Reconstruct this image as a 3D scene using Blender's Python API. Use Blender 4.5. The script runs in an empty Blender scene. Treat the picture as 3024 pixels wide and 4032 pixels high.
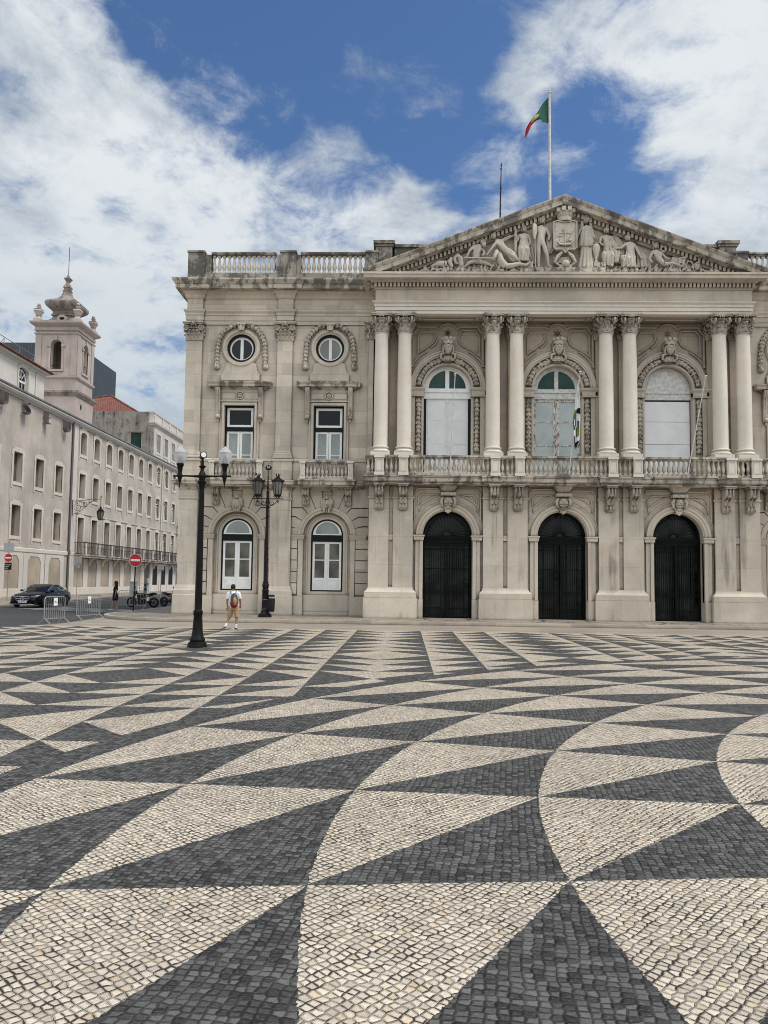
import bpy, bmesh, math, random
from math import sin, cos, pi, radians, sqrt, atan2, exp, hypot
from mathutils import Vector as V, Matrix as MX
from mathutils.geometry import tessellate_polygon
random.seed(7)
scn = bpy.context.scene
COL = scn.collection

# ------------------------------------------------------------------ geometry
class G:
    def __init__(s): s.v=[]; s.f=[]; s.mi=[]; s.m=0
    def add(s, vs, fs):
        o=len(s.v); s.v+= [tuple(p) for p in vs]
        for f in fs: s.f.append(tuple(i+o for i in f)); s.mi.append(s.m)
    def box(s,x0,x1,y0,y1,z0,z1):
        s.add([(x0,y0,z0),(x1,y0,z0),(x1,y1,z0),(x0,y1,z0),(x0,y0,z1),(x1,y0,z1),(x1,y1,z1),(x0,y1,z1)],
              [(0,3,2,1),(4,5,6,7),(0,1,5,4),(1,2,6,5),(2,3,7,6),(3,0,4,7)])
    def frustum(s,cx,cy,z0,z1,hx0,hy0,hx1,hy1):
        s.add([(cx-hx0,cy-hy0,z0),(cx+hx0,cy-hy0,z0),(cx+hx0,cy+hy0,z0),(cx-hx0,cy+hy0,z0),(cx-hx1,cy-hy1,z1),(cx+hx1,cy-hy1,z1),(cx+hx1,cy+hy1,z1),(cx-hx1,cy+hy1,z1)],
              [(0,3,2,1),(4,5,6,7),(0,1,5,4),(1,2,6,5),(2,3,7,6),(3,0,4,7)])
    def prism(s,outer,plane,d0,d1,holes=(),back=True):
        loops=[list(outer)]+[list(h) for h in holes]
        flat=[p for l in loops for p in l]; n=len(flat)
        tris=tessellate_polygon([[V((p[0],p[1],0)) for p in l] for l in loops])
        def P(p,d): return (p[0],d,p[1]) if plane=='xz' else ((d,p[0],p[1]) if plane=='yz' else (p[0],p[1],d))
        vs=[P(p,d0) for p in flat]+[P(p,d1) for p in flat]
        fs=[tuple(t) for t in tris]
        if back: fs+=[tuple(i+n for i in reversed(t)) for t in tris]
        o=0
        for l in loops:
            k=len(l)
            for i in range(k):
                a=o+i;b=o+(i+1)%k
                fs.append((a,b,b+n,a+n))
            o+=k
        s.add(vs,fs)
    def lathe(s,cx,cy,prof,seg=16,fold=0,amp=0.,sx=1.,sy=1.,capb=True,capt=True,z0=0.):
        vs=[];fs=[]
        for (r,z) in prof:
            for i in range(seg):
                a=2*pi*i/seg; rr=r*(1+amp*cos(fold*a)) if fold else r
                vs.append((cx+rr*cos(a)*sx,cy+rr*sin(a)*sy,z+z0))
        for j in range(len(prof)-1):
            for i in range(seg):
                a=j*seg+i;b=j*seg+(i+1)%seg
                fs.append((a,b,b+seg,a+seg))
        if capb: fs.append(tuple(reversed(range(seg))))
        if capt: fs.append(tuple((len(prof)-1)*seg+i for i in range(seg)))
        s.add(vs,fs)
    def tube(s,pts,r,seg=8,cap=True,flat=1.0):
        pts=[V(p) for p in pts]; n=len(pts)
        if not isinstance(r,(list,tuple)): r=[r]*n
        vs=[];fs=[]; up=None
        for i,p in enumerate(pts):
            t=(pts[min(i+1,n-1)]-pts[max(i-1,0)])
            t=t.normalized() if t.length>1e-9 else V((0,0,1))
            if up is None: up=V((0,0,1)) if abs(t.z)<.9 else V((0,1,0))
            a=t.cross(up); a=a.normalized() if a.length>1e-6 else V((1,0,0))
            b=a.cross(t).normalized(); up=b
            for k in range(seg):
                th=2*pi*k/seg
                vs.append(p+(a*cos(th)+b*sin(th)*flat)*r[i])
        for i in range(n-1):
            for k in range(seg):
                x=i*seg+k;y=i*seg+(k+1)%seg
                fs.append((x,y,y+seg,x+seg))
        if cap:
            fs.append(tuple(reversed(range(seg)))); fs.append(tuple((n-1)*seg+k for k in range(seg)))
        s.add(vs,fs)
    def sweep(s,path,N,prof,closed=False):
        path=[V(p) for p in path]; N=V(N); n=len(path); k=len(prof); vs=[];fs=[]
        for i,p in enumerate(path):
            e0=e1=None
            if closed or i>0: e0=(p-path[i-1]).normalized()
            if closed or i<n-1: e1=(path[(i+1)%n]-p).normalized()
            m0=e0.cross(N) if e0 else None; m1=e1.cross(N) if e1 else None
            if m0 is None: m=m1
            elif m1 is None: m=m0
            else:
                d=max(-.75,m0.dot(m1)); m=(m0+m1)/(1+d)
            for a,b in prof: vs.append(p+m*a+N*b)
        for i in range(n if closed else n-1):
            j=(i+1)%n
            for q in range(k):
                r=(q+1)%k
                fs.append((i*k+q,j*k+q,j*k+r,i*k+r))
        if not closed:
            fs.append(tuple(range(k))); fs.append(tuple(reversed(range((n-1)*k,n*k))))
        s.add(vs,fs)
    def ball(s,c,r,seg=12,rings=8,fn=None):
        if not isinstance(r,(list,tuple)): r=(r,r,r)
        vs=[];fs=[]
        for j in range(rings+1):
            ph=-pi/2+pi*j/rings
            for i in range(seg):
                a=2*pi*i/seg
                p=V((cos(ph)*cos(a),cos(ph)*sin(a),sin(ph)))
                if fn: p=fn(p)
                vs.append((c[0]+p.x*r[0],c[1]+p.y*r[1],c[2]+p.z*r[2]))
        for j in range(rings):
            for i in range(seg):
                a=j*seg+i;b=j*seg+(i+1)%seg
                fs.append((a,b,b+seg,a+seg))
        s.add(vs,fs)
    def merge(s,o,mat=None):
        off=len(s.v)
        s.v+=[tuple(mat@V(p)) if mat else p for p in o.v]
        s.f+=[tuple(i+off for i in f) for f in o.f]; s.mi+=[max(s.m,m) if s.m else m for m in o.mi]
    def mirrored(s,ax):
        g=G(); g.v=[(2*ax-x,y,z) for x,y,z in s.v]; g.f=[tuple(reversed(f)) for f in s.f]; g.mi=list(s.mi); return g
    def frame(s,x0,x1,z0,z1,w,y0,y1,wb=None,wt=None):
        wb=w if wb is None else wb; wt=w if wt is None else wt
        s.box(x0,x0+w,y0,y1,z0,z1); s.box(x1-w,x1,y0,y1,z0,z1)
        s.box(x0+w,x1-w,y0,y1,z0,z0+wb); s.box(x0+w,x1-w,y0,y1,z1-wt,z1)

def arc(cx,cz,r,a0,a1,n=20): return [(cx+r*cos(radians(a0+(a1-a0)*i/n)),cz+r*sin(radians(a0+(a1-a0)*i/n))) for i in range(n+1)]
def archpoly(cx,hw,z0,zs,n=24): return [(cx-hw,z0),(cx+hw,z0)]+arc(cx,zs,hw,0,180,n)
def xz(pts,y): return [(p[0],y,p[1]) for p in pts]

def mesh(name,g,mats,smooth=None):
    me=bpy.data.meshes.new(name); me.from_pydata(g.v,[],g.f)
    mats=mats if isinstance(mats,(list,tuple)) else [mats]
    for m in mats: me.materials.append(m)
    if len(mats)>1: me.polygons.foreach_set('material_index',g.mi)
    bm=bmesh.new(); bm.from_mesh(me); bmesh.ops.recalc_face_normals(bm,faces=bm.faces); bm.to_mesh(me); bm.free()
    if smooth is not None:
        me.polygons.foreach_set('use_smooth',[True]*len(me.polygons)); me.set_sharp_from_angle(angle=radians(smooth))
    me.update(); return me
def root_off(p):
    o=V((0,0,0))
    while p is not None: o+=p.location; p=p.parent
    return o
def obj(name,g,mats,parent=None,smooth=None,world=False,label=None):
    me=mesh(name,g,mats,smooth) if isinstance(g,G) else g
    o=bpy.data.objects.new(name,me); COL.objects.link(o)
    if parent is not None:
        if world:
            off=root_off(parent); me.transform(MX.Translation(-off))
        o.parent=parent
    if label: o['label']=label
    return o
def inst(o,loc=(0,0,0),parent=None,rotz=0,scale=None,world=True):
    """copy of one object (shared mesh) placed under parent"""
    c=o.copy(); COL.objects.link(c)
    for k in ('label','category','group','kind'):
        if k in c: del c[k]
    c.parent=parent
    off=root_off(parent) if (parent is not None and world) else V((0,0,0))
    c.location=V(loc)-off; c.rotation_euler=(0,0,rotz)
    if scale: c.scale=scale
    return c
def part_from_mesh(name,me,loc,parent,rotz=0,scale=None,label=None):
    o=bpy.data.objects.new(name,me); COL.objects.link(o); o.parent=parent
    o.location=V(loc)-(root_off(parent) if parent is not None else V((0,0,0))); o.rotation_euler=(0,0,rotz)
    if scale: o.scale=scale
    if label: o['label']=label
    return o
def thing(name,label,cat,loc=(0,0,0),rotz=0,group=None):
    o=bpy.data.objects.new(name,None); COL.objects.link(o); o.location=loc; o.rotation_euler=(0,0,rotz)
    o.empty_display_size=.2
    o['label']=label; o['category']=cat
    if group: o['group']=group
    return o
def tag(o,label,cat,group=None):
    o['label']=label; o['category']=cat
    if group: o['group']=group
    return o
def struct(name,g,mats,smooth=None):
    o=obj(name,g,mats,smooth=smooth); o['kind']='structure'; return o
def copy_tree(r,loc,rotz,label,group=None,cat=None):
    c=r.copy(); COL.objects.link(c); c.location=loc; c.rotation_euler=(0,0,rotz); c['label']=label
    if group: c['group']=group
    if cat: c['category']=cat
    for ch in list(r.children):
        d=ch.copy(); COL.objects.link(d); d.parent=c
        for gch in list(ch.children):
            e=gch.copy(); COL.objects.link(e); e.parent=d
    return c
def skin(verts,edges,radii,sub=2):
    me=bpy.data.meshes.new('body'); me.from_pydata(verts,edges,[])
    o=bpy.data.objects.new('body',me); COL.objects.link(o)
    mo=o.modifiers.new('s','SKIN'); mo.use_smooth_shade=True
    sv=me.skin_vertices[0].data
    for i,r in enumerate(radii): sv[i].radius=(r,r) if not isinstance(r,tuple) else r
    sv[0].use_root=True
    if sub: o.modifiers.new('u','SUBSURF').levels=sub
    dg=bpy.context.evaluated_depsgraph_get()
    m2=bpy.data.meshes.new_from_object(o.evaluated_get(dg))
    bpy.data.objects.remove(o); bpy.data.meshes.remove(me)
    g=G(); g.v=[tuple(v.co) for v in m2.vertices]; g.f=[tuple(p.vertices) for p in m2.polygons]; g.mi=[0]*len(g.f)
    bpy.data.meshes.remove(m2)
    return g

# ------------------------------------------------------------------ materials
class NB:
    def __init__(s,tree): s.t=tree; s.t.nodes.clear()
    def n(s,typ,ins=None,**props):
        nd=s.t.nodes.new(typ)
        for k,v in props.items(): setattr(nd,k,v)
        for k,v in (ins or {}).items(): s.set(nd.inputs[k],v)
        return nd
    def set(s,inp,v):
        if isinstance(v,bpy.types.NodeSocket): s.t.links.new(v,inp)
        else: inp.default_value=v
    def m(s,op,a,b=None,c=None,clamp=False):
        nd=s.t.nodes.new('ShaderNodeMath'); nd.operation=op; nd.use_clamp=clamp
        for i,v in enumerate((a,b,c)):
            if v is not None: s.set(nd.inputs[i],v)
        return nd.outputs[0]
    def vm(s,op,a,b=None):
        nd=s.t.nodes.new('ShaderNodeVectorMath'); nd.operation=op
        s.set(nd.inputs[0],a)
        if b is not None: s.set(nd.inputs[1],b)
        return nd.outputs['Value'] if op in('DOT_PRODUCT','LENGTH') else nd.outputs[0]
    def mix(s,f,a,b,bt='MIX'):
        nd=s.t.nodes.new('ShaderNodeMix'); nd.data_type='RGBA'; nd.blend_type=bt
        s.set(nd.inputs[0],f); s.set(nd.inputs[6],a if not isinstance(a,tuple) else (*a[:3],1)); s.set(nd.inputs[7],b if not isinstance(b,tuple) else (*b[:3],1))
        return nd.outputs[2]
    def ss(s,x,a,b,lo=0.,hi=1.,lin=False):
        nd=s.t.nodes.new('ShaderNodeMapRange'); nd.interpolation_type='LINEAR' if lin else 'SMOOTHSTEP'
        s.set(nd.inputs[0],x); s.set(nd.inputs[1],a); s.set(nd.inputs[2],b); s.set(nd.inputs[3],lo); s.set(nd.inputs[4],hi)
        return nd.outputs[0]
    def noise(s,vec,scale,detail=4,rough=.55,dist=0.,out=0):
        nd=s.n('ShaderNodeTexNoise',{'Vector':vec,'Scale':scale,'Detail':detail,'Roughness':rough,'Distortion':dist}); return nd.outputs[out]
    def pos(s): return s.n('ShaderNodeNewGeometry').outputs['Position']
    def scale(s,v,sc): return s.vm('MULTIPLY',v,sc)
    def bump(s,h,st,dist=.02,nrm=None):
        nd=s.n('ShaderNodeBump',{'Height':h,'Strength':st,'Distance':dist})
        if nrm is not None: s.set(nd.inputs['Normal'],nrm)
        return nd.outputs[0]
    def out(s,**ins):
        p=s.n('ShaderNodeBsdfPrincipled')
        for k,v in ins.items():
            k=k.replace('_',' ')
            if isinstance(v,tuple) and len(v)==3 and 'Color' in k: v=(*v,1)
            s.set(p.inputs[k],v)
        o=s.n('ShaderNodeOutputMaterial'); s.t.links.new(p.outputs[0],o.inputs[0])
def newmat(name):
    m=bpy.data.materials.new(name); m.use_nodes=True; return m,NB(m.node_tree)
def simple(name,col,rough=.6,metal=0.,spec=.5,var=.15,nscale=3.,bump=0.,bscale=40.,coat=0.):
    m,b=newmat(name); p=b.pos()
    n=b.noise(p,nscale,4); f=b.ss(n,.3,.7)
    c=b.mix(f,tuple(x*(1-var) for x in col),tuple(min(1,x*(1+var)) for x in col))
    kw=dict(Base_Color=c,Roughness=b.ss(n,.2,.8,max(0,rough-.08),min(1,rough+.08)),Metallic=metal,Coat_Weight=coat)
    if bump: kw['Normal']=b.bump(b.noise(p,bscale,3),bump,.01)
    b.out(**kw)
    for nd in m.node_tree.nodes:
        if nd.type=='BSDF_PRINCIPLED': nd.inputs['Specular IOR Level'].default_value=spec
    return m
def stone(name,col=(.43,.385,.325),dark=.35,streak=.25,black=0.,block=None,blockvar=.12,patch=.18,bump=.2,crease_shade=.8,fold=0.):
    m,b=newmat(name); p=b.pos()
    big=b.noise(p,.33,5,.6); med=b.noise(p,2.2,5,.65); fine=b.noise(p,14.,4,.7)
    c=b.mix(b.ss(big,.35,.68),tuple(x*(1-patch) for x in col),tuple(x*(1+patch*.7) for x in col))
    warm=b.noise(b.vm('ADD',p,(31.,7.,3.)),.8,4)
    c=b.mix(b.m('MULTIPLY',b.ss(warm,.5,.75),.35),c,(col[0]*.95,col[1]*.83,col[2]*.72))
    c=b.mix(b.m('MULTIPLY',b.ss(med,.5,.75),.22),c,tuple(x*.72 for x in col))
    sp=b.ss(fine,.35,.72,1.03,.93); c=b.mix(1.,c,b.n('ShaderNodeCombineColor',{0:sp,1:sp,2:sp}).outputs[0],'MULTIPLY')
    h=b.m('ADD',b.m('MULTIPLY',fine,.4),b.m('MULTIPLY',med,.6))
    if block:
        bw,bh=block
        sx=b.n('ShaderNodeSeparateXYZ',{0:p})
        u=b.m('ADD',sx.outputs[0],sx.outputs[1])
        vec=b.n('ShaderNodeCombineXYZ',{0:u,1:sx.outputs[2]}).outputs[0]
        br=b.n('ShaderNodeTexBrick',{'Vector':vec,'Scale':1.,'Mortar Size':.007,'Mortar Smooth':.15,'Bias':0.,'Brick Width':bw,'Row Height':bh,'Color1':(1-blockvar,1-blockvar,1-blockvar*.9,1),'Color2':(1+blockvar*.7,1+blockvar*.7,1+blockvar*.6,1),'Mortar':(.72,.69,.65,1)})
        c=b.mix(1.,c,br.outputs['Color'],'MULTIPLY')
        h=b.m('SUBTRACT',h,b.m('MULTIPLY',br.outputs['Fac'],.8))
    if streak:
        sv=b.scale(p,(2.3,2.3,.16)); s1=b.noise(sv,1.,5,.62)
        gate=b.noise(b.vm('ADD',p,(5.,9.,0.)),.5,2)
        f=b.m('MULTIPLY',b.m('MULTIPLY',b.ss(s1,.5,.66),b.ss(gate,.4,.65)),streak)
        c=b.mix(f,c,tuple(x*dark for x in (col[0]*.9,col[1]*.87,col[2]*.85)))
    if black:
        s2=b.noise(b.scale(p,(1.1,1.1,.9)),1.3,7,.72,.4); s3=b.noise(b.scale(p,(3.,3.,.35)),1.,4,.6)
        f=b.m('MULTIPLY',b.ss(b.m('ADD',b.m('MULTIPLY',s2,.7),b.m('MULTIPLY',s3,.3)),.535-.11*black,.60-.08*black),min(1,.5+.4*black))
        c=b.mix(f,c,(.045,.042,.036))
    if crease_shade:
        ao=b.n('ShaderNodeAmbientOcclusion',{'Distance':.16}); ao.samples=6  # occlusion shade of creases and undersides mixed into the stone colour
        f=b.m('MULTIPLY',b.ss(b.m('ADD',ao.outputs['AO'],b.m('MULTIPLY',b.m('SUBTRACT',med,.5),.5)),.86,.4,0.,1.),crease_shade)
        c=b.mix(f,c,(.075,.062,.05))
    nm=b.bump(h,bump,.015)
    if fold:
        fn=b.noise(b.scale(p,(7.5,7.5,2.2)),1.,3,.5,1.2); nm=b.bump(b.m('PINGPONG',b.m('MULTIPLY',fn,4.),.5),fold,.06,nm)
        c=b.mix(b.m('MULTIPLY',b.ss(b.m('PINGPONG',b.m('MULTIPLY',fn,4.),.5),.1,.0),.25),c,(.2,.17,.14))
    b.out(Base_Color=c,Roughness=.85,Normal=nm)
    return m
def glassy(name,col,rough=.08,spec=.4,var=.0):
    m,b=newmat(name); p=b.pos(); n=b.noise(p,.9,3); n2=b.noise(p,3.5,2)
    c=b.mix(b.ss(n,.35,.65),tuple(x*(1-var) for x in col),tuple(x*(1+var) for x in col))
    b.out(Base_Color=c,Roughness=rough,Normal=b.bump(n2,.06,.02))
    for nd in m.node_tree.nodes:
        if nd.type=='BSDF_PRINCIPLED': nd.inputs['Specular IOR Level'].default_value=spec
    return m

M={}
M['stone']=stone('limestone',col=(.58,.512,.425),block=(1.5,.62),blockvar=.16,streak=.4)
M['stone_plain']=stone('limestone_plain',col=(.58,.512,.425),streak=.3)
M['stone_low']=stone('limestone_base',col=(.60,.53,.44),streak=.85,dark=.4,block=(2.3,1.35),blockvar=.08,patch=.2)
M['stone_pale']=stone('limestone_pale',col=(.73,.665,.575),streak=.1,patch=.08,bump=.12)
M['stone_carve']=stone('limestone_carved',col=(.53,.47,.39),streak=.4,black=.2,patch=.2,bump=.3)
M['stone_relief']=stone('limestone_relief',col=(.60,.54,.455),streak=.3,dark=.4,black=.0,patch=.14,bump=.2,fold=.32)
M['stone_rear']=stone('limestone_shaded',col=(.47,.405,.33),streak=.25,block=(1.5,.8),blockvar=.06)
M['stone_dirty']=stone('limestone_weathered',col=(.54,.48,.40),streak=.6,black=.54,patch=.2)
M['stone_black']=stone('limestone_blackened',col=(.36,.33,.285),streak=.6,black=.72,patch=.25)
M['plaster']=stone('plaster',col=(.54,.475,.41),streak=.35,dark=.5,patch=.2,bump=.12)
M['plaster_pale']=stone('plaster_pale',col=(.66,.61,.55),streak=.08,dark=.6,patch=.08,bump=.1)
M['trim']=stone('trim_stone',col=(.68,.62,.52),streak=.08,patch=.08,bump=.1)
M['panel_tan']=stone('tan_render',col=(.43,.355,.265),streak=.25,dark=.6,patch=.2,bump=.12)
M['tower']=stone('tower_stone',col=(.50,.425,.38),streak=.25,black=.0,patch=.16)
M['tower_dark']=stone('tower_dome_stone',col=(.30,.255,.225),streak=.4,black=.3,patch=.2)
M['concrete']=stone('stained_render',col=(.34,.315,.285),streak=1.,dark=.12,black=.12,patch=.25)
M['shutter_brown']=simple('closed_shutter',(.115,.088,.066),.7,var=.25,nscale=1.2)
M['green_dark']=simple('dark_green_paint',(.005,.009,.008),.4,spec=.2)
M['white_paint']=simple('white_paint',(.84,.84,.82),.45,var=.05)
M['white_worn']=simple('worn_white_paint',(.6,.6,.57),.6,var=.2,nscale=6.)
M['board']=simple('white_board',(.79,.80,.81),.55,var=.05,nscale=1.5)
M['pane_grey']=glassy('blind_behind_glass',(.31,.345,.335),.12,.4,.12)
M['pane_dim']=glassy('dim_glass',(.125,.12,.10),.1,.4,.45)
M['pane_dark']=glassy('dark_glass',(.012,.014,.018),.06,.35)
M['pane_green']=glassy('green_glass',(.022,.06,.052),.06,.3,.2)
M['pane_oculus']=glassy('grey_oculus_glass',(.22,.23,.21),.1,.35,.1)
M['door_glass']=glassy('door_glass',(.018,.022,.0205),.06,.35,.85)
M['iron']=simple('black_iron',(.006,.0058,.0055),.42,spec=.2,var=.3)
M['iron_green']=simple('green_black_iron',(.003,.0055,.005),.5,spec=.12,var=.3)
M['iron_purple']=simple('dark_lamp_iron',(.010,.008,.009),.45,spec=.2,var=.3)
M['metal']=simple('galvanised_steel',(.33,.33,.32),.5,metal=.5,var=.15,nscale=9.)
M['grey_paint']=simple('grey_sign_back',(.35,.365,.37),.5,var=.1)
M['zinc']=simple('zinc_gutter',(.22,.225,.225),.45,metal=.4,var=.25,nscale=1.5)
M['pipe']=simple('downpipe_paint',(.15,.125,.13),.5,var=.1)
M['black']=simple('matt_black',(.01,.01,.011),.6,spec=.3)
M['rubber']=simple('tyre_rubber',(.014,.014,.014),.75,spec=.25)
M['red_sign']=simple('red_sign_paint',(.42,.012,.018),.4,var=.05)
M['white_sign']=simple('white_sign_paint',(.78,.77,.75),.45,var=.03)
M['flag_green']=simple('flag_green',(.018,.085,.06),.8,spec=.2)
M['flag_red']=simple('flag_red',(.36,.022,.03),.8,spec=.2)
M['flag_yellow']=simple('flag_yellow',(.55,.42,.05),.8,spec=.2)
M['flag_olive']=simple('flag_olive',(.22,.21,.05),.8,spec=.2)
M['cloth_white']=simple('white_cloth',(.74,.74,.75),.85,var=.06,nscale=7,spec=.2)
M['cloth_navy']=simple('navy_cloth',(.012,.013,.024),.85,spec=.2)
M['skin']=simple('skin',(.36,.19,.125),.55,var=.08,nscale=12)
M['hair']=simple('dark_hair',(.012,.009,.008),.6,spec=.3)
M['khaki']=simple('khaki_cloth',(.42,.29,.17),.9,var=.1,nscale=9,spec=.2)
M['bag_grey']=simple('grey_nylon',(.05,.052,.06),.7)
M['bag_orange']=simple('orange_nylon',(.42,.19,.06),.7)
M['bag_red']=simple('maroon_nylon',(.17,.02,.016),.7)
M['dress']=simple('black_dress',(.01,.009,.012),.9,spec=.2)
M['paper']=simple('white_paper',(.8,.8,.8),.8,var=.03)
M['ink']=simple('printed_ink',(.06,.06,.06),.8)
M['carpaint']=simple('dark_blue_car_paint',(.003,.004,.009),.28,spec=.2,coat=.15,var=.05)
M['carglass']=glassy('car_window_glass',(.008,.009,.011),.03,.35)
M['chrome']=simple('chrome',(.62,.63,.65),.15,metal=1.,var=.05)
M['rim']=simple('wheel_rim',(.12,.12,.125),.3,metal=.9)
M['headlamp']=simple('headlamp_lens',(.6,.64,.68),.1,var=.2,nscale=14,spec=.7)
M['moto_red']=simple('red_fairing',(.30,.012,.012),.25,coat=.6)
M['moto_green']=simple('dark_green_tank',(.012,.02,.018),.25,coat=.6)
M['bulb']=simple('lamp_lens',(.7,.7,.68),.3,var=.05)
def mk_globe():
    m,b=newmat('frosted_globe'); p=b.pos(); n=b.noise(p,8.,2)
    b.out(Base_Color=(.78,.79,.8),Roughness=.35,Transmission_Weight=.55,IOR=1.2,Alpha=.92)
    return m
M['globe']=mk_globe()
M['lantern_glass']=glassy('lantern_glass',(.15,.15,.135),.08,.5,.3)
def mk_peel():
    m,b=newmat('peeling_white_paint'); p=b.pos(); n=b.noise(b.scale(p,(1.5,1.5,.7)),6.,6,.7,.5)
    f=b.ss(n,.5,.56); c=b.mix(f,(.66,.66,.63),b.mix(b.noise(p,20.,3),(.16,.10,.075),(.32,.26,.22))); b.out(Base_Color=c,Roughness=.7); return m
M['peel']=mk_peel(); M['pane_blue']=glassy('blue_grey_blind',(.47,.53,.53),.1,.4,.1)
def mk_roof():
    m,b=newmat('terracotta_tiles'); p=b.pos(); sx=b.n('ShaderNodeSeparateXYZ',{0:p})
    u=b.m('ADD',b.m('MULTIPLY',sx.outputs[0],1.),b.m('MULTIPLY',sx.outputs[1],1.))
    vec=b.n('ShaderNodeCombineXYZ',{0:u,1:b.m('MULTIPLY',sx.outputs[2],1.)}).outputs[0]
    br=b.n('ShaderNodeTexBrick',{'Vector':vec,'Scale':1.,'Mortar Size':.05,'Mortar Smooth':.6,'Brick Width':.3,'Row Height':.2,'Color1':(.29,.10,.065,1),'Color2':(.40,.165,.11,1),'Mortar':(.10,.035,.03,1)})
    n=b.noise(p,1.2,4); c=b.mix(b.m('MULTIPLY',b.ss(n,.45,.7),.4),br.outputs[0],(.22,.12,.10))
    b.out(Base_Color=c,Roughness=.85,Normal=b.bump(b.m('SUBTRACT',1.,br.outputs[1]),.8,.06)); return m
M['roof']=mk_roof()
def mk_corr():
    m,b=newmat('standing_seam_metal'); p=b.pos(); sx=b.n('ShaderNodeSeparateXYZ',{0:p})
    u=b.m('ADD',sx.outputs[0],sx.outputs[1]); fr=b.m('PINGPONG',u,.22); f=b.ss(fr,.0,.05)
    n=b.noise(b.scale(p,(1,1,.2)),.8,3)
    c=b.mix(f,(.12,.14,.155),b.mix(n,(.045,.055,.065),(.085,.1,.115)))
    b.out(Base_Color=c,Roughness=.5,Metallic=.5,Normal=b.bump(f,.6,.05)); return m
M['corr']=mk_corr()
CLOUDS = [(-0.398, 0.731, 0.554, 0.08, 1), (-0.371, 0.771, 0.517, 0.088, 1), (-0.331, 0.81, 0.484, 0.092, 1), (-0.412, 0.789, 0.456, 0.095, 0.8), (-0.266, 0.858, 0.44, 0.091, 1), (-0.177, 0.869, 0.462, 0.06, 0.85), (-0.069, 0.888, 0.455, 0.094, 1), (0.003, 0.888, 0.46, 0.05, 0.9), (-0.407, 0.815, 0.412, 0.103, 0.95), (-0.426, 0.839, 0.338, 0.126, 1), (-0.341, 0.88, 0.332, 0.126, 1), (-0.24, 0.892, 0.383, 0.094, 1), (-0.148, 0.905, 0.4, 0.09, 0.95), (0.082, 0.903, 0.422, 0.039, 0.8), (0.154, 0.812, 0.563, 0.061, 1), (0.126, 0.831, 0.541, 0.052, 0.95), (0.223, 0.787, 0.576, 0.084, 1), (0.292, 0.765, 0.574, 0.105, 1), (0.277, 0.807, 0.522, 0.095, 1), (0.346, 0.806, 0.48, 0.095, 1), (0.347, 0.835, 0.427, 0.072, 0.95), (0.276, 0.853, 0.442, 0.037, 0.85), (-0.014, 0.841, 0.54, 0.032, 0.62), (-0.099, 0.842, 0.53, 0.048, 0.55), (-0.251, 0.794, 0.553, 0.03, 0.62), (-0.329, 0.924, 0.197, 0.17, 0.9), (0.072, 0.975, 0.211, 0.178, 0.8), (0.328, 0.868, 0.373, 0.085, 0.75), (0.435, 0.774, 0.46, 0.143, 0.9), (-0.528, 0.729, 0.436, 0.139, 0.9), (0.351, 0.688, 0.635, 0.113, 0.9)]
BLUE = [(-0.203, 0.784, 0.587, 0.1, 1), (-0.106, 0.806, 0.582, 0.112, 1), (-0.004, 0.809, 0.588, 0.102, 1), (0.056, 0.797, 0.601, 0.065, 0.9), (-0.284, 0.755, 0.591, 0.043, 0.7), (0.062, 0.865, 0.499, 0.059, 0.9), (0.192, 0.848, 0.494, 0.058, 0.9), (-0.171, 0.834, 0.525, 0.058, 0.8), (-0.046, 0.858, 0.512, 0.032, 0.5), (-0.343, 0.843, 0.413, 0.032, 0.7), (0.171, 0.875, 0.453, 0.032, 0.6), (-0.241, 0.84, 0.485, 0.032, 0.5), (-0.422, 0.755, 0.502, 0.029, 0.6), (-0.421, 0.776, 0.469, 0.02, 0.6)]
# ------------------------------------------------------------------ camera
cd=bpy.data.cameras.new('camera'); cam=bpy.data.objects.new('camera',cd); COL.objects.link(cam); scn.camera=cam
th,ro,ps=radians(4.0),radians(.75),radians(1.62)
F=V((-sin(ps)*cos(th),cos(ps)*cos(th),sin(th))); R0=V((cos(ps),sin(ps),0)); U0=R0.cross(F)
R=R0*cos(ro)+U0*sin(ro); U=R.cross(F)
m3=MX((R,U,-F)).transposed(); cam.matrix_world=MX.Translation((0,0,1.9))@m3.to_4x4()
cd.sensor_fit='AUTO'; cd.sensor_width=36.; cd.lens=3028/4032*36; cd.shift_y=60/4032; cd.clip_start=.1; cd.clip_end=5000.
scn.view_settings.view_transform='Standard'; scn.view_settings.look='None'; scn.view_settings.exposure=0; scn.view_settings.gamma=1
scn.cycles.pixel_filter_type='BLACKMAN_HARRIS'; scn.cycles.filter_width=1.0

# ------------------------------------------------------------------ light
SUN=V((.48,-.14,.86)).normalized()
sd=bpy.data.lights.new('sun','SUN'); so=bpy.data.objects.new('sun',sd); COL.objects.link(so)
sd.energy=2.5; sd.angle=radians(16); sd.color=(1.,.957,.885); so.rotation_euler=(-SUN).to_track_quat('-Z','Y').to_euler(); so.location=(40,20,60)
wd=bpy.data.worlds.new('World'); scn.world=wd; wd.use_nodes=True
b=NB(wd.node_tree)
sky=b.n('ShaderNodeTexSky'); sky.sky_type='NISHITA'; sky.sun_disc=False
sky.sun_elevation=math.asin(SUN.z); sky.sun_rotation=atan2(SUN.x,SUN.y); sky.air_density=1.1; sky.dust_density=.6; sky.ozone_density=2.2
d=b.n('ShaderNodeTexCoord').outputs['Generated']; d=b.vm('NORMALIZE',d)
sx=b.n('ShaderNodeSeparateXYZ',{0:d})
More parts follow.
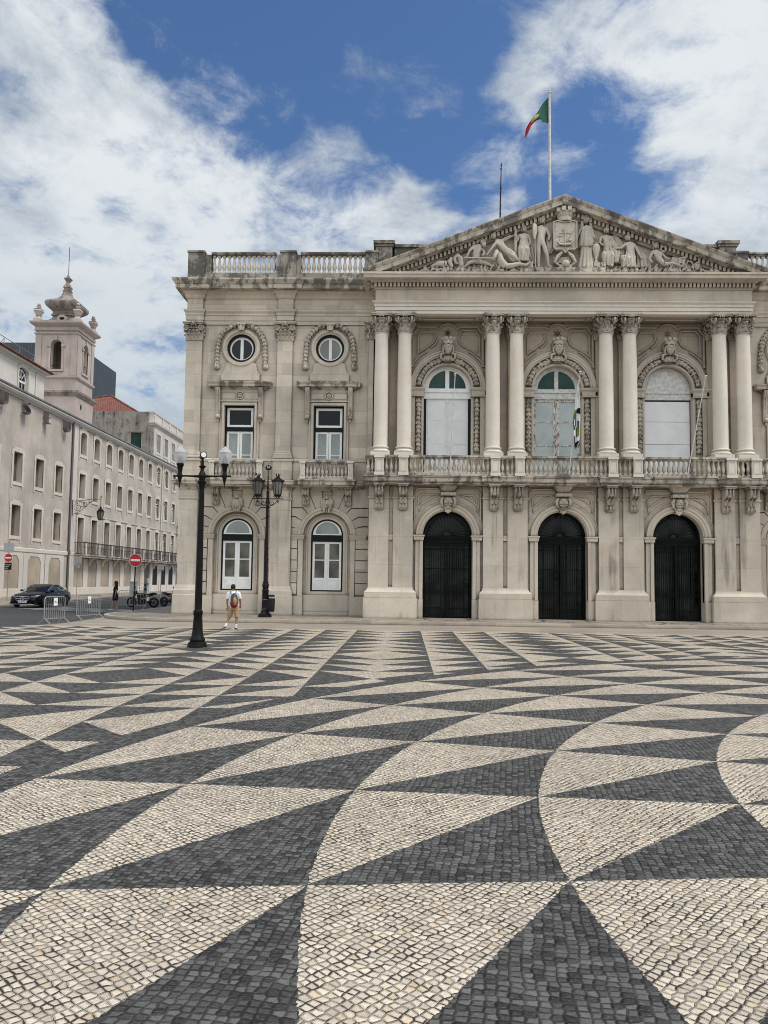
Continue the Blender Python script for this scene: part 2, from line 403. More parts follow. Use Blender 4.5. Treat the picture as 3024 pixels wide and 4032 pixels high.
# planar cloud coordinates: the layer seen as a flat sheet overhead
zz=b.m('MAXIMUM',b.m('ADD',sx.outputs[2],.22),.05)
pc=b.n('ShaderNodeCombineXYZ',{0:b.m('DIVIDE',sx.outputs[0],zz),1:b.m('DIVIDE',sx.outputs[1],zz),2:0.}).outputs[0]
warp=b.noise(pc,1.6,3,.5,out=1)
dw=b.vm('ADD',d,b.scale(b.vm('SUBTRACT',warp,(.5,.5,.5)),(.22,.22,.22)))
dw=b.vm('NORMALIZE',dw); tot=None
for x,y,z,r,s in CLOUDS:
    f=b.ss(b.vm('DOT_PRODUCT',dw,(x,y,z)),cos(r*1.45),cos(r*.2),0.,s)
    tot=f if tot is None else b.m('MAXIMUM',tot,f)
hole=None
for x,y,z,r,s in BLUE:
    f=b.ss(b.vm('DOT_PRODUCT',dw,(x,y,z)),cos(r*1.3),cos(r*.2),0.,s)
    hole=f if hole is None else b.m('MAXIMUM',hole,f)
tot=b.m('SUBTRACT',tot,b.m('MULTIPLY',hole,.75))
back=b.ss(sx.outputs[1],.35,-.1)                     # broken overcast over the rest of the sky
low=b.ss(sx.outputs[2],.42,.24)
tot=b.m('MAXIMUM',tot,b.m('MAXIMUM',b.m('MULTIPLY',back,.72),b.m('MULTIPLY',low,1.15)))
n1=b.noise(pc,2.3,12,.66,.15); n2=b.noise(b.vm('ADD',pc,(7.,3.,0.)),8.,8,.68,.5)
dens=b.m('ADD',b.m('MULTIPLY',tot,.62),b.m('ADD',b.m('MULTIPLY',b.m('SUBTRACT',n1,.5),2.5),b.m('MULTIPLY',b.m('SUBTRACT',n2,.5),1.3)))
mask=b.ss(dens,.0,.72)
thick=b.ss(b.noise(b.vm('ADD',pc,(3.1,1.7,0.)),1.35,8,.66,.3),.38,.6)
cl=b.mix(thick,(.34,.41,.50),(.78,.82,.85))
cl=b.mix(b.ss(sx.outputs[2],.5,.2,0.,.65),cl,(.52,.605,.675))
hi=b.ss(sx.outputs[2],.12,.6,.28,1.)
cl=b.mix(1.,cl,b.n('ShaderNodeCombineColor',{0:b.n('ShaderNodeMix',{0:b.ss(sx.outputs[1],.3,-.5),2:1.,3:b.m('MULTIPLY',hi,3.75)}).outputs[0],1:b.n('ShaderNodeMix',{0:b.ss(sx.outputs[1],.3,-.5),2:1.,3:b.m('MULTIPLY',hi,3.52)}).outputs[0],2:b.n('ShaderNodeMix',{0:b.ss(sx.outputs[1],.3,-.5),2:1.,3:b.m('MULTIPLY',hi,3.18)}).outputs[0]}).outputs[0],'MULTIPLY')  # unseen clouds behind the camera brightened and warmed to fill the shaded facade
SKY=.1
cl10=b.vm('SCALE',cl); cl10.node.inputs['Scale'].default_value=1/SKY
hz=b.mix(1.,sky.outputs[0],(.70,.90,1.14),'MULTIPLY')
col=b.mix(mask,hz,cl10)
bg=b.n('ShaderNodeBackground',{'Color':col,'Strength':SKY}); o=b.n('ShaderNodeOutputWorld'); b.t.links.new(bg.outputs[0],o.inputs[0])

# ------------------------------------------------------------------ ground materials
def cobbles(b,p,rot,sc,rnd=.40):
    mp=b.n('ShaderNodeMapping',{'Vector':p,'Rotation':(0,0,radians(rot))}).outputs[0]
    w=b.noise(p,2.2,2,.5,out=1); mp=b.vm('ADD',mp,b.scale(b.vm('SUBTRACT',w,(.5,.5,.5)),(.07,.07,0)))
    mp=b.vm('MULTIPLY',mp,(1.,1.18,0.))
    e=b.n('ShaderNodeTexVoronoi',{'Vector':mp,'Scale':sc,'Randomness':rnd},feature='DISTANCE_TO_EDGE',voronoi_dimensions='2D').outputs['Distance']
    c=b.n('ShaderNodeTexVoronoi',{'Vector':mp,'Scale':sc,'Randomness':rnd},feature='F1',voronoi_dimensions='2D')
    return e,c.outputs['Color'],c.outputs['Distance']
def calcada(name,maskfn,light=(.645,.56,.44),dark=(.078,.076,.071),sc=18.,rough=.7):
    m,b=newmat(name); p=b.pos(); sx=b.n('ShaderNodeSeparateXYZ',{0:p}); x,y=sx.outputs[0],sx.outputs[1]
    wob=b.noise(p,9.,2,out=1); pw=b.vm('ADD',p,b.scale(b.vm('SUBTRACT',wob,(.5,.5,.5)),(.028,.028,0)))
    wo2=b.noise(p,34.,1,out=1); pw=b.vm('ADD',pw,b.scale(b.vm('SUBTRACT',wo2,(.5,.5,.5)),(.03,.03,0)))
    s2=b.n('ShaderNodeSeparateXYZ',{0:pw})
    mk=maskfn(b,s2.outputs[0],s2.outputs[1])            # 1 = dark stone
    eL,cL,dL=cobbles(b,p,41,sc); eD,cD,dD=cobbles(b,p,8,sc*.97,.36)
    mm=b.n('ShaderNodeMix',{0:mk,2:eL,3:eD}).outputs[0]
    cs=b.n('ShaderNodeSeparateColor',{0:b.mix(mk,cL,cD)})
    big=b.noise(p,.45,5,.6); grain=b.noise(p,38.,4,.7); med=b.noise(p,3.2,4,.6)
    lo=b.mix(cs.outputs[0],tuple(v*.74 for v in light),tuple(min(1,v*1.14) for v in light))
    lo=b.mix(b.m('MULTIPLY',b.ss(cs.outputs[1],.8,1.),.45),lo,(light[0]*.98,light[1]*.85,light[2]*.62))
    lo=b.mix(b.m('MULTIPLY',b.ss(cs.outputs[2],.7,1.),.35),lo,(light[0]*.86,light[1]*.80,light[2]*.84))
    do=b.mix(cs.outputs[0],tuple(v*.3 for v in dark),tuple(v*1.9 for v in dark))
    do=b.mix(b.m('MULTIPLY',b.ss(cs.outputs[1],.88,1.),.6),do,(.125,.115,.09))
    fac=b.noise(b.scale(p,(1.,2.2,1.)),46.,3,.6); do=b.mix(b.m('MULTIPLY',b.ss(fac,.52,.7),.5),do,(.2,.2,.195))
    lo=b.mix(b.m('MULTIPLY',b.ss(fac,.52,.72),.3),lo,tuple(v*.72 for v in light))
    dirt=b.noise(p,1.3,6,.68,.3); lo=b.mix(b.m('MULTIPLY',b.ss(dirt,.52,.72),.3),lo,(light[0]*.62,light[1]*.58,light[2]*.52))
    c=b.mix(mk,lo,do)
    tone=b.m('MULTIPLY',b.ss(big,.3,.7,.88,1.08),b.ss(grain,.3,.7,.9,1.08))
    c=b.mix(1.,c,b.n('ShaderNodeCombineColor',{0:tone,1:tone,2:tone}).outputs[0],'MULTIPLY')
    gap=b.noise(p,11.,3,.6); g2=b.noise(p,2.3,4,.6); jw=b.m('ADD',.03,b.m('ADD',b.m('MULTIPLY',b.ss(gap,.42,.7),.13),b.m('MULTIPLY',b.ss(g2,.45,.7),.06))); jf=b.ss(b.m('DIVIDE',mm,jw),.4,1.15,1.,0.)
    jf=b.m('MULTIPLY',jf,b.n('ShaderNodeMix',{0:mk,2:.99,3:.85}).outputs[0])
    jc=b.mix(mk,(.034,.026,.02),(.008,.0065,.0055))
    c=b.mix(jf,c,jc)
    dd=b.n('ShaderNodeMix',{0:mk,2:dL,3:dD}).outputs[0]; c=b.mix(b.ss(dd,.25,.75,0.,.28),c,b.mix(.5,c,(.1,.085,.07)))  # rounded shading put into the stone colour, stronger towards each rim
    h=b.m('ADD',b.ss(mm,.0,.26),b.m('ADD',b.m('MULTIPLY',grain,.5),b.m('MULTIPLY',cs.outputs[1],.5)))
    b.out(Base_Color=c,Roughness=b.n('ShaderNodeMix',{0:mk,2:rough,3:.66}).outputs[0],Normal=b.bump(h,.8,.016),Specular_IOR_Level=.3)
    return m
def plaza_mask(b,x,y):
    # straight field: squares of 1.22 m cut by diagonals, mirrored every four squares
    p=b.m('PINGPONG',b.m('DIVIDE',b.m('ADD',x,.6),1.213),4.); q=b.m('PINGPONG',b.m('DIVIDE',b.m('SUBTRACT',y,15.1),1.225),4.)
    far=b.m('LESS_THAN',b.m('FRACT',q),b.m('FRACT',p))
    # curved field: rings and rays round the middle of the square, each cell cut by a straight diagonal
    v=b.m('DIVIDE',b.m('SUBTRACT',6.33828,y),.89424); u=b.m('SUBTRACT',b.m('SUBTRACT',13.13623,x),b.m('MULTIPLY',v,.08828))
    r=b.m('SQRT',b.m('ADD',b.m('MULTIPLY',u,u),b.m('MULTIPLY',v,v))); a=b.m('ARCTAN2',v,u)
    j=b.m('DIVIDE',b.m('SUBTRACT',.11569,a),.18065)
    i=b.m('DIVIDE',b.m('SUBTRACT',b.m('SQRT',b.m('MAXIMUM',b.m('ADD',2.05868,b.m('MULTIPLY',.17772,b.m('SUBTRACT',16.72303,r))),0.)),1.43481),.08886)
    i0=b.m('FLOOR',i); j0=b.m('FLOOR',j)
    def corner(ii,jj):
        rr=b.m('SUBTRACT',16.72303,b.m('MULTIPLY',ii,b.m('ADD',1.43481,b.m('MULTIPLY',ii,.04443)))); aa=b.m('SUBTRACT',.11569,b.m('MULTIPLY',jj,.18065))
        return b.m('MULTIPLY',rr,b.m('COSINE',aa)),b.m('MULTIPLY',rr,b.m('SINE',aa))
    ax_,ay_=corner(i0,j0); bx_,by_=corner(b.m('ADD',i0,1.),b.m('ADD',j0,1.))
    cr=b.m('SUBTRACT',b.m('MULTIPLY',b.m('SUBTRACT',bx_,ax_),b.m('SUBTRACT',v,ay_)),b.m('MULTIPLY',b.m('SUBTRACT',by_,ay_),b.m('SUBTRACT',u,ax_)))
    near=b.m('LESS_THAN',cr,0.)
    inn=b.m('GREATER_THAN',i,0.); band=b.m('GREATER_THAN',i,-.31)
    w=b.n('ShaderNodeMix',{0:band,2:far,3:1.}).outputs[0]
    w=b.n('ShaderNodeMix',{0:inn,2:w,3:near}).outputs[0]
    edge=b.m('GREATER_THAN',y,29.78)                      # pale border course
    edge=b.m('MAXIMUM',edge,b.m('LESS_THAN',x,-17.2))
    return b.m('MULTIPLY',w,b.m('SUBTRACT',1.,edge))
M['plaza']=calcada('plaza_cobbles',plaza_mask)
AX=7.57
def walk_mask(b,x,y):
    # faint ovals along the front, dark scrolls before the gates, waves round the corner
    t=b.m('PINGPONG',b.m('SUBTRACT',x,AX),2.77)          # 0 at a gate, 2.77 at a pier pair
    u=b.m('SUBTRACT',2.77,t); vy=b.m('MULTIPLY',b.m('SUBTRACT',y,35.75),1.35)
    rr=b.m('SQRT',b.m('ADD',b.m('MULTIPLY',u,u),b.m('MULTIPLY',vy,vy)))
    ov=b.m('MULTIPLY',b.m('LESS_THAN',b.m('PINGPONG',rr,.27),.075),b.m('LESS_THAN',rr,1.55))
    ov=b.m('MULTIPLY',ov,.5)
    g=b.m('LESS_THAN',t,1.15); rx=b.m('SQRT',b.m('ADD',b.m('POWER',b.m('SUBTRACT',t,.5),2.),b.m('POWER',b.m('MULTIPLY',b.m('SUBTRACT',y,35.6),.8),2.)))
    sc=b.m('MAXIMUM',b.m('LESS_THAN',b.m('ABSOLUTE',b.m('SUBTRACT',rx,.42)),.07),b.m('LESS_THAN',b.m('ABSOLUTE',b.m('SUBTRACT',t,b.m('ADD',1.0,b.m('MULTIPLY',b.m('POWER',b.m('SUBTRACT',36.9,y),2.),.16)))),.09))
    front=b.m('MULTIPLY',b.m('GREATER_THAN',x,-1.9),b.m('LESS_THAN',x,17.2))
    sc=b.m('MULTIPLY',sc,b.m('MULTIPLY',front,.9))
    w=b.m('SINE',b.m('ADD',b.m('MULTIPLY',y,5.2),b.m('MULTIPLY',b.m('SINE',b.m('MULTIPLY',x,1.9)),1.5)))
    lf=b.ss(x,-9.2,-10.8); wv=b.m('MULTIPLY',b.m('GREATER_THAN',w,.15),b.m('MULTIPLY',lf,.62))
    return b.m('MAXIMUM',b.m('MAXIMUM',ov,sc),wv,clamp=True)
M['walk']=calcada('sidewalk_cobbles',walk_mask,light=(.44,.385,.315),dark=(.085,.075,.07),sc=17.,rough=.5)
M['walk2']=calcada('street_cobbles',lambda b,x,y:b.m('MULTIPLY',x,0.),light=(.42,.37,.30),sc=15.)
def mk_band():
    m,b=newmat('worn_stone_paving'); p=b.pos()
    br=b.n('ShaderNodeTexBrick',{'Vector':p,'Scale':1.,'Mortar Size':.008,'Brick Width':1.5,'Row Height':.62,'Color1':(.30,.255,.205,1),'Color2':(.36,.305,.25,1),'Mortar':(.2,.17,.14,1)})
    n=b.noise(b.scale(p,(.25,1.4,1)),1.,5); g=b.noise(p,9.,4)
    c=b.mix(b.m('MULTIPLY',b.ss(n,.4,.7),.5),br.outputs[0],(.22,.19,.155)); c=b.mix(b.m('MULTIPLY',b.ss(g,.5,.75),.25),c,(.24,.21,.18))
    b.out(Base_Color=c,Roughness=b.ss(n,.3,.7,.36,.6),Normal=b.bump(g,.1,.01)); return m
M['band']=mk_band()
def mk_asphalt():
    m,b=newmat('asphalt'); p=b.pos(); n=b.noise(p,.4,5); g=b.noise(p,60.,3); w=b.noise(b.scale(p,(1.,.1,1)),1.2,4)
    c=b.mix(b.ss(n,.35,.7),(.03,.03,.031),(.045,.045,.046)); c=b.mix(b.m('MULTIPLY',b.ss(w,.5,.7),.5),c,(.06,.06,.06)); c=b.mix(b.m('MULTIPLY',g,.3),c,(.075,.075,.075))
    b.out(Base_Color=c,Roughness=.82,Normal=b.bump(g,.25,.01)); return m
M['asphalt']=mk_asphalt()
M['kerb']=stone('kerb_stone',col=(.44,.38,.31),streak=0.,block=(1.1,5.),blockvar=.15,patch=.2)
def mk_paint():
    m,b=newmat('worn_road_paint'); p=b.pos(); n=b.noise(p,7.,5,.7); f=b.ss(n,.36,.6)
    b.out(Base_Color=b.mix(f,(.15,.15,.15),(.55,.55,.53)),Roughness=.7); return m
M['paint']=mk_paint()
M['earth']=simple('city_ground',(.16,.15,.13),.9,var=.2,nscale=.2)

# ------------------------------------------------------------------ ground
g=G(); g.add([(-900,-400,-.03),(900,-400,-.03),(900,1600,-.03),(-900,1600,-.03)],[(0,1,2,3)]); struct('ground',g,M['earth'])
g=G(); g.add([(-60,-40,0),(60,-40,0),(60,29.95,0),(-14.6,29.95,0),(-17.4,26.8,0),(-60,26.8,0)],[(0,1,2,3,4,5)]); struct('plaza',g,M['plaza'])
g=G(); g.prism([(-14.6,29.95),(60,29.95),(60,40),(-9,40),(-14.75,40.6),(-14.5,36.5),(-14.2,32)],'xy',-.02,-.004,back=False); struct('stone_lane',g,M['band'])
g=G(); g.prism([(-60,26.8),(-17.4,26.8),(-14.6,29.95),(-14.2,32),(-14.5,36.5),(-14.75,40.6),(-9,40),(-9,170),(-40,170),(-60,60)],'xy',-.02,-.008,back=False); struct('road',g,M['asphalt'])
# pale edging course of the square
# sidewalk before the city hall, with a rounded corner
def corner(r=0.):
    pts=[(40,34.35-r),(-6,34.15-r)]
    pts+=[(-8.2+(-10.1-(-8.2))*t,34.1-r+.0*t) for t in (.5,1.)]
    for i in range(1,13):
        a=radians(270-90*i/12); pts.append((-10.1+(4.5+r)*cos(a),38.6+(4.5+r)*sin(a)))
    pts+=[(-14.6-r,60),(-14.6-r,110)]
    return pts
cp=corner(); ck=corner(.22)
g=G(); g.prism(cp+[(-9,110),(40,110)],'xy',.0,.125); struct('sidewalk',g,M['walk'])
g=G()
n=len(cp); g.prism(ck+list(reversed([(x,y+.0) for x,y in corner(.004)])),'xy',-.02,.13); struct('kerb',g,M['kerb'])
# street sidewalk along the long facade, slightly skewed to it
sw=[(-25.3,47.0),(-26.9,61.5),(-28.1,72.5),(-28.9,90),(-29.4,125),(-33.5,125),(-33.5,-40),(-21.5,-40),(-22.5,20),(-24.5,40)]
g=G(); g.prism(sw,'xy',0.,.11); struct('street_sidewalk',g,M['walk2'])
g=G(); g.prism([(-21.28,-40),(-22.28,20),(-24.28,40),(-25.08,47.0),(-26.68,61.5),(-27.88,72.5),(-28.68,90),(-29.18,125),(-29.39,125),(-28.89,90),(-28.09,72.5),(-26.89,61.5),(-25.29,47),(-24.49,40),(-22.49,20),(-21.49,-40)],'xy',-.01,.115); struct('street_kerb',g,M['kerb'])
g=G()
for k in range(7):
    x=-22.6+1.02*k; y=44.3-.42*k
    g.add([(x,y,.004),(x+.5,y-.2,.004),(x+2.1,y+3.2,.004),(x+1.6,y+3.4,.004)],[(0,1,2,3)])
g.add([(-26,45.7,.004),(-19,50.9,.004),(-19.1,51.05,.004),(-26,45.9,.004)],[(0,1,2,3)])
g.add([(-25.0,49,.004),(-24.85,49,.004),(-27.3,85,.004),(-27.45,85,.004)],[(0,1,2,3)])
struct('road_markings',g,M['paint'])
# ------------------------------------------------------------------ city hall
CH=thing('city_hall','pale limestone classical city hall with columns, sculpted pediment and balconies','building',(AX,37.1,.125))
YP,YC,YW=37.1,38.4,38.85
def P(name,g,mat,smooth=None,parent=None,label=None): return obj(name,g,mat,parent or CH,smooth,world=True,label=label)
bays=[AX-5.53,AX,AX+5.53]; pairs=[AX-8.29,AX-2.77,AX+2.77,AX+8.29]
cols=[AX+s for s in (-8.86,-7.71,-3.35,-2.19,2.19,3.35,7.71,8.86)]
def mir(g): return g.mirrored(AX)
def both(fn):
    g=G(); fn(g); o=G(); o.merge(g); o.merge(mir(g)); return o
def PB(name,fn,mat,smooth=None):
    g=G(); fn(g); P(name,g,mat,smooth); P(name,mir(g),mat,smooth)
# --- walls
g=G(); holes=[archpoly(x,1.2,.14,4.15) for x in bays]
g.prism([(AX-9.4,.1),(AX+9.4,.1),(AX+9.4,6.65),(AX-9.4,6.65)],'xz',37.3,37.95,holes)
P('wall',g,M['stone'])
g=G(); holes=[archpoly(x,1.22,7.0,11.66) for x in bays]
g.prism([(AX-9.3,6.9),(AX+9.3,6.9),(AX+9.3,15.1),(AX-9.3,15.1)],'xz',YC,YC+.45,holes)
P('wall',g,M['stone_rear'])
wb=[-8.6,-4.0]
def wingwall(g):
    holes=[]
    for x in wb:
        holes+=[archpoly(x,1.2,.3,4.15),[(x-.78,6.95),(x+.78,6.95),(x+.78,10.83),(x-.78,10.83)],arc(x,13.82,.74,0,345,23)]
    g.prism([(-11.35,.1),(-1.5,.1),(-1.5,17.1),(-11.35,17.1)],'xz',YW,YW+.5,holes,back=False)
PB('wall',wingwall,M['stone'])
# rear body and flanks
g=G(); g.box(-11.34,2*AX+11.34,YW+1.2,66,.1,17.1); P('wall',g,M['stone'])
g=G(); g.box(-11.34,-11.0,YW+.5,YW+1.2,.1,17.1); g.box(2*AX+11.0,2*AX+11.34,YW+.5,YW+1.2,.1,17.1); P('wall',g,M['stone'])
g=G(); g.prism([(39.4,17.28),(66,17.28),(52,19.6)],'yz',-11,2*AX+11); P('roof',g,M['zinc'])
# inner infill of the ground floor arches of the wings
def infill(g,xs):
    for x in xs:
        g.prism(archpoly(x,1.22,.12,4.15),'xz',39.08,39.3,[archpoly(x,.82,1.33,4.19)])
        g.sweep(xz([(x+.82+.2,1.2)]+arc(x,4.19,1.02,0,180,20)+[(x-1.02,1.2)],39.08),(0,-1,0),[(-.03,0),(-.03,.05),(.03,.05),(.03,0)])
        g.box(x-1.2,x+1.2,38.93,39.08,.12,1.15)
for x in wb: PB('arch_infill',lambda g,x=x: infill(g,[x]),M['stone_plain'])
# --- rusticated blocks round the arches of the wings
def rustic(g,q,sd):
    R_=1.46; gap=.022
    for x,xl,xr in (((-8.6,-10.6,-6.9),(-4.0,-5.8,-1.75))[q],):
        for sgn,xe in ((sd,xl if sd<0 else xr),):
            z=.18
            for k in range(5):
                z0=1.2+k*.575 if k else 1.2; z1=1.2+(k+1)*.575-2*gap
                if z1>3.95: z1=3.95
                a,bb=sorted((x+sgn*(R_+.02),xe)); g.box(a,bb,YW-.085,YW,z0,z1)
            # voussoirs: rays out of the arch ending in courses
            rays=[(0,4.2),(14,4.62),(31,5.2),(50,5.85),(68,6.5),(82,6.5)]
            ang=[0,15,31,49,67,83]; zs=[4.22,4.72,5.27,5.86,6.52,6.52]
            for k in range(5):
                a0,a1=radians(ang[k]+.5),radians(ang[k+1]-.5); z0,z1=zs[k]+gap,zs[k+1]-gap
                p=[(R_*cos(a0),4.15+R_*sin(a0))]
                def ray(a,zt):
                    q=(R_+.42 if zt<6.4 else (zt-4.15)/max(.2,sin(a)))
                    return (q*cos(a),4.15+q*sin(a))
                w=abs(xe-x)
                if k<4:
                    r0=ray(a0,zs[k]); r1=ray(a1,zs[k+1])
                    pts=[p[0],r0] if k else [p[0]]
                    zz0=r0[1] if k else 4.15+.07
                    if k==0: pts=[(R_,4.18),(w,4.18)]
                    else: pts=[p[0],(r0[0],r0[1]),(w,r0[1])] if r0[0]<w else [p[0],(w,p[0][1])]
                    if k==3: pts+=[(w,6.5),(r1[0],6.5)] if r1[0]<w else [(w,6.5)]
                    else: pts+=[(w,r1[1]-.03),(r1[0],r1[1]-.03)]
                    pts+=[(R_*cos(a1),4.15+R_*sin(a1))]+[(R_*cos(a1+(a0-a1)*t),4.15+R_*sin(a1+(a0-a1)*t)) for t in (.33,.66)]
                else:
                    pts=[p[0],ray(a0,6.5),ray(a1,6.5),(R_*cos(a1),4.15+R_*sin(a1))]
                pts=[(x+sgn*u,v) for u,v in pts]
                g.prism(pts,'xz',YW-.085,YW)
for q in range(2):
    for sd in (-1,1): PB('rusticated_masonry',lambda g,q=q,sd=sd: rustic(g,q,sd),M['stone'])
# --- archivolts
def ring(g,x,zs,r0,prof,y,z0=None,n=28):
    path=([(x+r0,z0)] if z0 is not None else [])+arc(x,zs,r0,0,180,n)+([(x-r0,z0)] if z0 is not None else [])
    g.sweep(xz(path,y),(0,-1,0),prof)
gate_prof=[(0,-.1),(0,.02),(.05,.04),(.07,.1),(.2,.1),(.21,.13),(.33,.15),(.36,.06),(.36,-.1)]
for x in bays:
    g=G(); ring(g,x,4.15,1.2,gate_prof,37.3)
    ring(g,x,4.15,1.72,[(0,-.05),(0,.035),(.05,.035),(.05,-.05)],37.3)
    P('archivolt',g,M['stone_plain'],40)
    for s in (-1,1):
        g=G(); a,c=sorted((x+s*1.19,x+s*1.62))
        g.sweep([(a,37.5,4.15),(a,37.14,4.15),(c,37.14,4.15),(c,37.5,4.15)],(0,0,1),[(-.1,-.26),(0,-.26),(.03,-.22),(.03,-.1),(.07,-.06),(.07,0),(-.1,0)])
        a,c=sorted((x+s*1.2,x+s*1.36)); g.box(a,c,37.17,37.5,1.05,3.9)
        a,c=sorted((x+s*1.36,x+s*1.56)); g.box(a,c,37.22,37.5,1.05,3.9)
        a,c=sorted((x+s*1.19,x+s*1.6)); g.box(a,c,37.12,37.6,.12,1.06)
        P('gate_jamb',g,M['stone_plain'])
        g=G(); pf=[(0,-.01),(0,.06),(.03,.07),(.06,.05),(.07,-.01)]
        o=[(x+s*.52,6.12),(x+s*1.22,6.12),(x+s*1.42,5.9),(x+s*1.42,5.25)]+[(x+s*2.0*cos(radians(a)),4.15+2.0*sin(radians(a))) for a in (44,52,60,68)]
        g.sweep(xz(o,37.3),(0,-1,0),pf,closed=True)
        P('spandrel_panel',g,M['stone_plain'])
        g=G(); g.sweep(xz([(x+s*.45,6.4),(x+s*1.45,6.4),(x+s*1.5,6.3),(x+s*1.6,6.2),(x+s*1.6,4.9)],37.3),(0,-1,0),pf)
        P('panel_moulding',g,M['stone_plain'])
wing_prof=[(0,-.2),(0,.05),(.1,.06),(.13,.1),(.26,.12),(.27,.05),(.27,-.1)]
for mm in (0,1):
    for x in wb:
        g=G(); ring(g,x,4.15,1.2,wing_prof,YW)
        for s in (-1,1):
            a,c=sorted((x+s*1.18,x+s*1.98))
            g.sweep([(a,39.1,4.18),(a,YW-.09,4.18),(c,YW-.09,4.18),(c,39.1,4.18)],(0,0,1),[(-.1,-.24),(0,-.24),(.03,-.2),(.03,-.09),(.06,-.05),(.06,0),(-.1,0)])
            a,c=sorted((x+s*1.2,x+s*1.44)); g.box(a,c,YW-.07,YW+.02,1.06,3.95); 
            a,c=sorted((x+s*1.18,x+s*1.98)); g.box(a,c,YW-.1,YW+.1,.12,1.08)
        P('archivolt',mir(g) if mm else g,M['stone_plain'],40)
# --- piers with plinth
for x in pairs:
    g=G()
    g.box(x-1.07,x+1.07,37.22,37.4,1.5,6.62)
    for s in (-1,1):
        a,c=sorted((x+s*.105,x+s*1.07)); g.box(a,c,YP,37.3,1.55,6.62)
        g.sweep([(a,37.25,5.9),(a,YP,5.9),(c,YP,5.9),(c,37.25,5.9)],(0,0,1),[(-.02,0),(.03,0),(.05,.04),(.05,.07),(.02,.1),(-.02,.1)])
        g.box(a+.12,c-.12,YP-.012,YP,6.07,6.52)
    g.box(x-.105,x+.105,37.15,37.3,3.9,4.16)
    P('pier',g,M['stone_low'])
    g=G(); g.box(x-1.29,x+1.29,36.88,37.5,.12,1.1)
    g.sweep([(x-1.25,37.4,1.1),(x-1.25,36.92,1.1),(x+1.25,36.92,1.1),(x+1.25,37.4,1.1)],(0,0,1),[(-.4,0),(0,0),(0,.26),(-.03,.3),(-.06,.33),(-.13,.4),(-.16,.47),(-.17,.53),(-.4,.53)])
    P('pier_base',g,M['stone_low'])
# --- lower pilasters and base of the wings (left set mirrored to the right)
def lowpil(g,qs):
    for a,c in qs:
        g.box(a,c,38.66,YW+.02,1.6,6.65)
        pa=[(a,39.3 if a<-11 else YW,0),(a,38.66,0),(c,38.66,0),(c,YW,0)]
        g.sweep(pa,(0,0,1),[(-.05,5.93),(.02,5.93),(.05,5.97),(.05,6.01),(.01,6.04),(-.05,6.04)])
        g.sweep(pa,(0,0,1),[(-.2,.12),(.16,.12),(.16,1.08),(.13,1.1),(.13,1.32),(.08,1.38),(.05,1.5),(.02,1.6),(-.2,1.6)])
        g.box(a+.1,c-.1,38.648,38.66,6.1,6.5)
for q in ((-11.55,-10.6),(-6.88,-5.82)): PB('pilaster',lambda g,q=q: lowpil(g,[q]),M['stone_low'])
PB('flank_base',lambda g:g.sweep([(-11.4,66,0),(-11.4,39.2,0)],(0,0,1),[(-.2,.12),(.26,.12),(.26,1.08),(.22,1.1),(.22,1.3),(.1,1.5),(0,1.6),(-.2,1.6)]),M['stone_low'])
# --- ledge at first-floor level of the wings
wp=[(-11.55,66),(-11.55,38.66),(-10.6,38.66),(-10.6,38.8),(-6.88,38.8),(-6.88,38.66),(-5.82,38.66),(-5.82,38.8),(-1.7,38.8)]
wp3=[(x,y,0) for x,y in wp]
PB('ledge',lambda g:g.sweep(wp3,(0,0,1),[(-.2,6.42),(.02,6.42),(.05,6.55),(.09,6.6),(.2,6.66),(.34,6.7),(.34,6.8),(.38,6.84),(.38,6.9),(-.2,6.93)]),M['stone_dirty'])
PB('dado',lambda g:(g.sweep([(x,y-.0,0) for x,y in [(-11.5,66),(-11.5,38.68),(-10.58,38.68),(-10.58,38.82),(-6.78,38.82),(-6.78,38.68),(-5.86,38.68),(-5.86,38.82),(-1.7,38.82)]],(0,0,1),[(-.1,6.92),(.03,6.92),(.03,7.9),(.08,7.93),(.08,8.02),(.04,8.06),(-.1,8.06)])),M['stone'])
# --- upper pilasters of the wings, with capitals
def uppil(g,qs):
    for a,c in qs:
        g.box(a,c,38.7,YW+.02,8.3,14.25)
        pa=[(a,39.2 if a<-11 else YW,0),(a,38.7,0),(c,38.7,0),(c,YW,0)]
        g.sweep(pa,(0,0,1),[(-.03,8.06),(.1,8.06),(.1,8.16),(.07,8.2),(.08,8.27),(.04,8.33),(.05,8.38),(0,8.43),(-.03,8.43)])
        g.sweep(pa,(0,0,1),[(-.03,14.18),(.03,14.18),(.05,14.22),(.03,14.26),(-.03,14.26)])
for q in ((-11.45,-10.63),(-6.71,-5.93)): PB('pilaster',lambda g,q=q: uppil(g,[q]),M['stone'])
def spiral(g,cx,cy,cz,R_,th,ax=(1,0,0),hand=1,turns=1.9,w=.028,n=26):
    """volute: disc with a coiled band on its face; ax = local horizontal axis of the face"""
    ax=V(ax).normalized(); nrm=V((0,0,1)).cross(ax)*-1
    c=V((cx,cy,cz)); vs=[];fs=[]
    k=16
    for d in (0,th):
        for i in range(k):
            a=2*pi*i/k; vs.append(c+ax*cos(a)*R_*.98+V((0,0,1))*sin(a)*R_*.98-nrm*d)
    fs=[tuple(range(k)),tuple(reversed(range(k,2*k)))]+[(i,(i+1)%k,(i+1)%k+k,i+k) for i in range(k)]
    g.add(vs,fs)
    pts=[];rr=[]
    for i in range(n+1):
        t=i/n; a=pi/2-hand*2*pi*turns*t*-1; r=R_*(1-.86*t)
        pts.append(c+ax*cos(a)*r*hand+V((0,0,1))*sin(a)*r+nrm*.012); rr.append(w*(1-.5*t))
    g.tube(pts,rr,6)
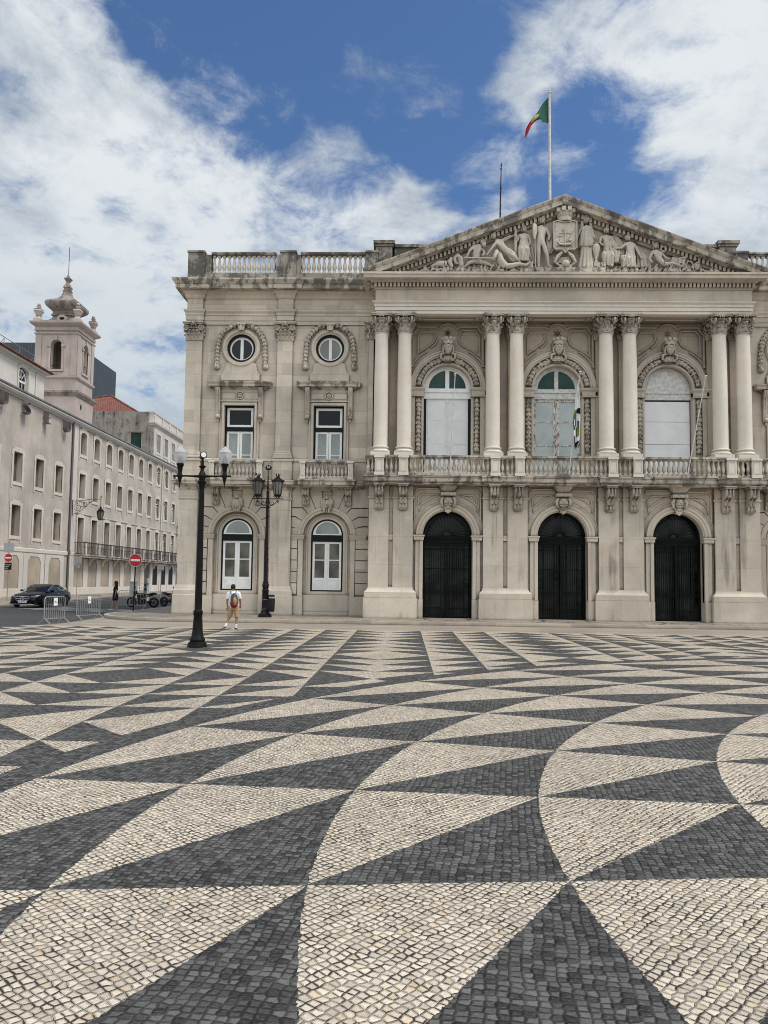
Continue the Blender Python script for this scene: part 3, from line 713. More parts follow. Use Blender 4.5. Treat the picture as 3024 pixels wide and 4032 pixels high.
def leaf(g,base,out,h,w,curl=.12,n=6):
    """acanthus-like leaf rising from base, tip rolling outwards"""
    base=V(base); out=V(out).normalized(); side=V((0,0,1)).cross(out)
    vs=[];fs=[]
    for i in range(n+1):
        t=i/n
        z=h*(t if t<.8 else .8+.2*sin((t-.8)/.2*pi)*.9-.1*(t-.8)/.2); o=curl*(t**3)*1.0+.02
        ww=w*(.55+.6*sin(pi*min(1,t*1.05)))*(1 if t<.85 else .8)
        lob=1+.22*(i%2)
        c=base+V((0,0,z))+out*o
        vs+= [c-side*ww*.5*lob-out*.02,c+out*.035,c+side*ww*.5*lob-out*.02,c-out*.05]
    for i in range(n):
        a=i*4;b2=a+4
        for q in range(4):
            fs.append((a+q,a+(q+1)%4,b2+(q+1)%4,b2+q))
    fs.append((n*4,n*4+1,n*4+2,n*4+3))
    g.add(vs,fs)
    t=base+V((0,0,h*.86))+out*(curl*1.05); g.ball(t,(w*.3,w*.3,h*.1),6,4)
def capital_col():
    g=G()
    g.lathe(0,0,[(.36,0),(.385,.02),(.385,.05),(.345,.07)],20)
    g.lathe(0,0,[(.315,.05),(.32,.3),(.34,.5),(.4,.66),(.43,.72)],20)
    for k in range(8):
        a=2*pi*k/8+pi/8; leaf(g,(.315*cos(a),.315*sin(a),.06),(cos(a),sin(a),0),.30,.235,.12)
    for k in range(8):
        a=2*pi*k/8; leaf(g,(.32*cos(a),.32*sin(a),.14),(cos(a),sin(a),0),.42,.23,.15)
    g.lathe(0,0,[(.4,.62),(.44,.66),(.4,.70)],20)
    pl=[]
    for q in range(4):
        a0=pi/4+q*pi/2
        for t in (-.16,.16): pl.append((.66*cos(a0)-t*.55*sin(a0),.66*sin(a0)+t*.55*cos(a0)))
        am=a0+pi/4
        pl.append((.40*cos(am),.40*sin(am)))
    g.prism(pl,'xy',.80,.86); g.prism([(x*1.06,y*1.06) for x,y in pl],'xy',.86,.92)
    for q in range(4):
        a0=pi/4+q*pi/2
        for s in (-1,1):
            a=a0+s*.52; ax=(-sin(a),cos(a),0) if s>0 else (-sin(a),cos(a),0)
            spiral(g,.50*cos(a0)-0*s,.50*sin(a0),.64,.15,.05,ax=(-sin(a0+s*.72),cos(a0+s*.72),0),hand=-s)
        am=a0+pi/4; c=(.43*cos(am),.43*sin(am),.84)
        g.ball(c,(.07,.07,.09),8,6)
        for t in (-.09,.09): g.ball((c[0]-t*sin(am),c[1]+t*cos(am),.80),(.045,.045,.07),6,5)
        g.ball((.40*cos(am),.40*sin(am),.70),(.06,.06,.03),6,4)
    return g
def capital_pil(w):
    """flat pilaster capital, width w, faces -y, wall plane at y=0"""
    g=G(); h=w/2
    g.prism([(-h,0.02),(h,.02),(h,.25),(h+.03,.45),(h+.08,.62),(-h-.08,.62),(-h-.03,.45),(-h,.25)],'xz',-.02,.16)
    for k in range(4): leaf(g,(-h+w*(k+.5)/4,-.02,.03),(0,-1,0),.30,w*.28,.1)
    for k in range(3): leaf(g,(-h+w*(k+1)/4,-.03,.12),(0,-1,0),.42,w*.27,.13)
    for s in (-1,1):
        leaf(g,(s*h,.05,.03),(s,0,0),.3,.16,.1); leaf(g,(s*h,.05,.12),(s,-.4,0),.42,.16,.13)
        spiral(g,s*(h-.01),-.13,.62,.155,.14,ax=(1,0,0),hand=s)
    g.box(-h-.13,h+.13,-.2,.16,.80,.86); g.box(-h-.17,h+.17,-.24,.16,.86,.92)
    g.box(-h-.05,h+.05,-.08,.16,.6,.8)
    g.ball((0,-.2,.84),(.08,.06,.12),8,6)
    for t in (-.1,.1): g.ball((t,-.18,.78),(.05,.04,.09),6,5)
    return g
cap_p=mesh('capital',capital_pil(.8),M['stone_carve'],50)
for x in (-11.04,-6.32,2*AX+6.32,2*AX+11.04): part_from_mesh('capital',cap_p,(x,38.7,14.2),CH)
g=G(); g.merge(capital_pil(.4)); 
# --- columns
pr=[(.345,8.42),(.36,8.40)]
g=G(); g.box(-.47,.47,-.47,.47,0,.2)
g.lathe(0,0,[(.45,.2),(.47,.24),(.47,.29),(.44,.33),(.39,.345),(.38,.385),(.395,.41),(.425,.44),(.425,.475),(.39,.5),(.36,.505),(.352,.54),(.35,.9),(.35,2.2),(.345,3.6),(.335,4.9),(.32,6.0),(.318,6.12),(.34,6.14),(.345,6.17),(.33,6.2)],28)
col_m=mesh('column',g,M['stone_pale'],40); cap_m=mesh('capital',capital_col(),M['stone_carve'],50)
for x in cols:
    c=part_from_mesh('column',col_m,(x,37.47,7.98),CH); k=part_from_mesh('capital',cap_m,(x,37.47,14.16),c)
cap_q=mesh('capital',capital_pil(.62),M['stone_carve'],50)
for x in cols:
    xx=x; g=G(); g.box(xx-.31,xx+.31,YC-.14,YC+.02,7.0,14.2); g.box(xx-.38,xx+.38,YC-.2,YC,7.98,8.3)
    p=P('pilaster',g,M['stone_rear']); part_from_mesh('capital',cap_q,(xx,YC-.14,14.12),p)
for s in (-1,1):
    x=AX+s*9.33; g=G(); g.box(x-.22,x+.22,YC-.0,YW+.02,7.0,14.2); p=P('pilaster',g,M['stone']); part_from_mesh('capital',cap_q,(x,YC,14.15),p)
# --- balcony slab, balustrades
g=G()
def slabplan(d):
    pts=[(AX-9.55-d,38.4),(AX-9.55-d,36.25-d)]
    for x in pairs:
        pass
    pts=[(AX-9.6-d,38.7),(AX-9.6-d,36.28-d)]
    for i,x in enumerate(pairs):
        if i>0: pts+=[(x-1.2-d,36.4-d),(x-1.2-d,36.28-d)]
        if i<3: pts+=[(x+1.2+d,36.28-d),(x+1.2+d,36.4-d)]
    pts+=[(AX+9.6+d,36.28-d),(AX+9.6+d,38.7)]
    return pts
g.prism(slabplan(-.1),'xy',6.55,6.64); g.prism(slabplan(-.02),'xy',6.64,6.68); g.prism(slabplan(0),'xy',6.68,6.86); g.prism(slabplan(.04),'xy',6.86,6.93)
P('balcony_slab',g,M['stone_dirty'])
bal_prof=[(.085,0),(.085,.06),(.06,.08),(.045,.12),(.085,.2),(.1,.27),(.085,.36),(.05,.5),(.04,.6),(.055,.63),(.045,.66),(.08,.69),(.08,.75)]
g=G(); g.lathe(0,0,bal_prof,10); g.box(-.085,.085,-.085,.085,0,.07); g.box(-.08,.08,-.08,.08,.69,.755)
bal_m=mesh('baluster',g,M['stone_carve'],50)
g=G(); g.lathe(0,0,[(r*1.12,z*1.28) for r,z in bal_prof],10); g.box(-.09,.09,-.09,.09,0,.09); g.box(-.085,.085,-.085,.085,.88,.97)
balR_m=mesh('baluster',g,M['stone_plain'],50)
def balustrade(xs0,xs1,y,z0,h,n,bm,matname,parent=CH,ends=False,dep=.13):
    g=G(); g.box(xs0,xs1,y-dep,y+dep,z0,z0+.1); zt=z0+.1+h
    g.box(xs0,xs1,y-dep,y+dep,zt,zt+.06); g.box(xs0,xs1,y-dep-.04,y+dep+.04,zt+.06,zt+.15)
    p=P('balustrade',g,M[matname])
    for k in range(n): part_from_mesh('baluster',bm,(xs0+(xs1-xs0)*(k+.5)/n,y,z0+.1),p)
    return p
def pedestal(x,y,z0,z1,hw,matname,dep=.2,name='pedestal'):
    g=G(); g.box(x-hw-.03,x+hw+.03,y-dep-.03,y+dep,z0,z0+.14); g.box(x-hw,x+hw,y-dep,y+dep,z0+.14,z1-.1); g.box(x-hw-.04,x+hw+.04,y-dep-.04,y+dep,z1-.1,z1)
    g.frame(x-hw+.05,x+hw-.05,z0+.2,z1-.16,.03,y-dep-.015,y-dep)
    return P(name,g,M[matname])
yb=36.42
for x in cols: pedestal(x,yb,6.93,7.86,.215,'stone_pale')
edges=[AX-9.5]+cols+[AX+9.5]
for i in range(len(edges)-1):
    a=edges[i]+(.215 if i else 0); c=edges[i+1]-(.215 if i<len(edges)-2 else 0)
    if c-a<.1: continue
    n=max(1,round((c-a)/.225)); balustrade(a,c,yb,6.93,.72,n,bal_m,'stone_dirty',dep=.11)
# side returns of the balcony
for s in (-1,1):
    x=AX+s*9.42; g=G(); g.box(x-.1,x+.1,yb+.12,38.4,6.93,7.03); g.box(x-.13,x+.13,yb+.12,38.4,7.75,7.9); p=P('balustrade',g,M['stone_dirty'])
    for k in range(8): part_from_mesh('baluster',bal_m,(x,yb+.3+.23*k,7.03),p)
# wing balconies
for mm in (0,1):
    for x in wb:
        X=2*AX-x if mm else x
        g=G(); g.box(X-1.42,X+1.42,38.05,38.9,6.66,6.86); g.box(X-1.48,X+1.48,38.0,38.9,6.86,6.93); g.box(X-1.36,X+1.36,38.12,38.9,6.58,6.66); P('balcony_slab',g,M['stone_dirty'])
        for s in (-1,1): pedestal(X+s*1.2,38.22,6.93,7.86,.12,'stone_pale',.12)
        balustrade(X-1.08,X+1.08,38.22,6.93,.7,11,bal_m,'stone_dirty',dep=.1)
        for s in (-1,1):
            g=G(); g.box(X+s*1.2-.1,X+s*1.2+.1,38.34,38.82,6.93,7.03); g.box(X+s*1.2-.12,X+s*1.2+.12,38.34,38.82,7.73,7.86); g.box(X+s*1.2-.07,X+s*1.2+.07,38.5,38.64,7.03,7.73)
            P('balustrade',g,M['stone_dirty'])
# roof balustrades of the wings
for mm in (0,1):
    for a,c,n in ((-10.3,-6.9,13),(-5.62,-2.1,13)):
        A,Cc=(2*AX-c,2*AX-a) if mm else (a,c)
        balustrade(A,Cc,39.0,17.72,.97,n,balR_m,'stone_black',dep=.15)
    for x,hw in ((-11.08,.42),(-6.26,.4),(-1.9,.3)):
        X=2*AX-x if mm else x
        pedestal(X,39.0,17.3,18.98,hw,'stone_black',.26)
    g=G(); g.box(-11.4,-1.5,38.78,39.3,17.25,17.72); g.box(-10.66,-10.3,38.84,39.2,17.7,18.8); g.box(-6.88,-6.66,38.84,39.2,17.7,18.8); g.box(-5.86,-5.62,38.84,39.2,17.7,18.8)
    P('parapet',mir(g) if mm else g,M['stone_black'])
g=G()
for s in (-1,1): g.sweep([(AX+s*11.24+.0,66,0),(AX+s*11.24,39.3,0)] if s<0 else [(AX+11.24,39.3,0),(AX+11.24,66,0)],(0,0,1),[(-.3,17.3),(0,17.3),(0,18.9),(-.3,18.9)])
# attic behind the pediment
g=G(); g.box(AX-8.3,AX+8.3,39.1,40.2,17.3,19.3); g.box(AX-8.3,AX+8.3,39.0,40.3,19.3,19.45)
for s in (-1,1):
    x=AX+s*8.85; g.box(x-.42,x+.42,38.95,40.3,17.3,19.3); g.box(x-.5,x+.5,38.87,40.4,19.3,19.42); g.box(x-.56,x+.56,38.8,40.45,19.42,19.58)
P('attic',g,M['stone_black'])
# --- entablature and cornice of the wings
PB('entablature',lambda g:g.sweep([(-11.45,66,0),(-11.45,38.7,0),(-10.63,38.7,0),(-10.63,38.81,0),(-6.71,38.81,0),(-6.71,38.7,0),(-5.93,38.7,0),(-5.93,38.81,0),(-1.4,38.81,0)],(0,0,1),
   [(-.1,15.05),(.02,15.05),(.02,15.24),(.05,15.26),(.05,15.5),(.08,15.52),(.08,15.62),(.15,15.72),(.15,15.8),(0,15.82),(0,16.38),(.06,16.42),(.1,16.5),(.12,16.6),(.24,16.74),(.26,16.78),(-.1,16.8)]),M['stone'])
PB('cornice',lambda g:g.sweep([(-11.45,66,0),(-11.45,38.7,0),(-10.63,38.7,0),(-10.63,38.78,0),(-6.71,38.78,0),(-6.71,38.7,0),(-5.93,38.7,0),(-5.93,38.78,0),(-1.4,38.78,0)],(0,0,1),
   [(-.3,16.79),(.5,16.79),(.5,17.0),(.54,17.02),(.66,17.2),(.66,17.28),(-.3,17.36)]),M['stone_dirty'])
# --- central entablature
cpth=[(AX-9.18,38.9,0),(AX-9.18,YP,0),(AX+9.18,YP,0),(AX+9.18,38.9,0)]
g=G(); g.sweep(cpth,(0,0,1),[(-1.0,15.07),(0,15.07),(0,15.22),(.03,15.225),(.03,15.42),(.06,15.425),(.06,15.54),(.12,15.6),(.15,15.62),(.15,15.67),(-1.0,15.69)])
P('architrave',g,M['stone_pale'])
g=G(); g.sweep(cpth,(0,0,1),[(-.8,15.69),(0,15.69),(0,16.28),(-.8,16.28)]); P('frieze',g,M['stone_plain'])
g=G(); g.box(AX-8.4,AX+8.4,37.9,YC+.1,15.08,15.2)
for x in bays:
    for (w,z) in ((1.55,0),(1.35,0)):
        g.sweep([(x-w,37.55+.18*(w<1.4),15.08),(x+w,37.55+.18*(w<1.4),15.08),(x+w,38.3-.12*(w<1.4),15.08),(x-w,38.3-.12*(w<1.4),15.08)],(0,0,-1),[(0,0),(0,.04),(.05,.04),(.05,0)],closed=True)
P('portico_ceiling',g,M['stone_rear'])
g=G(); g.sweep(cpth,(0,0,1),[(-.4,16.28),(.02,16.28),(.05,16.33),(.09,16.35),(.09,16.56),(.2,16.57),(.26,16.64),(.3,16.67),(.58,16.67),(.58,16.82),(.62,16.84),(.62,16.95),(-.4,16.98)])
P('cornice',g,M['stone_plain'])
g=G(); n=98
for k in range(n):
    x=AX-9.28+18.56*(k+.5)/n; g.box(x-.058,x+.058,YP-.22,YP-.08,16.37,16.555)
for k in range(7):
    for s in (-1,1):
        x=AX+s*9.26; a,c=sorted((x,x+s*.14)); g.box(a,c,37.1+.19*k-.05,37.1+.19*k+.07,16.37,16.555)
P('dentil_course',g,M['stone_plain'])
# --- pediment
zb,zt,hl=17.1,20.83,9.8
rp=[(AX-hl,YP,zb),(AX,YP,zt),(AX+hl,YP,zb)]
g=G(); g.sweep(rp,(0,-1,0),[(0,-.6),(0,.64),(.05,.635),(.17,.55),(.18,.53),(.4,.53),(.41,.26),(.45,.22),(.46,.1),(.66,.1),(.67,.06),(.74,.02),(.74,-.6)])
P('raking_cornice',g,M['stone_dirty'])
sl=(zt-zb)/hl; n=40
for s in (-1,1):
    g=G()
    for k in range(n):
        d=.35+(hl-1.75)*k/n; x=AX+s*d; zc=zt-sl*d-.6
        g.prism([(x-.058,zc-.1),(x+.058,zc-.1),(x+.058,zc+.1),(x-.058,zc+.1)],'xz',YP-.21,YP-.09)
    P('dentil_course',g,M['stone_plain'])
g=G(); g.prism([(AX-9.2,16.9),(AX+9.2,16.9),(AX,20.4)],'xz',37.22,37.4); P('tympanum',g,M['stone_plain'])
g=G(); g.prism([(AX-9.3,16.9),(AX+9.3,16.9),(AX,20.6)],'xz',37.45,41.); P('roof',g,M['zinc'])
g=G(); g.box(AX-7.6,AX+7.6,36.75,37.3,16.94,17.03); g.box(AX-1.35,AX+2.0,36.68,37.3,17.0,17.25); P('pediment_ledge',g,M['stone_dirty'])
# --- corbels below the balcony
def corbel(w,h,d,leafy=True):
    g=G(); pts=[]
    prof=[(0,0),(-d,0),(-d-.02,-.1),(-d,-.26),(-d*.86,-.36),(-d*.62,-.42),(-d*.52,-.52),(-d*.46,-.68),(-d*.42,-.8),(-d*.44,-.9),(-d*.36,-1.0),(-d*.18,-1.05),(0,-1.06)]
    prof=[(y,z*h/1.06) for y,z in prof]
    for x0,x1,k in ((-w/2,-w/2+.07,1.0),(w/2-.07,w/2,1.0),(-w/2+.07,w/2-.07,.9),(-.035,.035,1.03)):
        g.prism([(y*k,z) for y,z in prof],'yz',x0,x1)
    for s in (-1,1):
        g.lathe(0,0,[(.0,-.03),(.12,-.03),(.13,0),(.09,.02),(.05,.05),(0,.05)],12)
        # turn that disc to face sideways
        k=len(g.v)-12*6
        for i in range(k,len(g.v)):
            x,y,z=g.v[i]; g.v[i]=(s*(w/2+z*.6),-d*.78+y,-.17*h+x)
        k=len(g.v); g.lathe(0,0,[(.0,-.03),(.08,-.03),(.085,0),(.05,.03),(0,.03)],10)
        for i in range(k,len(g.v)):
            x,y,z=g.v[i]; g.v[i]=(s*(w/2+z*.6),-d*.36+y,-.88*h+x)
    for i in range(2): leaf(g,((i-.5)*w*.5,-d*.5,-.72*h),(0,-1,0),.26*h,w*.42,.16)
    leaf(g,(0,-d*.9,-.36*h),(0,-1,0),.3*h,w*.5,.06)
    g.box(-w/2-.06,w/2+.06,-d-.1,0,0,.06); g.box(-w/2-.1,w/2+.1,-d-.14,0,.06,.12)
    return g
cb=mesh('corbel',corbel(.36,1.12,.62),M['stone_carve'],50)
for x in cols: part_from_mesh('corbel',cb,(x,YP,6.45),CH)
cb2=mesh('corbel',corbel(.3,.86,.42),M['stone_carve'],50)
for x in wb:
    for s in (-1,1):
        for mm in (0,1):
            X=x+s*1.08; X=2*AX-X if mm else X
            part_from_mesh('corbel',cb2,(X,YW-.05,6.5),CH)
# keystones of the three gates: cartouche under a small bracket
g=G(); g.frustum(0,-.2,.82,1.3,.22,.12,.46,.36); g.box(-.36,.36,-.5,.1,.62,.82); 
for t in (-.22,0,.22): g.ball((t,-.51,.72),(.07,.03,.07),8,6)
for s in (-1,1):
    g.tube([(s*.16,-.2,.62),(s*.27,-.34,.5),(s*.33,-.36,.25),(s*.3,-.32,0),(s*.2,-.26,-.1)],[.05,.07,.075,.06,.04],8)
    g.ball((s*.33,-.3,.3),(.09,.07,.12),8,6)
g.ball((0,-.3,.25),(.24,.14,.34),14,10); g.ball((0,-.42,.35),(.1,.06,.13),10,8)
for z in (.02,.14,.4): g.tube([(-.2,-.4,z),(0,-.46,z+.03),(.2,-.4,z)],.025,6)
g.prism([(-.22,.1),(.22,.1),(.16,-.32),(-.16,-.32)],'xz',-.24,.05); g.ball((0,-.26,-.12),(.15,.06,.12),10,6); g.box(-.14,.14,-.26,0,-.45,-.3); g.ball((0,-.2,-.48),(.08,.08,.07),8,6)
ks=mesh('keystone',g,M['stone_carve'],50)
for x in bays: part_from_mesh('keystone',ks,(x,37.3,5.6),CH,scale=(1,.9,.73))
# ------------------------------------------------------------------ gates
def gate(x):
    y=37.72
    g=G(); 
    g.prism(archpoly(x,1.2,.13,4.13),'xz',y+.02,y+.1,[archpoly(x,1.12,.22,4.13)])
    g.box(x-1.14,x+1.14,y-.02,y+.08,3.78,4.16); g.box(x-.05,x+.05,y-.04,y+.08,.2,3.8)
    for z in (.2,.62,1.35,1.45,2.55,3.5,3.7): g.box(x-1.14,x+1.14,y-.005,y+.05,z-.025,z+.025)
    for s in (-1,1):
        for u in (.12,.3,1.08,.84): g.box(x+s*u-.018,x+s*u+.018,y-.01,y+.04,.2,3.8)
        for k in range(5):
            u=.39+.09*k; g.box(x+s*u-.009,x+s*u+.009,y,y+.02,.2,3.8)
        for z0 in (.3,.75,1.6,1.95,2.3,2.65,3.0,3.3):
            for u in (.21,.96):
                for q in (-1,1):
                    g.tube([(x+s*u+q*.07*cos(t),y,z0+.16+q*.0+.09*sin(t)*1.0) for t in [i*pi/5 for i in range(11)]],.009,5)
                g.ball((x+s*u,y,z0+.02),(.02,.015,.03),6,4)
    # fanlight: hub, spokes and a border of scrolls
    g.prism(arc(x,4.16,.26,0,180,12),'xz',y,y+.04,[arc(x,4.16,.2,4,176,12)])
    for k in range(17):
        a=pi*(k+.5)/17; r1=.92
        g.tube([(x+.26*cos(a),y+.02,4.16+.26*sin(a)),(x+r1*cos(a),y+.02,4.16+r1*sin(a))],.011,5)
        for q in (-1,0,1):
            am=a+q*.055
            g.tube([(x+(.90)*cos(a),y+.02,4.16+.9*sin(a)),(x+1.0*cos(am),y,4.16+1.0*sin(am)),(x+1.09*cos(am+q*.03),y+.02,4.16+1.09*sin(am+q*.03))],.009,5)
        a2=pi*k/17+.02
        g.tube([(x+(.98+.05*cos(t))*cos(a2)-.05*sin(t)*sin(a2),y+.01,4.16+(.98+.05*cos(t))*sin(a2)+.05*sin(t)*cos(a2)) for t in [i*pi/4 for i in range(9)]],.008,5)
    for k in range(9): 
        u=-1.0+2.0*(k+.5)/9; g.tube([(x+u-.08,y-.03,3.92),(x+u,y-.03,4.02),(x+u+.08,y-.03,3.92)],.012,5)
    gt=P('gate',g,M['iron_green'],40)
    g=G(); g.prism(archpoly(x,1.2,.13,4.15),'xz',37.9,37.93); P('pane',g,M['door_glass'],parent=gt)
    return gt
gates=[gate(x) for x in bays]
# ------------------------------------------------------------------ windows of the wings
def lowwin(X):
    y=39.12; g=G(); g.prism(archpoly(X,.83,1.3,4.19),'xz',y,y+.1,[archpoly(X,.735,1.4,4.19)]); g.box(X-.8,X+.8,y-.03,y+.1,3.86,4.17)
    w=P('window',g,M['green_dark'])
    g=G(); g.prism([(X-.735,4.2),(X+.735,4.2)]+arc(X,4.2,.735,0,180,20),'xz',y+.02,y+.08,[[(X-.6,4.26),(X+.6,4.26)]+arc(X,4.26,.6,0,180,18)])
    for s in (-1,1):
        a,c=sorted((X+s*.01,X+s*.735)); g.frame(a,c,1.4,3.86,.11,y+.02,y+.07,wb=.62); g.box(a+.11,c-.11,y+.03,y+.06,2.9,2.95)
        g.frame(a+.13,c-.13,1.5,1.92,.03,y,y+.03); g.box(a+.2,c-.2,y-.005,y+.02,1.57,1.85); g.box(a+.25,c-.25,y-.012,y+.02,1.64,1.78)
    g.box(X-.03,X+.03,y-.005,y+.02,1.4,3.86)
    P('casement',g,M['white_paint'],parent=w)
    g=G(); g.box(X-.72,X+.72,y+.055,y+.075,2.0,3.84); P('pane',g,M['pane_dim'],parent=w)
    for s in (-1,1):
        g=G()
        for z0,z1 in ((3.0,3.7),(2.1,2.8)):
            g.frame(X+s*.37-.17,X+s*.37+.17,z0,z1,.025,y+.05,y+.056); g.frame(X+s*.37-.1,X+s*.37+.1,z0+.12,z1-.12,.02,y+.05,y+.056)
        P('shutter',g,M['pane_dim'],parent=w)
    g=G(); g.prism([(X-.6,4.26),(X+.6,4.26)]+arc(X,4.26,.6,0,180,18),'xz',y+.05,y+.07); P('pane',g,M['pane_grey'],parent=w)
    g=G(); g.sweep(xz([(X-.7,3.92),(X+.7,3.92)],y-.03),(0,-1,0),[(-.1,0),(-.1,.03),(.03,.03),(.03,0)]); P('transom',g,M['green_dark'],parent=w)
def frenchwin(X,dark_gap):
    y=39.0; g=G(); g.frame(X-.78,X+.78,6.95,10.83,.1,y,y+.12); g.box(X-.7,X+.7,y-.02,y+.12,9.5,9.72)
    w=P('window',g,M['green_dark'])
    g=G(); g.frame(X-.68,X+.68,9.72,10.73,.12,y+.02,y+.08)
    for s in (-1,1):
        a,c=sorted((X+s*.01,X+s*.68)); g.frame(a,c,6.98,9.5,.11,y+.02,y+.08,wb=.3); g.box(a+.1,c-.1,y+.03,y+.06,8.25,8.3)
    P('casement',g,M['white_paint'],parent=w)
    g=G(); g.box(X-.66,X+.66,y+.06,y+.075,7.0,9.45); P('pane',g,M['pane_grey'],parent=w)
    g=G(); g.box(X-.6,X+.6,y+.06,y+.075,9.8,10.64); P('pane',g,M['pane_dark'],parent=w)
    if dark_gap:
        g=G(); g.box(X+.12,X+.56,y+.05,y+.06,7.2,7.82); g.box(X-.57,X-.12,y+.05,y+.06,7.2,7.75); g.box(X-.6,X+.6,y+.045,y+.06,10.42,10.62)
        P('blind',g,[M['pane_dark']],parent=w)
def oculus(X,mat):
    y=39.0; g=G()
    g.sweep(xz(arc(X,13.82,.74,0,345,23),y),(0,-1,0),[(-.12,-.1),(-.12,.1),(0.02,.1),(.02,-.1)],closed=True); w=P('oculus_window',g,M['green_dark'],40)
    g=G(); g.sweep(xz(arc(X,13.80,.64,0,345,23),y),(0,-1,0),[(-.1,-.06),(-.1,.02),(0,.02),(0,-.06)],closed=True); g.box(X-.075,X+.075,y-.015,y+.04,13.2,14.4); g.box(X-.012,X+.012,y-.03,y,13.2,14.4)
    P('frame',g,M['white_paint'],40,parent=w)
    g=G(); g.prism(arc(X,13.8,.6,0,345,23),'xz',y+.02,y+.04); P('pane',g,mat,parent=w)
def bell(g,m,s=1.,seg=7):
    """one hanging husk of a garland"""
    q=G(); q.lathe(0,0,[(.03,.12),(.075,.09),(.10,.02),(.115,-.06),(.09,-.1),(.05,-.13)],seg,fold=4,amp=.22); 
    for k in range(3):
        a=2*pi*k/3+.5; q.ball((.10*cos(a),.10*sin(a),-.06),(.045,.045,.055),6,4)
    g.merge(q,m@MX.Scale(s,4))
def garland(g,pts,y,n,s):
    """husks strung along a polyline in the facade plane"""
    L=[0]
    for i in range(1,len(pts)): L.append(L[-1]+hypot(pts[i][0]-pts[i-1][0],pts[i][1]-pts[i-1][1]))
    for k in range(n):
        d=L[-1]*(k+.5)/n; i=max(j for j in range(len(L)) if L[j]<=d); i=min(i,len(pts)-2)
        t=(d-L[i])/(L[i+1]-L[i]); x=pts[i][0]+(pts[i+1][0]-pts[i][0])*t; z=pts[i][1]+(pts[i+1][1]-pts[i][1])*t
        dx,dz=pts[i+1][0]-pts[i][0],pts[i+1][1]-pts[i][1]; a=atan2(dx,-dz)
        bell(g,MX.Translation((x,y,z))@MX.Rotation(-a,4,'Y')@MX.Rotation(random.uniform(0,6),4,'Z'),s)
def oculus_surround(X):
    g=G(); pf=[(0,-.05),(0,.05),(.07,.06),(.1,.11),(.2,.12),(.24,.06),(.26,.06),(.28,-.05)]
    g.sweep(xz(arc(X,13.82,.74,0,352,40),YW),(0,-1,0),pf,closed=True)
    g.prism([(X-.13,14.72),(X+.13,14.72),(X+.2,15.08),(X-.2,15.08)],'xz',YW-.24,YW); g.box(X-.24,X+.24,YW-.28,YW,15.0,15.1); g.box(X-.05,X+.05,YW-.27,YW-.2,14.72,15.0)
    for s in (-1,1): g.ball((X+s*.15,YW-.22,14.98),(.05,.06,.06),8,6)
    P('oculus_surround',g,M['stone_plain'],40)
    for s in (-1,1):
        g=G(); pts=[(X+s*1.22*sin(radians(a)),13.84+1.22*cos(radians(a))) for a in range(12,92,8)]+[(X+s*1.25,13.5),(X+s*1.26,12.95)]
        garland(g,pts,YW-.06,13,1.05)
        bell(g,MX.Translation((X+s*1.26,YW-.07,12.86)),1.35)
        P('garland',g,M['stone_carve'],60)
    g=G(); pts=[(X-1.0,12.1),(X-1.0,12.45),(X-.86,12.62),(X-.8,12.95),(X-.7,13.05),(X+.7,13.05),(X+.8,12.95),(X+.86,12.62),(X+1.0,12.45),(X+1.0,12.1)]
    g.prism(pts,'xz',YW-.08,YW); g.prism([(x,z-.0) for x,z in [(X-1.0,12.1),(X+1.0,12.1),(X+1.0,12.42),(X-1.0,12.42)]],'xz',YW-.13,YW)
    P('apron',g,M['stone_plain'])
def hood(X):
    g=G(); g.sweep([(X-1.3,38.9,0),(X-1.3,38.78,0),(X+1.3,38.78,0),(X+1.3,38.9,0)],(0,0,1),[(-.1,11.62),(.02,11.62),(.06,11.7),(.1,11.74),(.3,11.76),(.3,11.86),(.36,11.96),(.36,12.0),(-.1,12.05)])
    P('window_hood',g,M['stone_dirty'])
    g=G(); g.frame(X-1.02,X+1.02,7.0,11.06,.24,38.78,38.86,wb=.01); g.frame(X-.9,X+.9,7.0,10.95,.12,38.74,38.8,wb=.01); g.box(X-1.1,X+1.1,38.76,38.86,11.06,11.62)
    for s in (-1,1):
        g.frame(X+s*.58-.36,X+s*.58+.36,11.15,11.5,.03,38.735,38.77)
    g.sweep(xz(arc(X,11.33,.17,0,340,17),38.76),(0,-1,0),[(0,0),(0,.05),(.04,.05),(.04,0)],closed=True); 
    for k in range(6): g.ball((X+.08*cos(k*pi/3),38.74,11.33+.08*sin(k*pi/3)),(.05,.03,.05),6,4)
    g.ball((X,38.73,11.33),(.045,.04,.045),6,4)
    g.box(X-1.02,X+1.02,38.72,38.9,11.0,11.06)
    P('window_surround',g,M['stone_plain'])
    for s in (-1,1):
        g=G(); xx=X+s*1.1; g.prism([(YW,11.72),(38.52,11.72),(38.5,11.5),(38.62,11.3),(38.68,10.7),(38.7,10.35),(38.66,10.2),(38.72,10.1),(YW,10.08)],'yz',xx-.11,xx+.11); g.prism([(YW,11.7),(38.5,11.7),(38.47,11.5),(38.6,11.28),(38.66,10.7),(38.68,10.3),(YW,10.25)],'yz',xx-.03,xx+.03)
        g.ball((xx,38.62,10.2),(.13,.1,.12),10,6); g.ball((xx,38.68,10.02),(.06,.06,.1),8,6)
        P('console',g,M['stone_carve'],50)
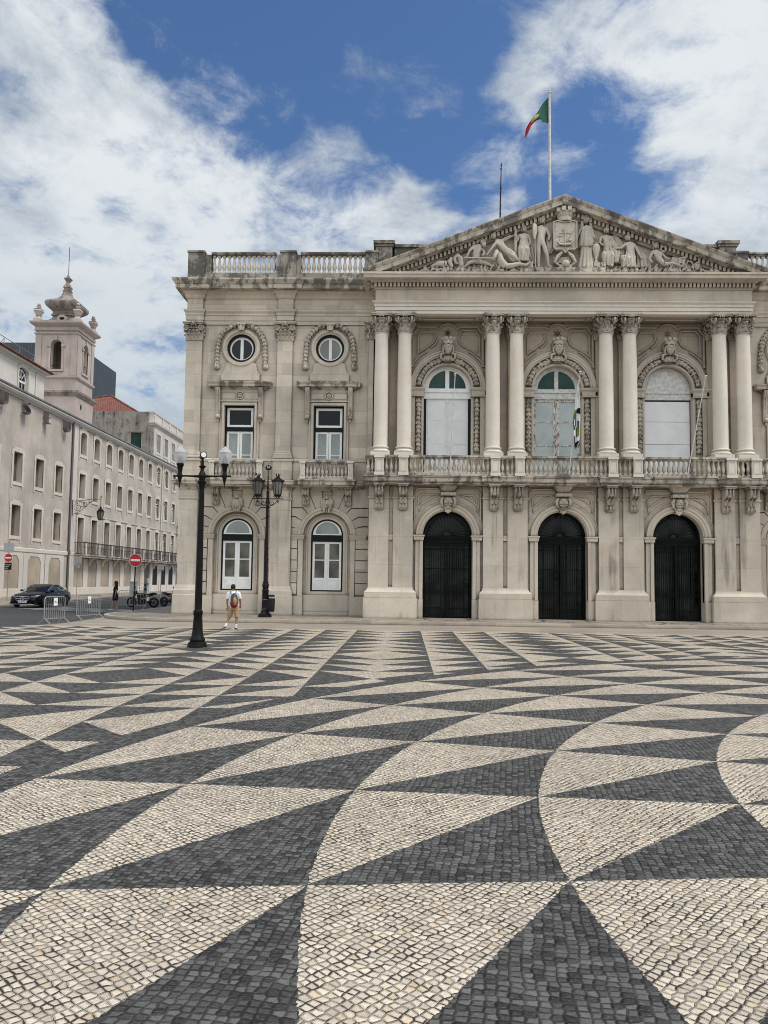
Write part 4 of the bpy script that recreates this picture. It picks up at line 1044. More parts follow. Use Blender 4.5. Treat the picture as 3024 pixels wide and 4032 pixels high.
def small_key(X):
    g=G(); x,z=X,5.45
    g.prism([(x-.17,z-.14),(x+.17,z-.14),(x+.24,z+.5),(x-.24,z+.5)],'xz',YW-.26,YW)
    g.ball((x,YW-.24,z+.28),(.17,.12,.24),12,8); g.ball((x,YW-.34,z+.33),(.07,.05,.09),8,6)
    for s in (-1,1):
        g.tube([(x+s*.1,YW-.24,z+.58),(x+s*.24,YW-.24,z+.5),(x+s*.27,YW-.2,z+.25),(x+s*.17,YW-.2,z+.02)],[.04,.06,.055,.03],7)
    g.ball((x,YW-.22,z+.62),(.1,.08,.1),8,6)
    for t in (-.1,0,.1): g.box(x+t-.03,x+t+.03,YW-.3,YW-.24,z-.12,z+.06)
    P('keystone',g,M['stone_carve'],50)
for mm in (0,1):
    for i,x in enumerate(wb):
        X=2*AX-x if mm else x
        lowwin(X); frenchwin(X,i==0 and not mm); oculus(X,M['pane_dark'] if i==0 else M['pane_oculus']); oculus_surround(X); hood(X); small_key(X)
# ------------------------------------------------------------------ great windows of the centre
def head_fn(p):
    x,y,z=p
    q=V((x*.92*(1-.16*max(0,-z)),y,z))
    if y<.2:
        f=lambda cx,cz,sx,sz: exp(-((x-cx)/sx)**2-((z-cz)/sz)**2)
        d=.36*f(0,-.12,.13,.26)+.14*f(0,.24,.5,.1)-.26*f(.33,.06,.17,.11)-.26*f(-.33,.06,.17,.11)+.10*f(0,-.5,.18,.06)-.10*f(0,-.42,.25,.04)+.08*f(0,-.62,.2,.05)+.16*f(0,-.85,.25,.16)+.06*f(.4,-.2,.2,.2)+.06*f(-.4,-.2,.2,.2)
        q.y-=d
    return q
def stone_head(g,c,r,crown=True,turn=0.):
    h=G(); h.ball((0,0,0),(r*.78,r*.85,r),52,36,head_fn)
    h.ball((0,.34*r,.22*r),(r*.86,r*.74,r*.84),14,10)
    h.tube([(-r*.62,-r*.38,r*.35),(-r*.4,-r*.62,r*.72),(0,-r*.72,r*.82),(r*.4,-r*.62,r*.72),(r*.62,-r*.38,r*.35)],[r*.14,r*.17,r*.15,r*.17,r*.14],7)
    for s in (-1,1):
        h.tube([(s*r*.5,-r*.4,r*.6),(s*r*.82,-r*.05,r*.2),(s*r*.88,.05*r,-r*.4),(s*r*.72,0,-r*1.0)],[r*.16,r*.2,r*.18,r*.13],7)
    if crown:
        h.lathe(0,0,[(r*.86,r*.78),(r*.92,r*.95),(r*.9,r*1.0),(r*.95,r*1.35),(r*1.0,r*1.4)],18)
        for k in range(8):
            a=2*pi*k/8+pi/8; h.frustum(r*.93*cos(a),r*.93*sin(a),r*1.38,r*1.75,r*.2,r*.2,r*.23,r*.23)
        for k in range(8):
            a=2*pi*k/8+pi/8; h.box(r*.93*cos(a)-.04*r,r*.93*cos(a)+.04*r,r*.93*sin(a)-.12*r,r*.93*sin(a)+.04*r,r*1.1,r*1.25)
    g.merge(h,MX.Translation(c)@MX.Rotation(turn,4,'Z'))
up_in=[(0,-.4),(0,.04),(.05,.07),(.12,.05),(.13,.0),(.13,-.4)]
up_out=[(0,-.1),(0,.06),(.03,.1),(.1,.11),(.11,.15),(.2,.16),(.23,.2),(.29,.19),(.29,-.1)]
for bi,x in enumerate(bays):
    g=G(); ring(g,x,11.66,1.2,up_in,YC,z0=7.0); ring(g,x,11.66,1.62,up_out,YC); 
    P('archivolt',g,M['stone_plain'],40)
    for s in (-1,1):
        g=G(); a,c=sorted((x+s*1.2,x+s*1.98))
        g.sweep([(a,YC+.2,0),(a,YC-.14,0),(c,YC-.14,0),(c,YC+.1,0)],(0,0,1),[(-.1,11.22),(.03,11.22),(.04,11.28),(0,11.3),(0,11.5),(.04,11.55),(.07,11.6),(.07,11.68),(-.1,11.68)])
        a,c=sorted((x+s*1.64,x+s*1.9)); g.box(a,c,YC-.1,YC+.02,7.0,11.22)
        P('impost',g,M['stone_plain'])
    for s in (-1,1):
        g=G(); garland(g,[(x+s*1.47,11.15),(x+s*1.47,8.45)],YC-.03,12,1.15); P('garland',g,M['stone_carve'],60); g=G()
        garland(g,[(x+s*1.47*sin(radians(a)),11.66+1.47*cos(radians(a))) for a in range(13,90,7)],YC-.03,9,1.2); P('garland',g,M['stone_carve'],60)
    g=G(); pf=[(0,-.02),(0,.08),(.04,.1),(.08,.06),(.1,.02),(.1,-.02)]
    o=[(x-1.82,12.75),(x-1.82,14.5),(x-1.72,14.55),(x-1.6,14.72),(x-1.58,14.86),(x-.62,14.86)]+[(x-.5*cos(radians(a)),14.62+.42*sin(radians(a))) for a in range(20,161,20)]+[(x+.62,14.86),(x+1.58,14.86),(x+1.6,14.72),(x+1.72,14.55),(x+1.82,14.5),(x+1.82,12.75)]
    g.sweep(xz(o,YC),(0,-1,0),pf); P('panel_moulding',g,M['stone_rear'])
    o=[(x+2.2*cos(radians(a)),11.66+2.2*sin(radians(a))) for a in range(30,70,6)]
    for s in (-1,1):
        g=G(); o=[(x+s*2.13*cos(radians(a)),11.66+2.13*sin(radians(a))) for a in range(31,66,5)]
        g.sweep(xz(o if s>0 else o[::-1],YC),(0,-1,0),pf)
        o=[(x+s*1.55,13.4),(x+s*1.55,14.35),(x+s*1.35,14.6),(x+s*.72,14.6),(x+s*.64,14.5),(x+s*.6,14.2),(x+s*.72,13.98),(x+s*.92,13.82)]
        g.sweep(xz(o,YC),(0,-1,0),pf,closed=True)
        o=[(x+s*.48,14.2),(x+s*.62,13.9),(x+s*.85,13.72)]; g.sweep(xz(o if s<0 else o[::-1],YC),(0,-1,0),pf)
        P('spandrel_panel',g,M['stone_rear'])
    g=G(); vs=[(x,YC-.09,14.52)]
    for k in range(12):
        a=pi/2+2*pi*k/12; r=.24 if k%2==0 else .085; vs.append((x+r*cos(a),YC-.005,14.52+r*sin(a)))
    g.add(vs,[(0,1+k,1+(k+1)%12) for k in range(12)]); P('star',g,M['stone_black'])
    g=G(); stone_head(g,(x,YC-.36,13.62),.29)
    for s in (-1,0,1):
        leaf(g,(x+s*.16,YC-.2,13.35),(s*.3,-1,0),-.38,.2,.12)
    for s in (-1,1):
        g.tube([(x+s*.14,YC-.3,13.4),(x+s*.34,YC-.3,13.35),(x+s*.36,YC-.26,13.15),(x+s*.2,YC-.24,13.08)],[.06,.07,.06,.03],7); leaf(g,(x+s*.2,YC-.2,13.3),(s*.8,-.7,0),-.3,.2,.1)
    g.prism([(x-.2,12.98),(x+.2,12.98),(x+.3,13.95),(x-.3,13.95)],'xz',YC-.16,YC)
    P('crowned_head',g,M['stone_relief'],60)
    # joinery
    y=38.72; wm=M['white_worn'] if bi==1 else M['white_paint']
    g=G(); g.prism([(x-1.22,11.66),(x+1.22,11.66)]+arc(x,11.66,1.22,0,180,24),'xz',y,y+.1,[[(x-.94,11.74),(x-.1,11.74),(x-.1,12.62)]+arc(x,11.72,.95,97,178,8),[(x+.1,11.74),(x+.94,11.74)]+arc(x,11.72,.95,2,83,8)+[(x+.1,12.62)]] if bi<2 else [])
    g.box(x-1.22,x+1.22,y-.06,y+.1,11.2,11.3); g.box(x-1.22,x+1.22,y-.03,y+.1,11.3,11.52); g.box(x-1.22,x+1.22,y-.08,y+.1,11.52,11.66)
    if bi==2:
        for r in (.95,1.08): g.sweep(xz(arc(x,11.72,r,0,180,24),y),(0,-1,0),[(0,0),(0,.03),(.04,.03),(.04,0)])
        g.box(x-.1,x+.1,y-.025,y,11.7,12.65)
    w=P('window',g,M['white_worn'] if bi else M['white_paint'],40)
    if bi<2:
        g=G(); g.prism([(x-1.1,11.7),(x+1.1,11.7)]+arc(x,11.7,1.1,0,180,20),'xz',y+.06,y+.08); P('pane',g,M['pane_green'],parent=w)
    if bi==0:
        g=G(); g.box(x-1.22,x-1.06,y,y+.1,7,11.2); P('jamb',g,M['green_dark'],parent=w); g=G(); g.box(x+1.06,x+1.22,y,y+.1,7,11.2); P('jamb',g,M['green_dark'],parent=w)
        g=G(); g.box(x-1.06,x+1.06,y+.04,y+.08,7,11.2)
        for s in (-1,1):
            for z0,z1 in ((7.0,8.85),(8.88,10.05),(10.08,11.12)): g.box(*sorted((x+s*.14,x+s*.98)),y+.02,y+.05,z0,z1)
        g.tube([(x,y,7),(x,y,11.1)],.045,8); g.box(x-.08,x+.08,y+.0,y+.05,7,11.2)
        for z in (8.8,11.0): g.lathe(x,y,[(.06,z-.06),(.07,z),(.06,z+.06)],8)
        P('casement',g,M['board'],parent=w)
    elif bi==1:
        g=G()
        for s in (-1,1):
            a,c=sorted((x+s*.02,x+s*1.18)); g.frame(a,c,7.0,11.2,.13,y+.02,y+.08)
            for z in (8.85,10.05): g.box(a+.1,c-.1,y+.04,y+.07,z-.03,z+.03)
        g.tube([(x,y,7),(x,y,11.1)],.04,8); P('casement',g,M['peel'] if 'peel' in M else M['white_worn'],parent=w)
        g=G(); g.box(x-1.15,x+1.15,y+.06,y+.075,7,11.15); P('pane',g,M['pane_blue'] if 'pane_blue' in M else M['pane_grey'],parent=w)
    else:
        g=G()
        for z0,z1 in ((7.0,8.93),(8.95,10.08),(10.1,11.12)): g.box(x-1.15,x+1.15,y+.0,y+.04,z0,z1)
        for z in (8.92,10.07): g.box(x-.05,x+.02,y-.02,y,z-.16,z)
        P('boarding',g,M['board'],parent=w)
# ------------------------------------------------------------------ pediment sculpture
YS=36.98
def figure(name,J,head_r=.17,fat=1.,label=None,turn=0.,drape=None,extra=None):
    """stone figure: joints are (x,z[,y offset towards the viewer])"""
    def p(k):
        a=J[k]; return (a[0],YS-(a[2] if len(a)>2 else 0.),a[1])
    ks=['pelvis','waist','chest','neck','shL','elL','haL','shR','elR','haR','hiL','knL','anL','toL','hiR','knR','anR','toR']
    rad=dict(pelvis=.185,waist=.175,chest=.215,neck=.08,shL=.11,elL=.07,haL=.05,shR=.11,elR=.07,haR=.05,hiL=.14,knL=.098,anL=.06,toL=.04,hiR=.14,knR=.098,anR=.06,toR=.04)
    ed=[('pelvis','waist'),('waist','chest'),('chest','neck'),('chest','shL'),('shL','elL'),('elL','haL'),('chest','shR'),('shR','elR'),('elR','haR'),('pelvis','hiL'),('hiL','knL'),('knL','anL'),('anL','toL'),('pelvis','hiR'),('hiR','knR'),('knR','anR'),('anR','toR')]
    kk=[k for k in ks if k in J]; ix={k:i for i,k in enumerate(kk)}
    g=skin([p(k) for k in kk],[(ix[a],ix[b2]) for a,b2 in ed if a in ix and b2 in ix],[rad[k]*fat for k in kk],2)
    h=J['head']; stone_head(g,(h[0],YS-(h[2] if len(h)>2 else .02),h[1]),head_r,False,turn)
    for d in (drape or []): folds(g,*d)
    if extra: extra(g)
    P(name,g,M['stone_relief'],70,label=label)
def folds(g,pts,rx,n=9,amp=.16,dep=.7,seg=56):
    """hanging cloth: loft of pleated ovals along pts (x,z,y)"""
    vs=[];fs=[]
    for i,(q,r) in enumerate(zip(pts,rx)):
        for k in range(seg):
            a=2*pi*k/seg; rr=r*(1+amp*1.5*(.5+.5*i/len(pts))*(abs(sin(n*a*.5+.22*i))*2-1.2)+.05*cos(3*a+i))
            vs.append((q[0]+rr*cos(a),YS-(q[2] if len(q)>2 else 0)+rr*sin(a)*dep,q[1]))
    m=len(pts)
    for i in range(m-1):
        for k in range(seg):
            fs.append((i*seg+k,i*seg+(k+1)%seg,(i+1)*seg+(k+1)%seg,(i+1)*seg+k))
    fs.append(tuple(range(seg))); fs.append(tuple(range((m-1)*seg,m*seg)))
    g.add(vs,fs)
zf=17.28
X0=6.52
figure('statue',dict(pelvis=(6.47,18.62,.05),waist=(6.46,18.85,.06),chest=(6.48,19.18,.05),neck=(6.53,19.5),head=(6.56,19.74,.05),shL=(6.24,19.32),elL=(6.13,18.98,.05),haL=(6.2,19.05,.2),shR=(6.74,19.3),elR=(6.92,18.95),haR=(6.88,18.7,.05),
  hiL=(6.36,18.52,.05),knL=(6.36,17.95,.08),anL=(6.38,17.4,.04),toL=(6.36,17.33,.16),hiR=(6.6,18.5,.06),knR=(6.76,17.95,.14),anR=(6.86,17.42,.06),toR=(7.02,17.32,.14)),.17,1.05,label='standing bare male figure holding a spear',turn=.6,
  drape=[([(6.95,19.2,-.12),(7.0,18.8,-.12),(6.98,18.4,-.1),(6.92,18.1,-.1)],[.1,.2,.24,.1],7,.2,.5),([(6.0,18.9,-.15),(5.98,18.5,-.15),(6.1,18.0,-.15),(6.25,17.6,-.15)],[.12,.24,.22,.1],7,.2,.5)],
  extra=lambda g:(g.tube([(6.2,YS-.22,17.26),(6.14,YS-.22,20.0)],.025,6),g.lathe(6.14,YS-.22,[(.015,19.5),(.1,19.45),(.12,19.1),(.05,18.7)],9,fold=3,amp=.2),g.lathe(6.14,YS-.22,[(.0,20.12),(.05,19.95),(.02,19.85)],6)))
figure('statue',dict(pelvis=(8.72,18.6),waist=(8.72,18.85),chest=(8.72,19.18,.03),neck=(8.72,19.5),head=(8.72,19.78,.05),shL=(8.5,19.34),elL=(8.32,19.0,-.02),haL=(8.22,18.7),shR=(8.95,19.34),elR=(9.04,18.95,.05),haR=(9.12,18.75,.15)),.17,1.05,label='standing draped female figure',turn=-.3,
  drape=[([(8.72,19.38,.02),(8.72,19.1,.03),(8.72,18.75,.03),(8.72,18.45,.04),(8.74,18.35,.02)],[.22,.29,.32,.36,.33],9,.1,.62),([(8.74,18.5,.02),(8.73,18.1,.03),(8.72,17.7,.03),(8.72,17.27,.02)],[.28,.3,.33,.40],11,.13,.6)],
  extra=lambda g:(g.ball((8.72,YS+.04,19.82),(.2,.2,.24),12,8),g.tube([(8.53,YS+.02,19.7),(8.5,YS,19.4)],[.07,.09],7),g.tube([(8.91,YS+.02,19.7),(8.94,YS,19.4)],[.07,.09],7),g.ball((8.52,YS-.16,17.3),(.1,.18,.06),8,6)))
# coat of arms
g=G(); sx0,sx1,sz0,sz1=7.11,8.17,18.2,19.52
o=[(sx0,sz1),(sx0,sz0+.1),(sx0+.1,sz0),(7.5,sz0),(7.64,sz0-.14),(7.78,sz0),(sx1-.1,sz0),(sx1,sz0+.1),(sx1,sz1),(sx1-.12,sz1+.06),(7.64,sz1-.02),(sx0+.12,sz1+.06)]
g.prism(o,'xz',YS-.24,YS+.1); g.sweep(xz(o,YS-.24),(0,-1,0),[(0,-.02),(0,.05),(.05,.05),(.07,-.02)],closed=True)
yy=YS-.25
g.tube([(7.64,yy,18.45),(7.66,yy,19.28)],.03,6); g.tube([(7.35,yy,18.98),(7.95,yy,18.98)],.022,6); g.tube([(7.24,yy,18.82),(7.58,yy,18.86)],.016,6); g.tube([(7.72,yy,18.55),(8.02,yy,19.1)],.02,6); g.tube([(7.4,yy,18.9),(7.36,yy,18.62)],.014,5)
g.tube([(7.24,yy,18.58),(7.36,yy-.03,18.42),(7.64,yy-.05,18.38),(7.9,yy-.03,18.43),(8.04,yy,18.6)],[.02,.05,.06,.05,.02],6)
g.tube([(7.55,yy,19.2),(7.48,yy,19.14),(7.56,yy,19.08),(7.5,yy,19.03)],.016,5); g.ball((7.86,yy,18.62),(.08,.04,.06),8,6)
for z in (18.3,18.34): g.tube([(7.2+.1*k,yy,z+.012*(k%2)) for k in range(9)],.01,4)
g.lathe(7.66,YS-.05,[(.34,19.6),(.36,19.66),(.34,19.7),(.38,19.95),(.44,20.08),(.36,20.1)],20)
for k in range(9):
    a=2*pi*k/9+.2; g.frustum(7.66+.42*cos(a),YS-.05+.42*sin(a),20.03,20.22,.085,.085,.1,.1)
for k in range(7):
    a=pi+pi*(k+.5)/7; g.ball((7.66+.385*cos(a),YS-.05+.385*sin(a),19.86),(.035,.035,.05),6,4)
for s in (-1,1):
    g.tube([(7.64+s*.12,YS-.16,18.1),(7.64+s*.34,YS-.2,17.85),(7.64+s*.5,YS-.2,17.55),(7.64+s*.3,YS-.2,17.38)],[.07,.09,.08,.05],8)
    for k in range(6): g.ball((7.64+s*(.2+.06*k),YS-.24,17.95-.08*k),(.06,.06,.06),6,4)
g.ball((7.66,YS-.22,17.45),(.2,.16,.2),12,8); g.box(7.1,8.15,YS-.1,YS+.1,17.55,17.85); g.box(7.35,7.95,YS-.26,YS,17.26,17.4)
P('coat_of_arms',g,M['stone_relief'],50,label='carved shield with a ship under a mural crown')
figure('statue',dict(pelvis=(5.62,18.35,-.02),waist=(5.63,18.55),chest=(5.66,18.83),neck=(5.67,19.1),head=(5.68,19.3,.03),shL=(5.44,18.96),elL=(5.33,18.65),haL=(5.3,18.95,.1),shR=(5.88,18.96),elR=(5.97,18.62,.05),haR=(5.88,18.4,.12),hiL=(5.52,18.3),knL=(5.5,18.22,.3),anL=(5.46,17.75,.2),toL=(5.44,17.62,.28),hiR=(5.74,18.3),knR=(5.78,18.2,.3),anR=(5.76,17.75,.2),toR=(5.76,17.62,.28)),.14,.86,label='seated draped figure behind the spear bearer',
  drape=[([(5.66,18.85),(5.66,18.5,.05),(5.64,18.2,.12)],[.2,.22,.28],8,.1,.6),([(5.63,18.25,.15),(5.62,17.95,.18),(5.6,17.6,.15)],[.28,.26,.24],9,.14,.6)],extra=lambda g:(g.box(5.3,6.1,YS-.12,YS+.15,17.26,17.62),g.box(5.2,5.32,YS-.05,YS+.1,17.3,19.3)))
figure('statue',dict(pelvis=(4.78,18.12,.1),waist=(4.62,18.3,.12),chest=(4.42,18.52,.14),neck=(4.27,18.72,.14),head=(4.16,18.87,.18),shL=(4.28,18.5,.2),elL=(4.05,18.2,.24),haL=(3.8,17.86,.22),shR=(4.56,18.66,.06),elR=(4.8,18.85,.0),haR=(5.05,18.98,.0),hiL=(4.85,18.02,.16),knL=(5.22,17.78,.22),anL=(5.55,17.45,.16),toL=(5.7,17.34,.2),hiR=(4.9,18.16,.02),knR=(5.3,17.9,.08),anR=(5.62,17.55,.04),toR=(5.8,17.42,.08)),.15,.9,label='nymph leaning forward over a sea horse',turn=.7,
  drape=[([(4.72,18.3,.08),(4.95,18.05,.12),(5.2,17.75,.1),(5.4,17.45,.05)],[.2,.24,.25,.2],9,.16,.5),([(4.75,18.95,-.12),(5.0,18.9,-.12),(5.2,19.05,-.12)],[.12,.16,.1],6,.3,.3)],
  extra=lambda g:(g.tube([(4.75,YS-.02,18.72),(5.25,YS-.02,19.05)],.03,6),g.tube([(4.75,YS-.1,17.35),(4.5,YS-.16,17.6),(4.38,YS-.2,17.95),(4.3,YS-.26,18.02),(4.22,YS-.32,17.85),(4.2,YS-.34,17.68)],[.2,.2,.16,.13,.1,.07],10),g.ball((4.34,YS-.22,18.1),(.03,.03,.08),6,4),g.tube([(4.75,YS-.15,17.35),(5.1,YS-.2,17.38),(5.4,YS-.2,17.45),(5.75,YS-.15,17.4),(5.95,YS-.1,17.6),(5.85,YS-.1,17.8),(5.95,YS-.1,17.95)],[.14,.13,.1,.09,.07,.05,.07],8)))
figure('statue',dict(pelvis=(3.28,17.7,.1),waist=(3.32,17.9,.12),chest=(3.4,18.22,.12),neck=(3.52,18.45,.12),head=(3.63,18.57,.16),shL=(3.17,18.32,.16),elL=(2.95,18.08,.2),haL=(2.83,17.74,.2),shR=(3.6,18.3,.05),elR=(3.72,18.0,.12),haR=(3.6,17.85,.22),hiL=(3.2,17.6,.16),knL=(2.95,17.5,.22),anL=(2.8,17.36,.18),toL=(2.72,17.3,.18),hiR=(3.4,17.6,.12),knR=(3.75,17.5,.2),anR=(4.1,17.38,.16),toR=(4.22,17.36,.16)),.15,.92,label='muscular river god seated with an oar',turn=-.6,
  extra=lambda g:(g.tube([(2.7,YS-.32,17.72),(4.1,YS-.32,17.68)],.035,6),g.ball((4.15,YS-.32,17.67),(.1,.05,.09),8,6),g.ball((3.68,YS-.2,18.42),(.12,.1,.14),8,6),g.tube([(3.2,YS-.0,18.55),(3.45,YS-.02,18.7),(3.7,YS-.02,18.72)],[.05,.09,.06],7)))
g=G(); g.tube([(1.1,YS-.05,17.36),(1.5,YS-.08,17.48),(1.75,YS-.1,17.45)],[.08,.17,.2],10); g.ball((1.8,YS-.1,17.45),(.1,.2,.2),10,8)
g.tube([(2.6,YS-.05,17.3),(2.55,YS-.1,17.75),(2.42,YS-.1,17.9),(2.25,YS-.1,17.8),(2.3,YS-.1,17.55),(2.45,YS-.1,17.5)],[.14,.14,.12,.1,.08,.05],8); g.tube([(2.1,YS-.06,17.35),(2.0,YS-.1,17.6),(2.12,YS-.1,17.82)],[.12,.14,.06],8)
for k in range(7): g.tube([(.25+.25*k,YS-.05,17.06),(.4+.25*k,YS-.1,17.14+.02*k),(.6+.25*k,YS-.06,17.08)],[.04,.07,.03],6)
P('sea_trophies',g,M['stone_relief'],50)
figure('statue',dict(pelvis=(9.72,18.1,-.02),waist=(9.7,18.35),chest=(9.68,18.72),neck=(9.68,19.02),head=(9.7,19.24,.03),shL=(9.45,18.88),elL=(9.35,18.55,.08),haL=(9.5,18.4,.2),shR=(9.9,18.88),elR=(10.05,18.55,.05),haR=(9.95,18.35,.15),hiL=(9.62,18.0),knL=(9.55,17.95,.3),anL=(9.55,17.45,.2),toL=(9.5,17.3,.28),hiR=(9.85,18.0),knR=(9.95,17.92,.3),anR=(9.9,17.45,.2),toR=(9.9,17.3,.28)),.15,.9,label='seated draped man beside the urn',turn=.5,
  drape=[([(9.85,18.95,-.05),(9.95,18.5,-.02),(10.05,18.1,0),(10.0,17.6,0)],[.16,.26,.3,.26],8,.16,.5),([(9.72,18.1,.12),(9.72,17.8,.16),(9.75,17.4,.1)],[.28,.28,.22],9,.14,.6)])
figure('statue',dict(pelvis=(10.82,17.85,.05),waist=(10.83,18.08,.05),chest=(10.84,18.38,.06),neck=(10.8,18.64,.05),head=(10.72,18.82,.08),shL=(10.62,18.5,.1),elL=(10.38,18.3,.12),haL=(10.05,18.25,.15),shR=(11.04,18.46,.05),elR=(11.22,18.1,.06),haR=(11.38,17.75,.1),hiL=(10.72,17.78,.1),knL=(10.35,17.82,.28),anL=(10.55,17.42,.22),toL=(10.42,17.3,.28),hiR=(10.9,17.75,.1),knR=(10.65,17.72,.34),anR=(10.75,17.36,.28),toR=(10.6,17.3,.34)),.15,.92,label='seated woman turning towards the centre',turn=.6,
  drape=[([(10.84,18.45,.04),(10.84,18.15,.05),(10.8,17.8,.1)],[.18,.19,.26],8,.1,.6),([(10.75,17.85,.15),(10.7,17.6,.18),(10.75,17.3,.12)],[.3,.3,.34],9,.15,.55)])
figure('statue',dict(pelvis=(12.3,17.5,.1),waist=(12.2,17.7,.1),chest=(12.1,17.98,.1),neck=(12.06,18.22,.1),head=(12.06,18.4,.12),shL=(11.9,18.08,.14),elL=(11.72,17.75,.16),haL=(11.85,17.5,.24),shR=(12.32,18.05,.06),elR=(12.55,17.8,.1),haR=(12.75,17.72,.15),hiL=(12.42,17.44,.16),knL=(12.85,17.5,.2),anL=(13.3,17.34,.18),toL=(13.42,17.32,.2),hiR=(12.45,17.5,.06),knR=(12.95,17.42,.12),anR=(13.4,17.3,.1),toR=(13.52,17.3,.12)),.145,.88,label='reclining woman with a book and a mask',turn=-.1,
  drape=[([(12.3,17.55,.1),(12.6,17.45,.14),(13.0,17.4,.12),(13.3,17.3,.1)],[.22,.22,.18,.12],8,.16,.6)])
def rel(name,fn,sm=50):
    g=G(); fn(g); P(name,g,M['stone_relief'],sm)
def urn_(g): g.lathe(9.15,YS-.12,[(.1,17.55),(.06,17.7),(.14,17.95),(.2,18.25),(.17,18.4),(.1,18.48),(.14,18.55)],14); g.box(9.05,9.35,YS-.2,YS+.1,17.26,17.55)
rel('urn',urn_); rel('stone_block',lambda g:(g.box(9.4,9.62,YS-.22,YS,17.26,17.45),g.box(9.38,9.56,YS-.2,YS,17.45,17.55)))
rel('open_book',lambda g:(g.prism([(12.75,17.5),(13.1,17.45),(13.15,17.8),(12.85,17.85)],'xz',YS-.12,YS),g.prism([(13.1,17.45),(13.3,17.55),(13.32,17.85),(13.15,17.8)],'xz',YS-.16,YS)))
rel('short_column',lambda g:g.lathe(13.38,YS-.08,[(.11,17.3),(.11,17.72),(.16,17.76),(.16,17.82)],12))
rel('theatre_mask',lambda g:stone_head(g,(14.02,YS-.1,17.36),.2,False,.2))
rel('lyre',lambda g:(g.tube([(13.55,YS-.14,17.28),(13.5,YS-.14,17.45),(13.62,YS-.14,17.66)],.03,6),g.tube([(13.78,YS-.14,17.28),(13.84,YS-.14,17.45),(13.72,YS-.14,17.66)],.03,6),g.tube([(13.55,YS-.14,17.6),(13.78,YS-.14,17.6)],.02,6)))
def bed(x0,x1,seed,hmax):
    # rocks, waves, leaves and loose cloth along the foot of the group
    rnd=random.Random(seed); g=G(); x=x0
    while x<x1:
        L=rnd.uniform(.18,.42); z=17.06+rnd.uniform(0,.05); h=rnd.uniform(.3,1.)*hmax(x); y=YS-rnd.uniform(-.08,.12); r=rnd.uniform(.035,.08)
        g.tube([(x,y,z),(x+L*.3,y-.06,z+h*.6),(x+L*.6,y-.05,z+h),(x+L,y,z+h*.4),(x+L*1.2,y+.03,z+.02)],[r*.6,r,r*1.1,r*.8,r*.4],7)
        if rnd.random()<.6: g.ball((x+L*.5,y-.02,z+.06),(L*.4,.12,.08+.4*h*rnd.random()),9,6)
        if rnd.random()<.5: leaf(g,(x+L*.4,y-.06,z+.05),(rnd.uniform(-.6,.6),-1,0),.16+h*.5,.14,.09)
        x+=L*rnd.uniform(.4,.75)
    return g
P('carved_waves',bed(.6,5.9,3,lambda x:min(.5,.06+.13*(x-.5))),M['stone_relief'],55)
P('carved_foliage',bed(9.0,14.9,9,lambda x:min(.42,.05+.10*(15-x))),M['stone_relief'],55)
rel('hanging_cloth',lambda g:(folds(g,[(10.15,19.1,-.18),(10.3,18.7,-.16),(10.35,18.2,-.15),(10.3,17.6,-.12)],[.1,.2,.26,.2],8,.2,.45),folds(g,[(11.25,18.3,-.15),(11.5,17.9,-.12),(11.55,17.4,-.1)],[.12,.26,.3],8,.2,.5)))
rel('carved_bouquet',lambda g:[g.ball((12.42+.12*cos(k*2.4),YS-.1,18.25+.13*sin(k*2.4)),(.07,.07,.07),6,5) for k in range(9)])
rel('carved_frond',lambda g:[leaf(g,(2.1+.45*k,YS-.02,17.3),(.4*(-1)**k,-1,0),.55-.06*abs(k-2),.24,.12) for k in range(4)])
# ------------------------------------------------------------------ flags
def pole(name,label,base,top,r,mat,fin,group=None):
    t=thing(name,label,'flagpole',base,group=group); d=V(top)-V(base)
    g=G(); g.tube([(0,0,0),tuple(d*.5),tuple(d)],[r,r*.9,r*.7],10); obj('pole',g,mat,t,60)
    g=G(); g.ball(tuple(d),(fin,fin,fin*.62),10,6); g.lathe(d.x,d.y,[(r*.9,-fin*1.8),(r*1.3,-fin*1.3),(r*.9,-fin*.6)],10,z0=d.z) ; obj('finial',g,mat,t,60)
    return t
pole('flagpole','tall pale flagpole rising behind the pediment apex',(7.72,41.,17.5),(7.68,41.,29.1),.085,M['white_worn'],.1)
def flag_surface(nu,nv,top,bot,yfn):
    def ip(c,u):
        q=u*(len(c)-1); i=min(int(q),len(c)-2); t=q-i
        # catmull-rom
        p0=V(c[max(i-1,0)]);p1=V(c[i]);p2=V(c[i+1]);p3=V(c[min(i+2,len(c)-1)])
        return .5*((2*p1)+(p2-p0)*t+(2*p0-5*p1+4*p2-p3)*t*t+(3*p1-p0-3*p2+p3)*t**3)
    vs=[]
    for i in range(nu+1):
        u=i/nu; a=ip(top,u); c=ip(bot,u)
        for j in range(nv+1):
            v=j/nv; p=a.lerp(c,v); vs.append((p.x,yfn(u,v),p.y))
    return vs
top=[(7.63,28.72),(7.30,28.3),(6.95,27.66),(6.62,27.16),(6.33,26.66),(6.27,26.06)]
bot=[(7.63,27.23),(7.28,27.2),(7.14,27.27),(6.84,27.16),(6.60,26.75),(6.30,26.02)]
nu,nv=44,22; vs=flag_surface(nu,nv,top,bot,lambda u,v:41.-.55*u+.10*sin(9*u+2.2*v)*(.3+u)+.05*sin(17*u-3*v)*u)
g=G(); o=0; g.v=list(vs)
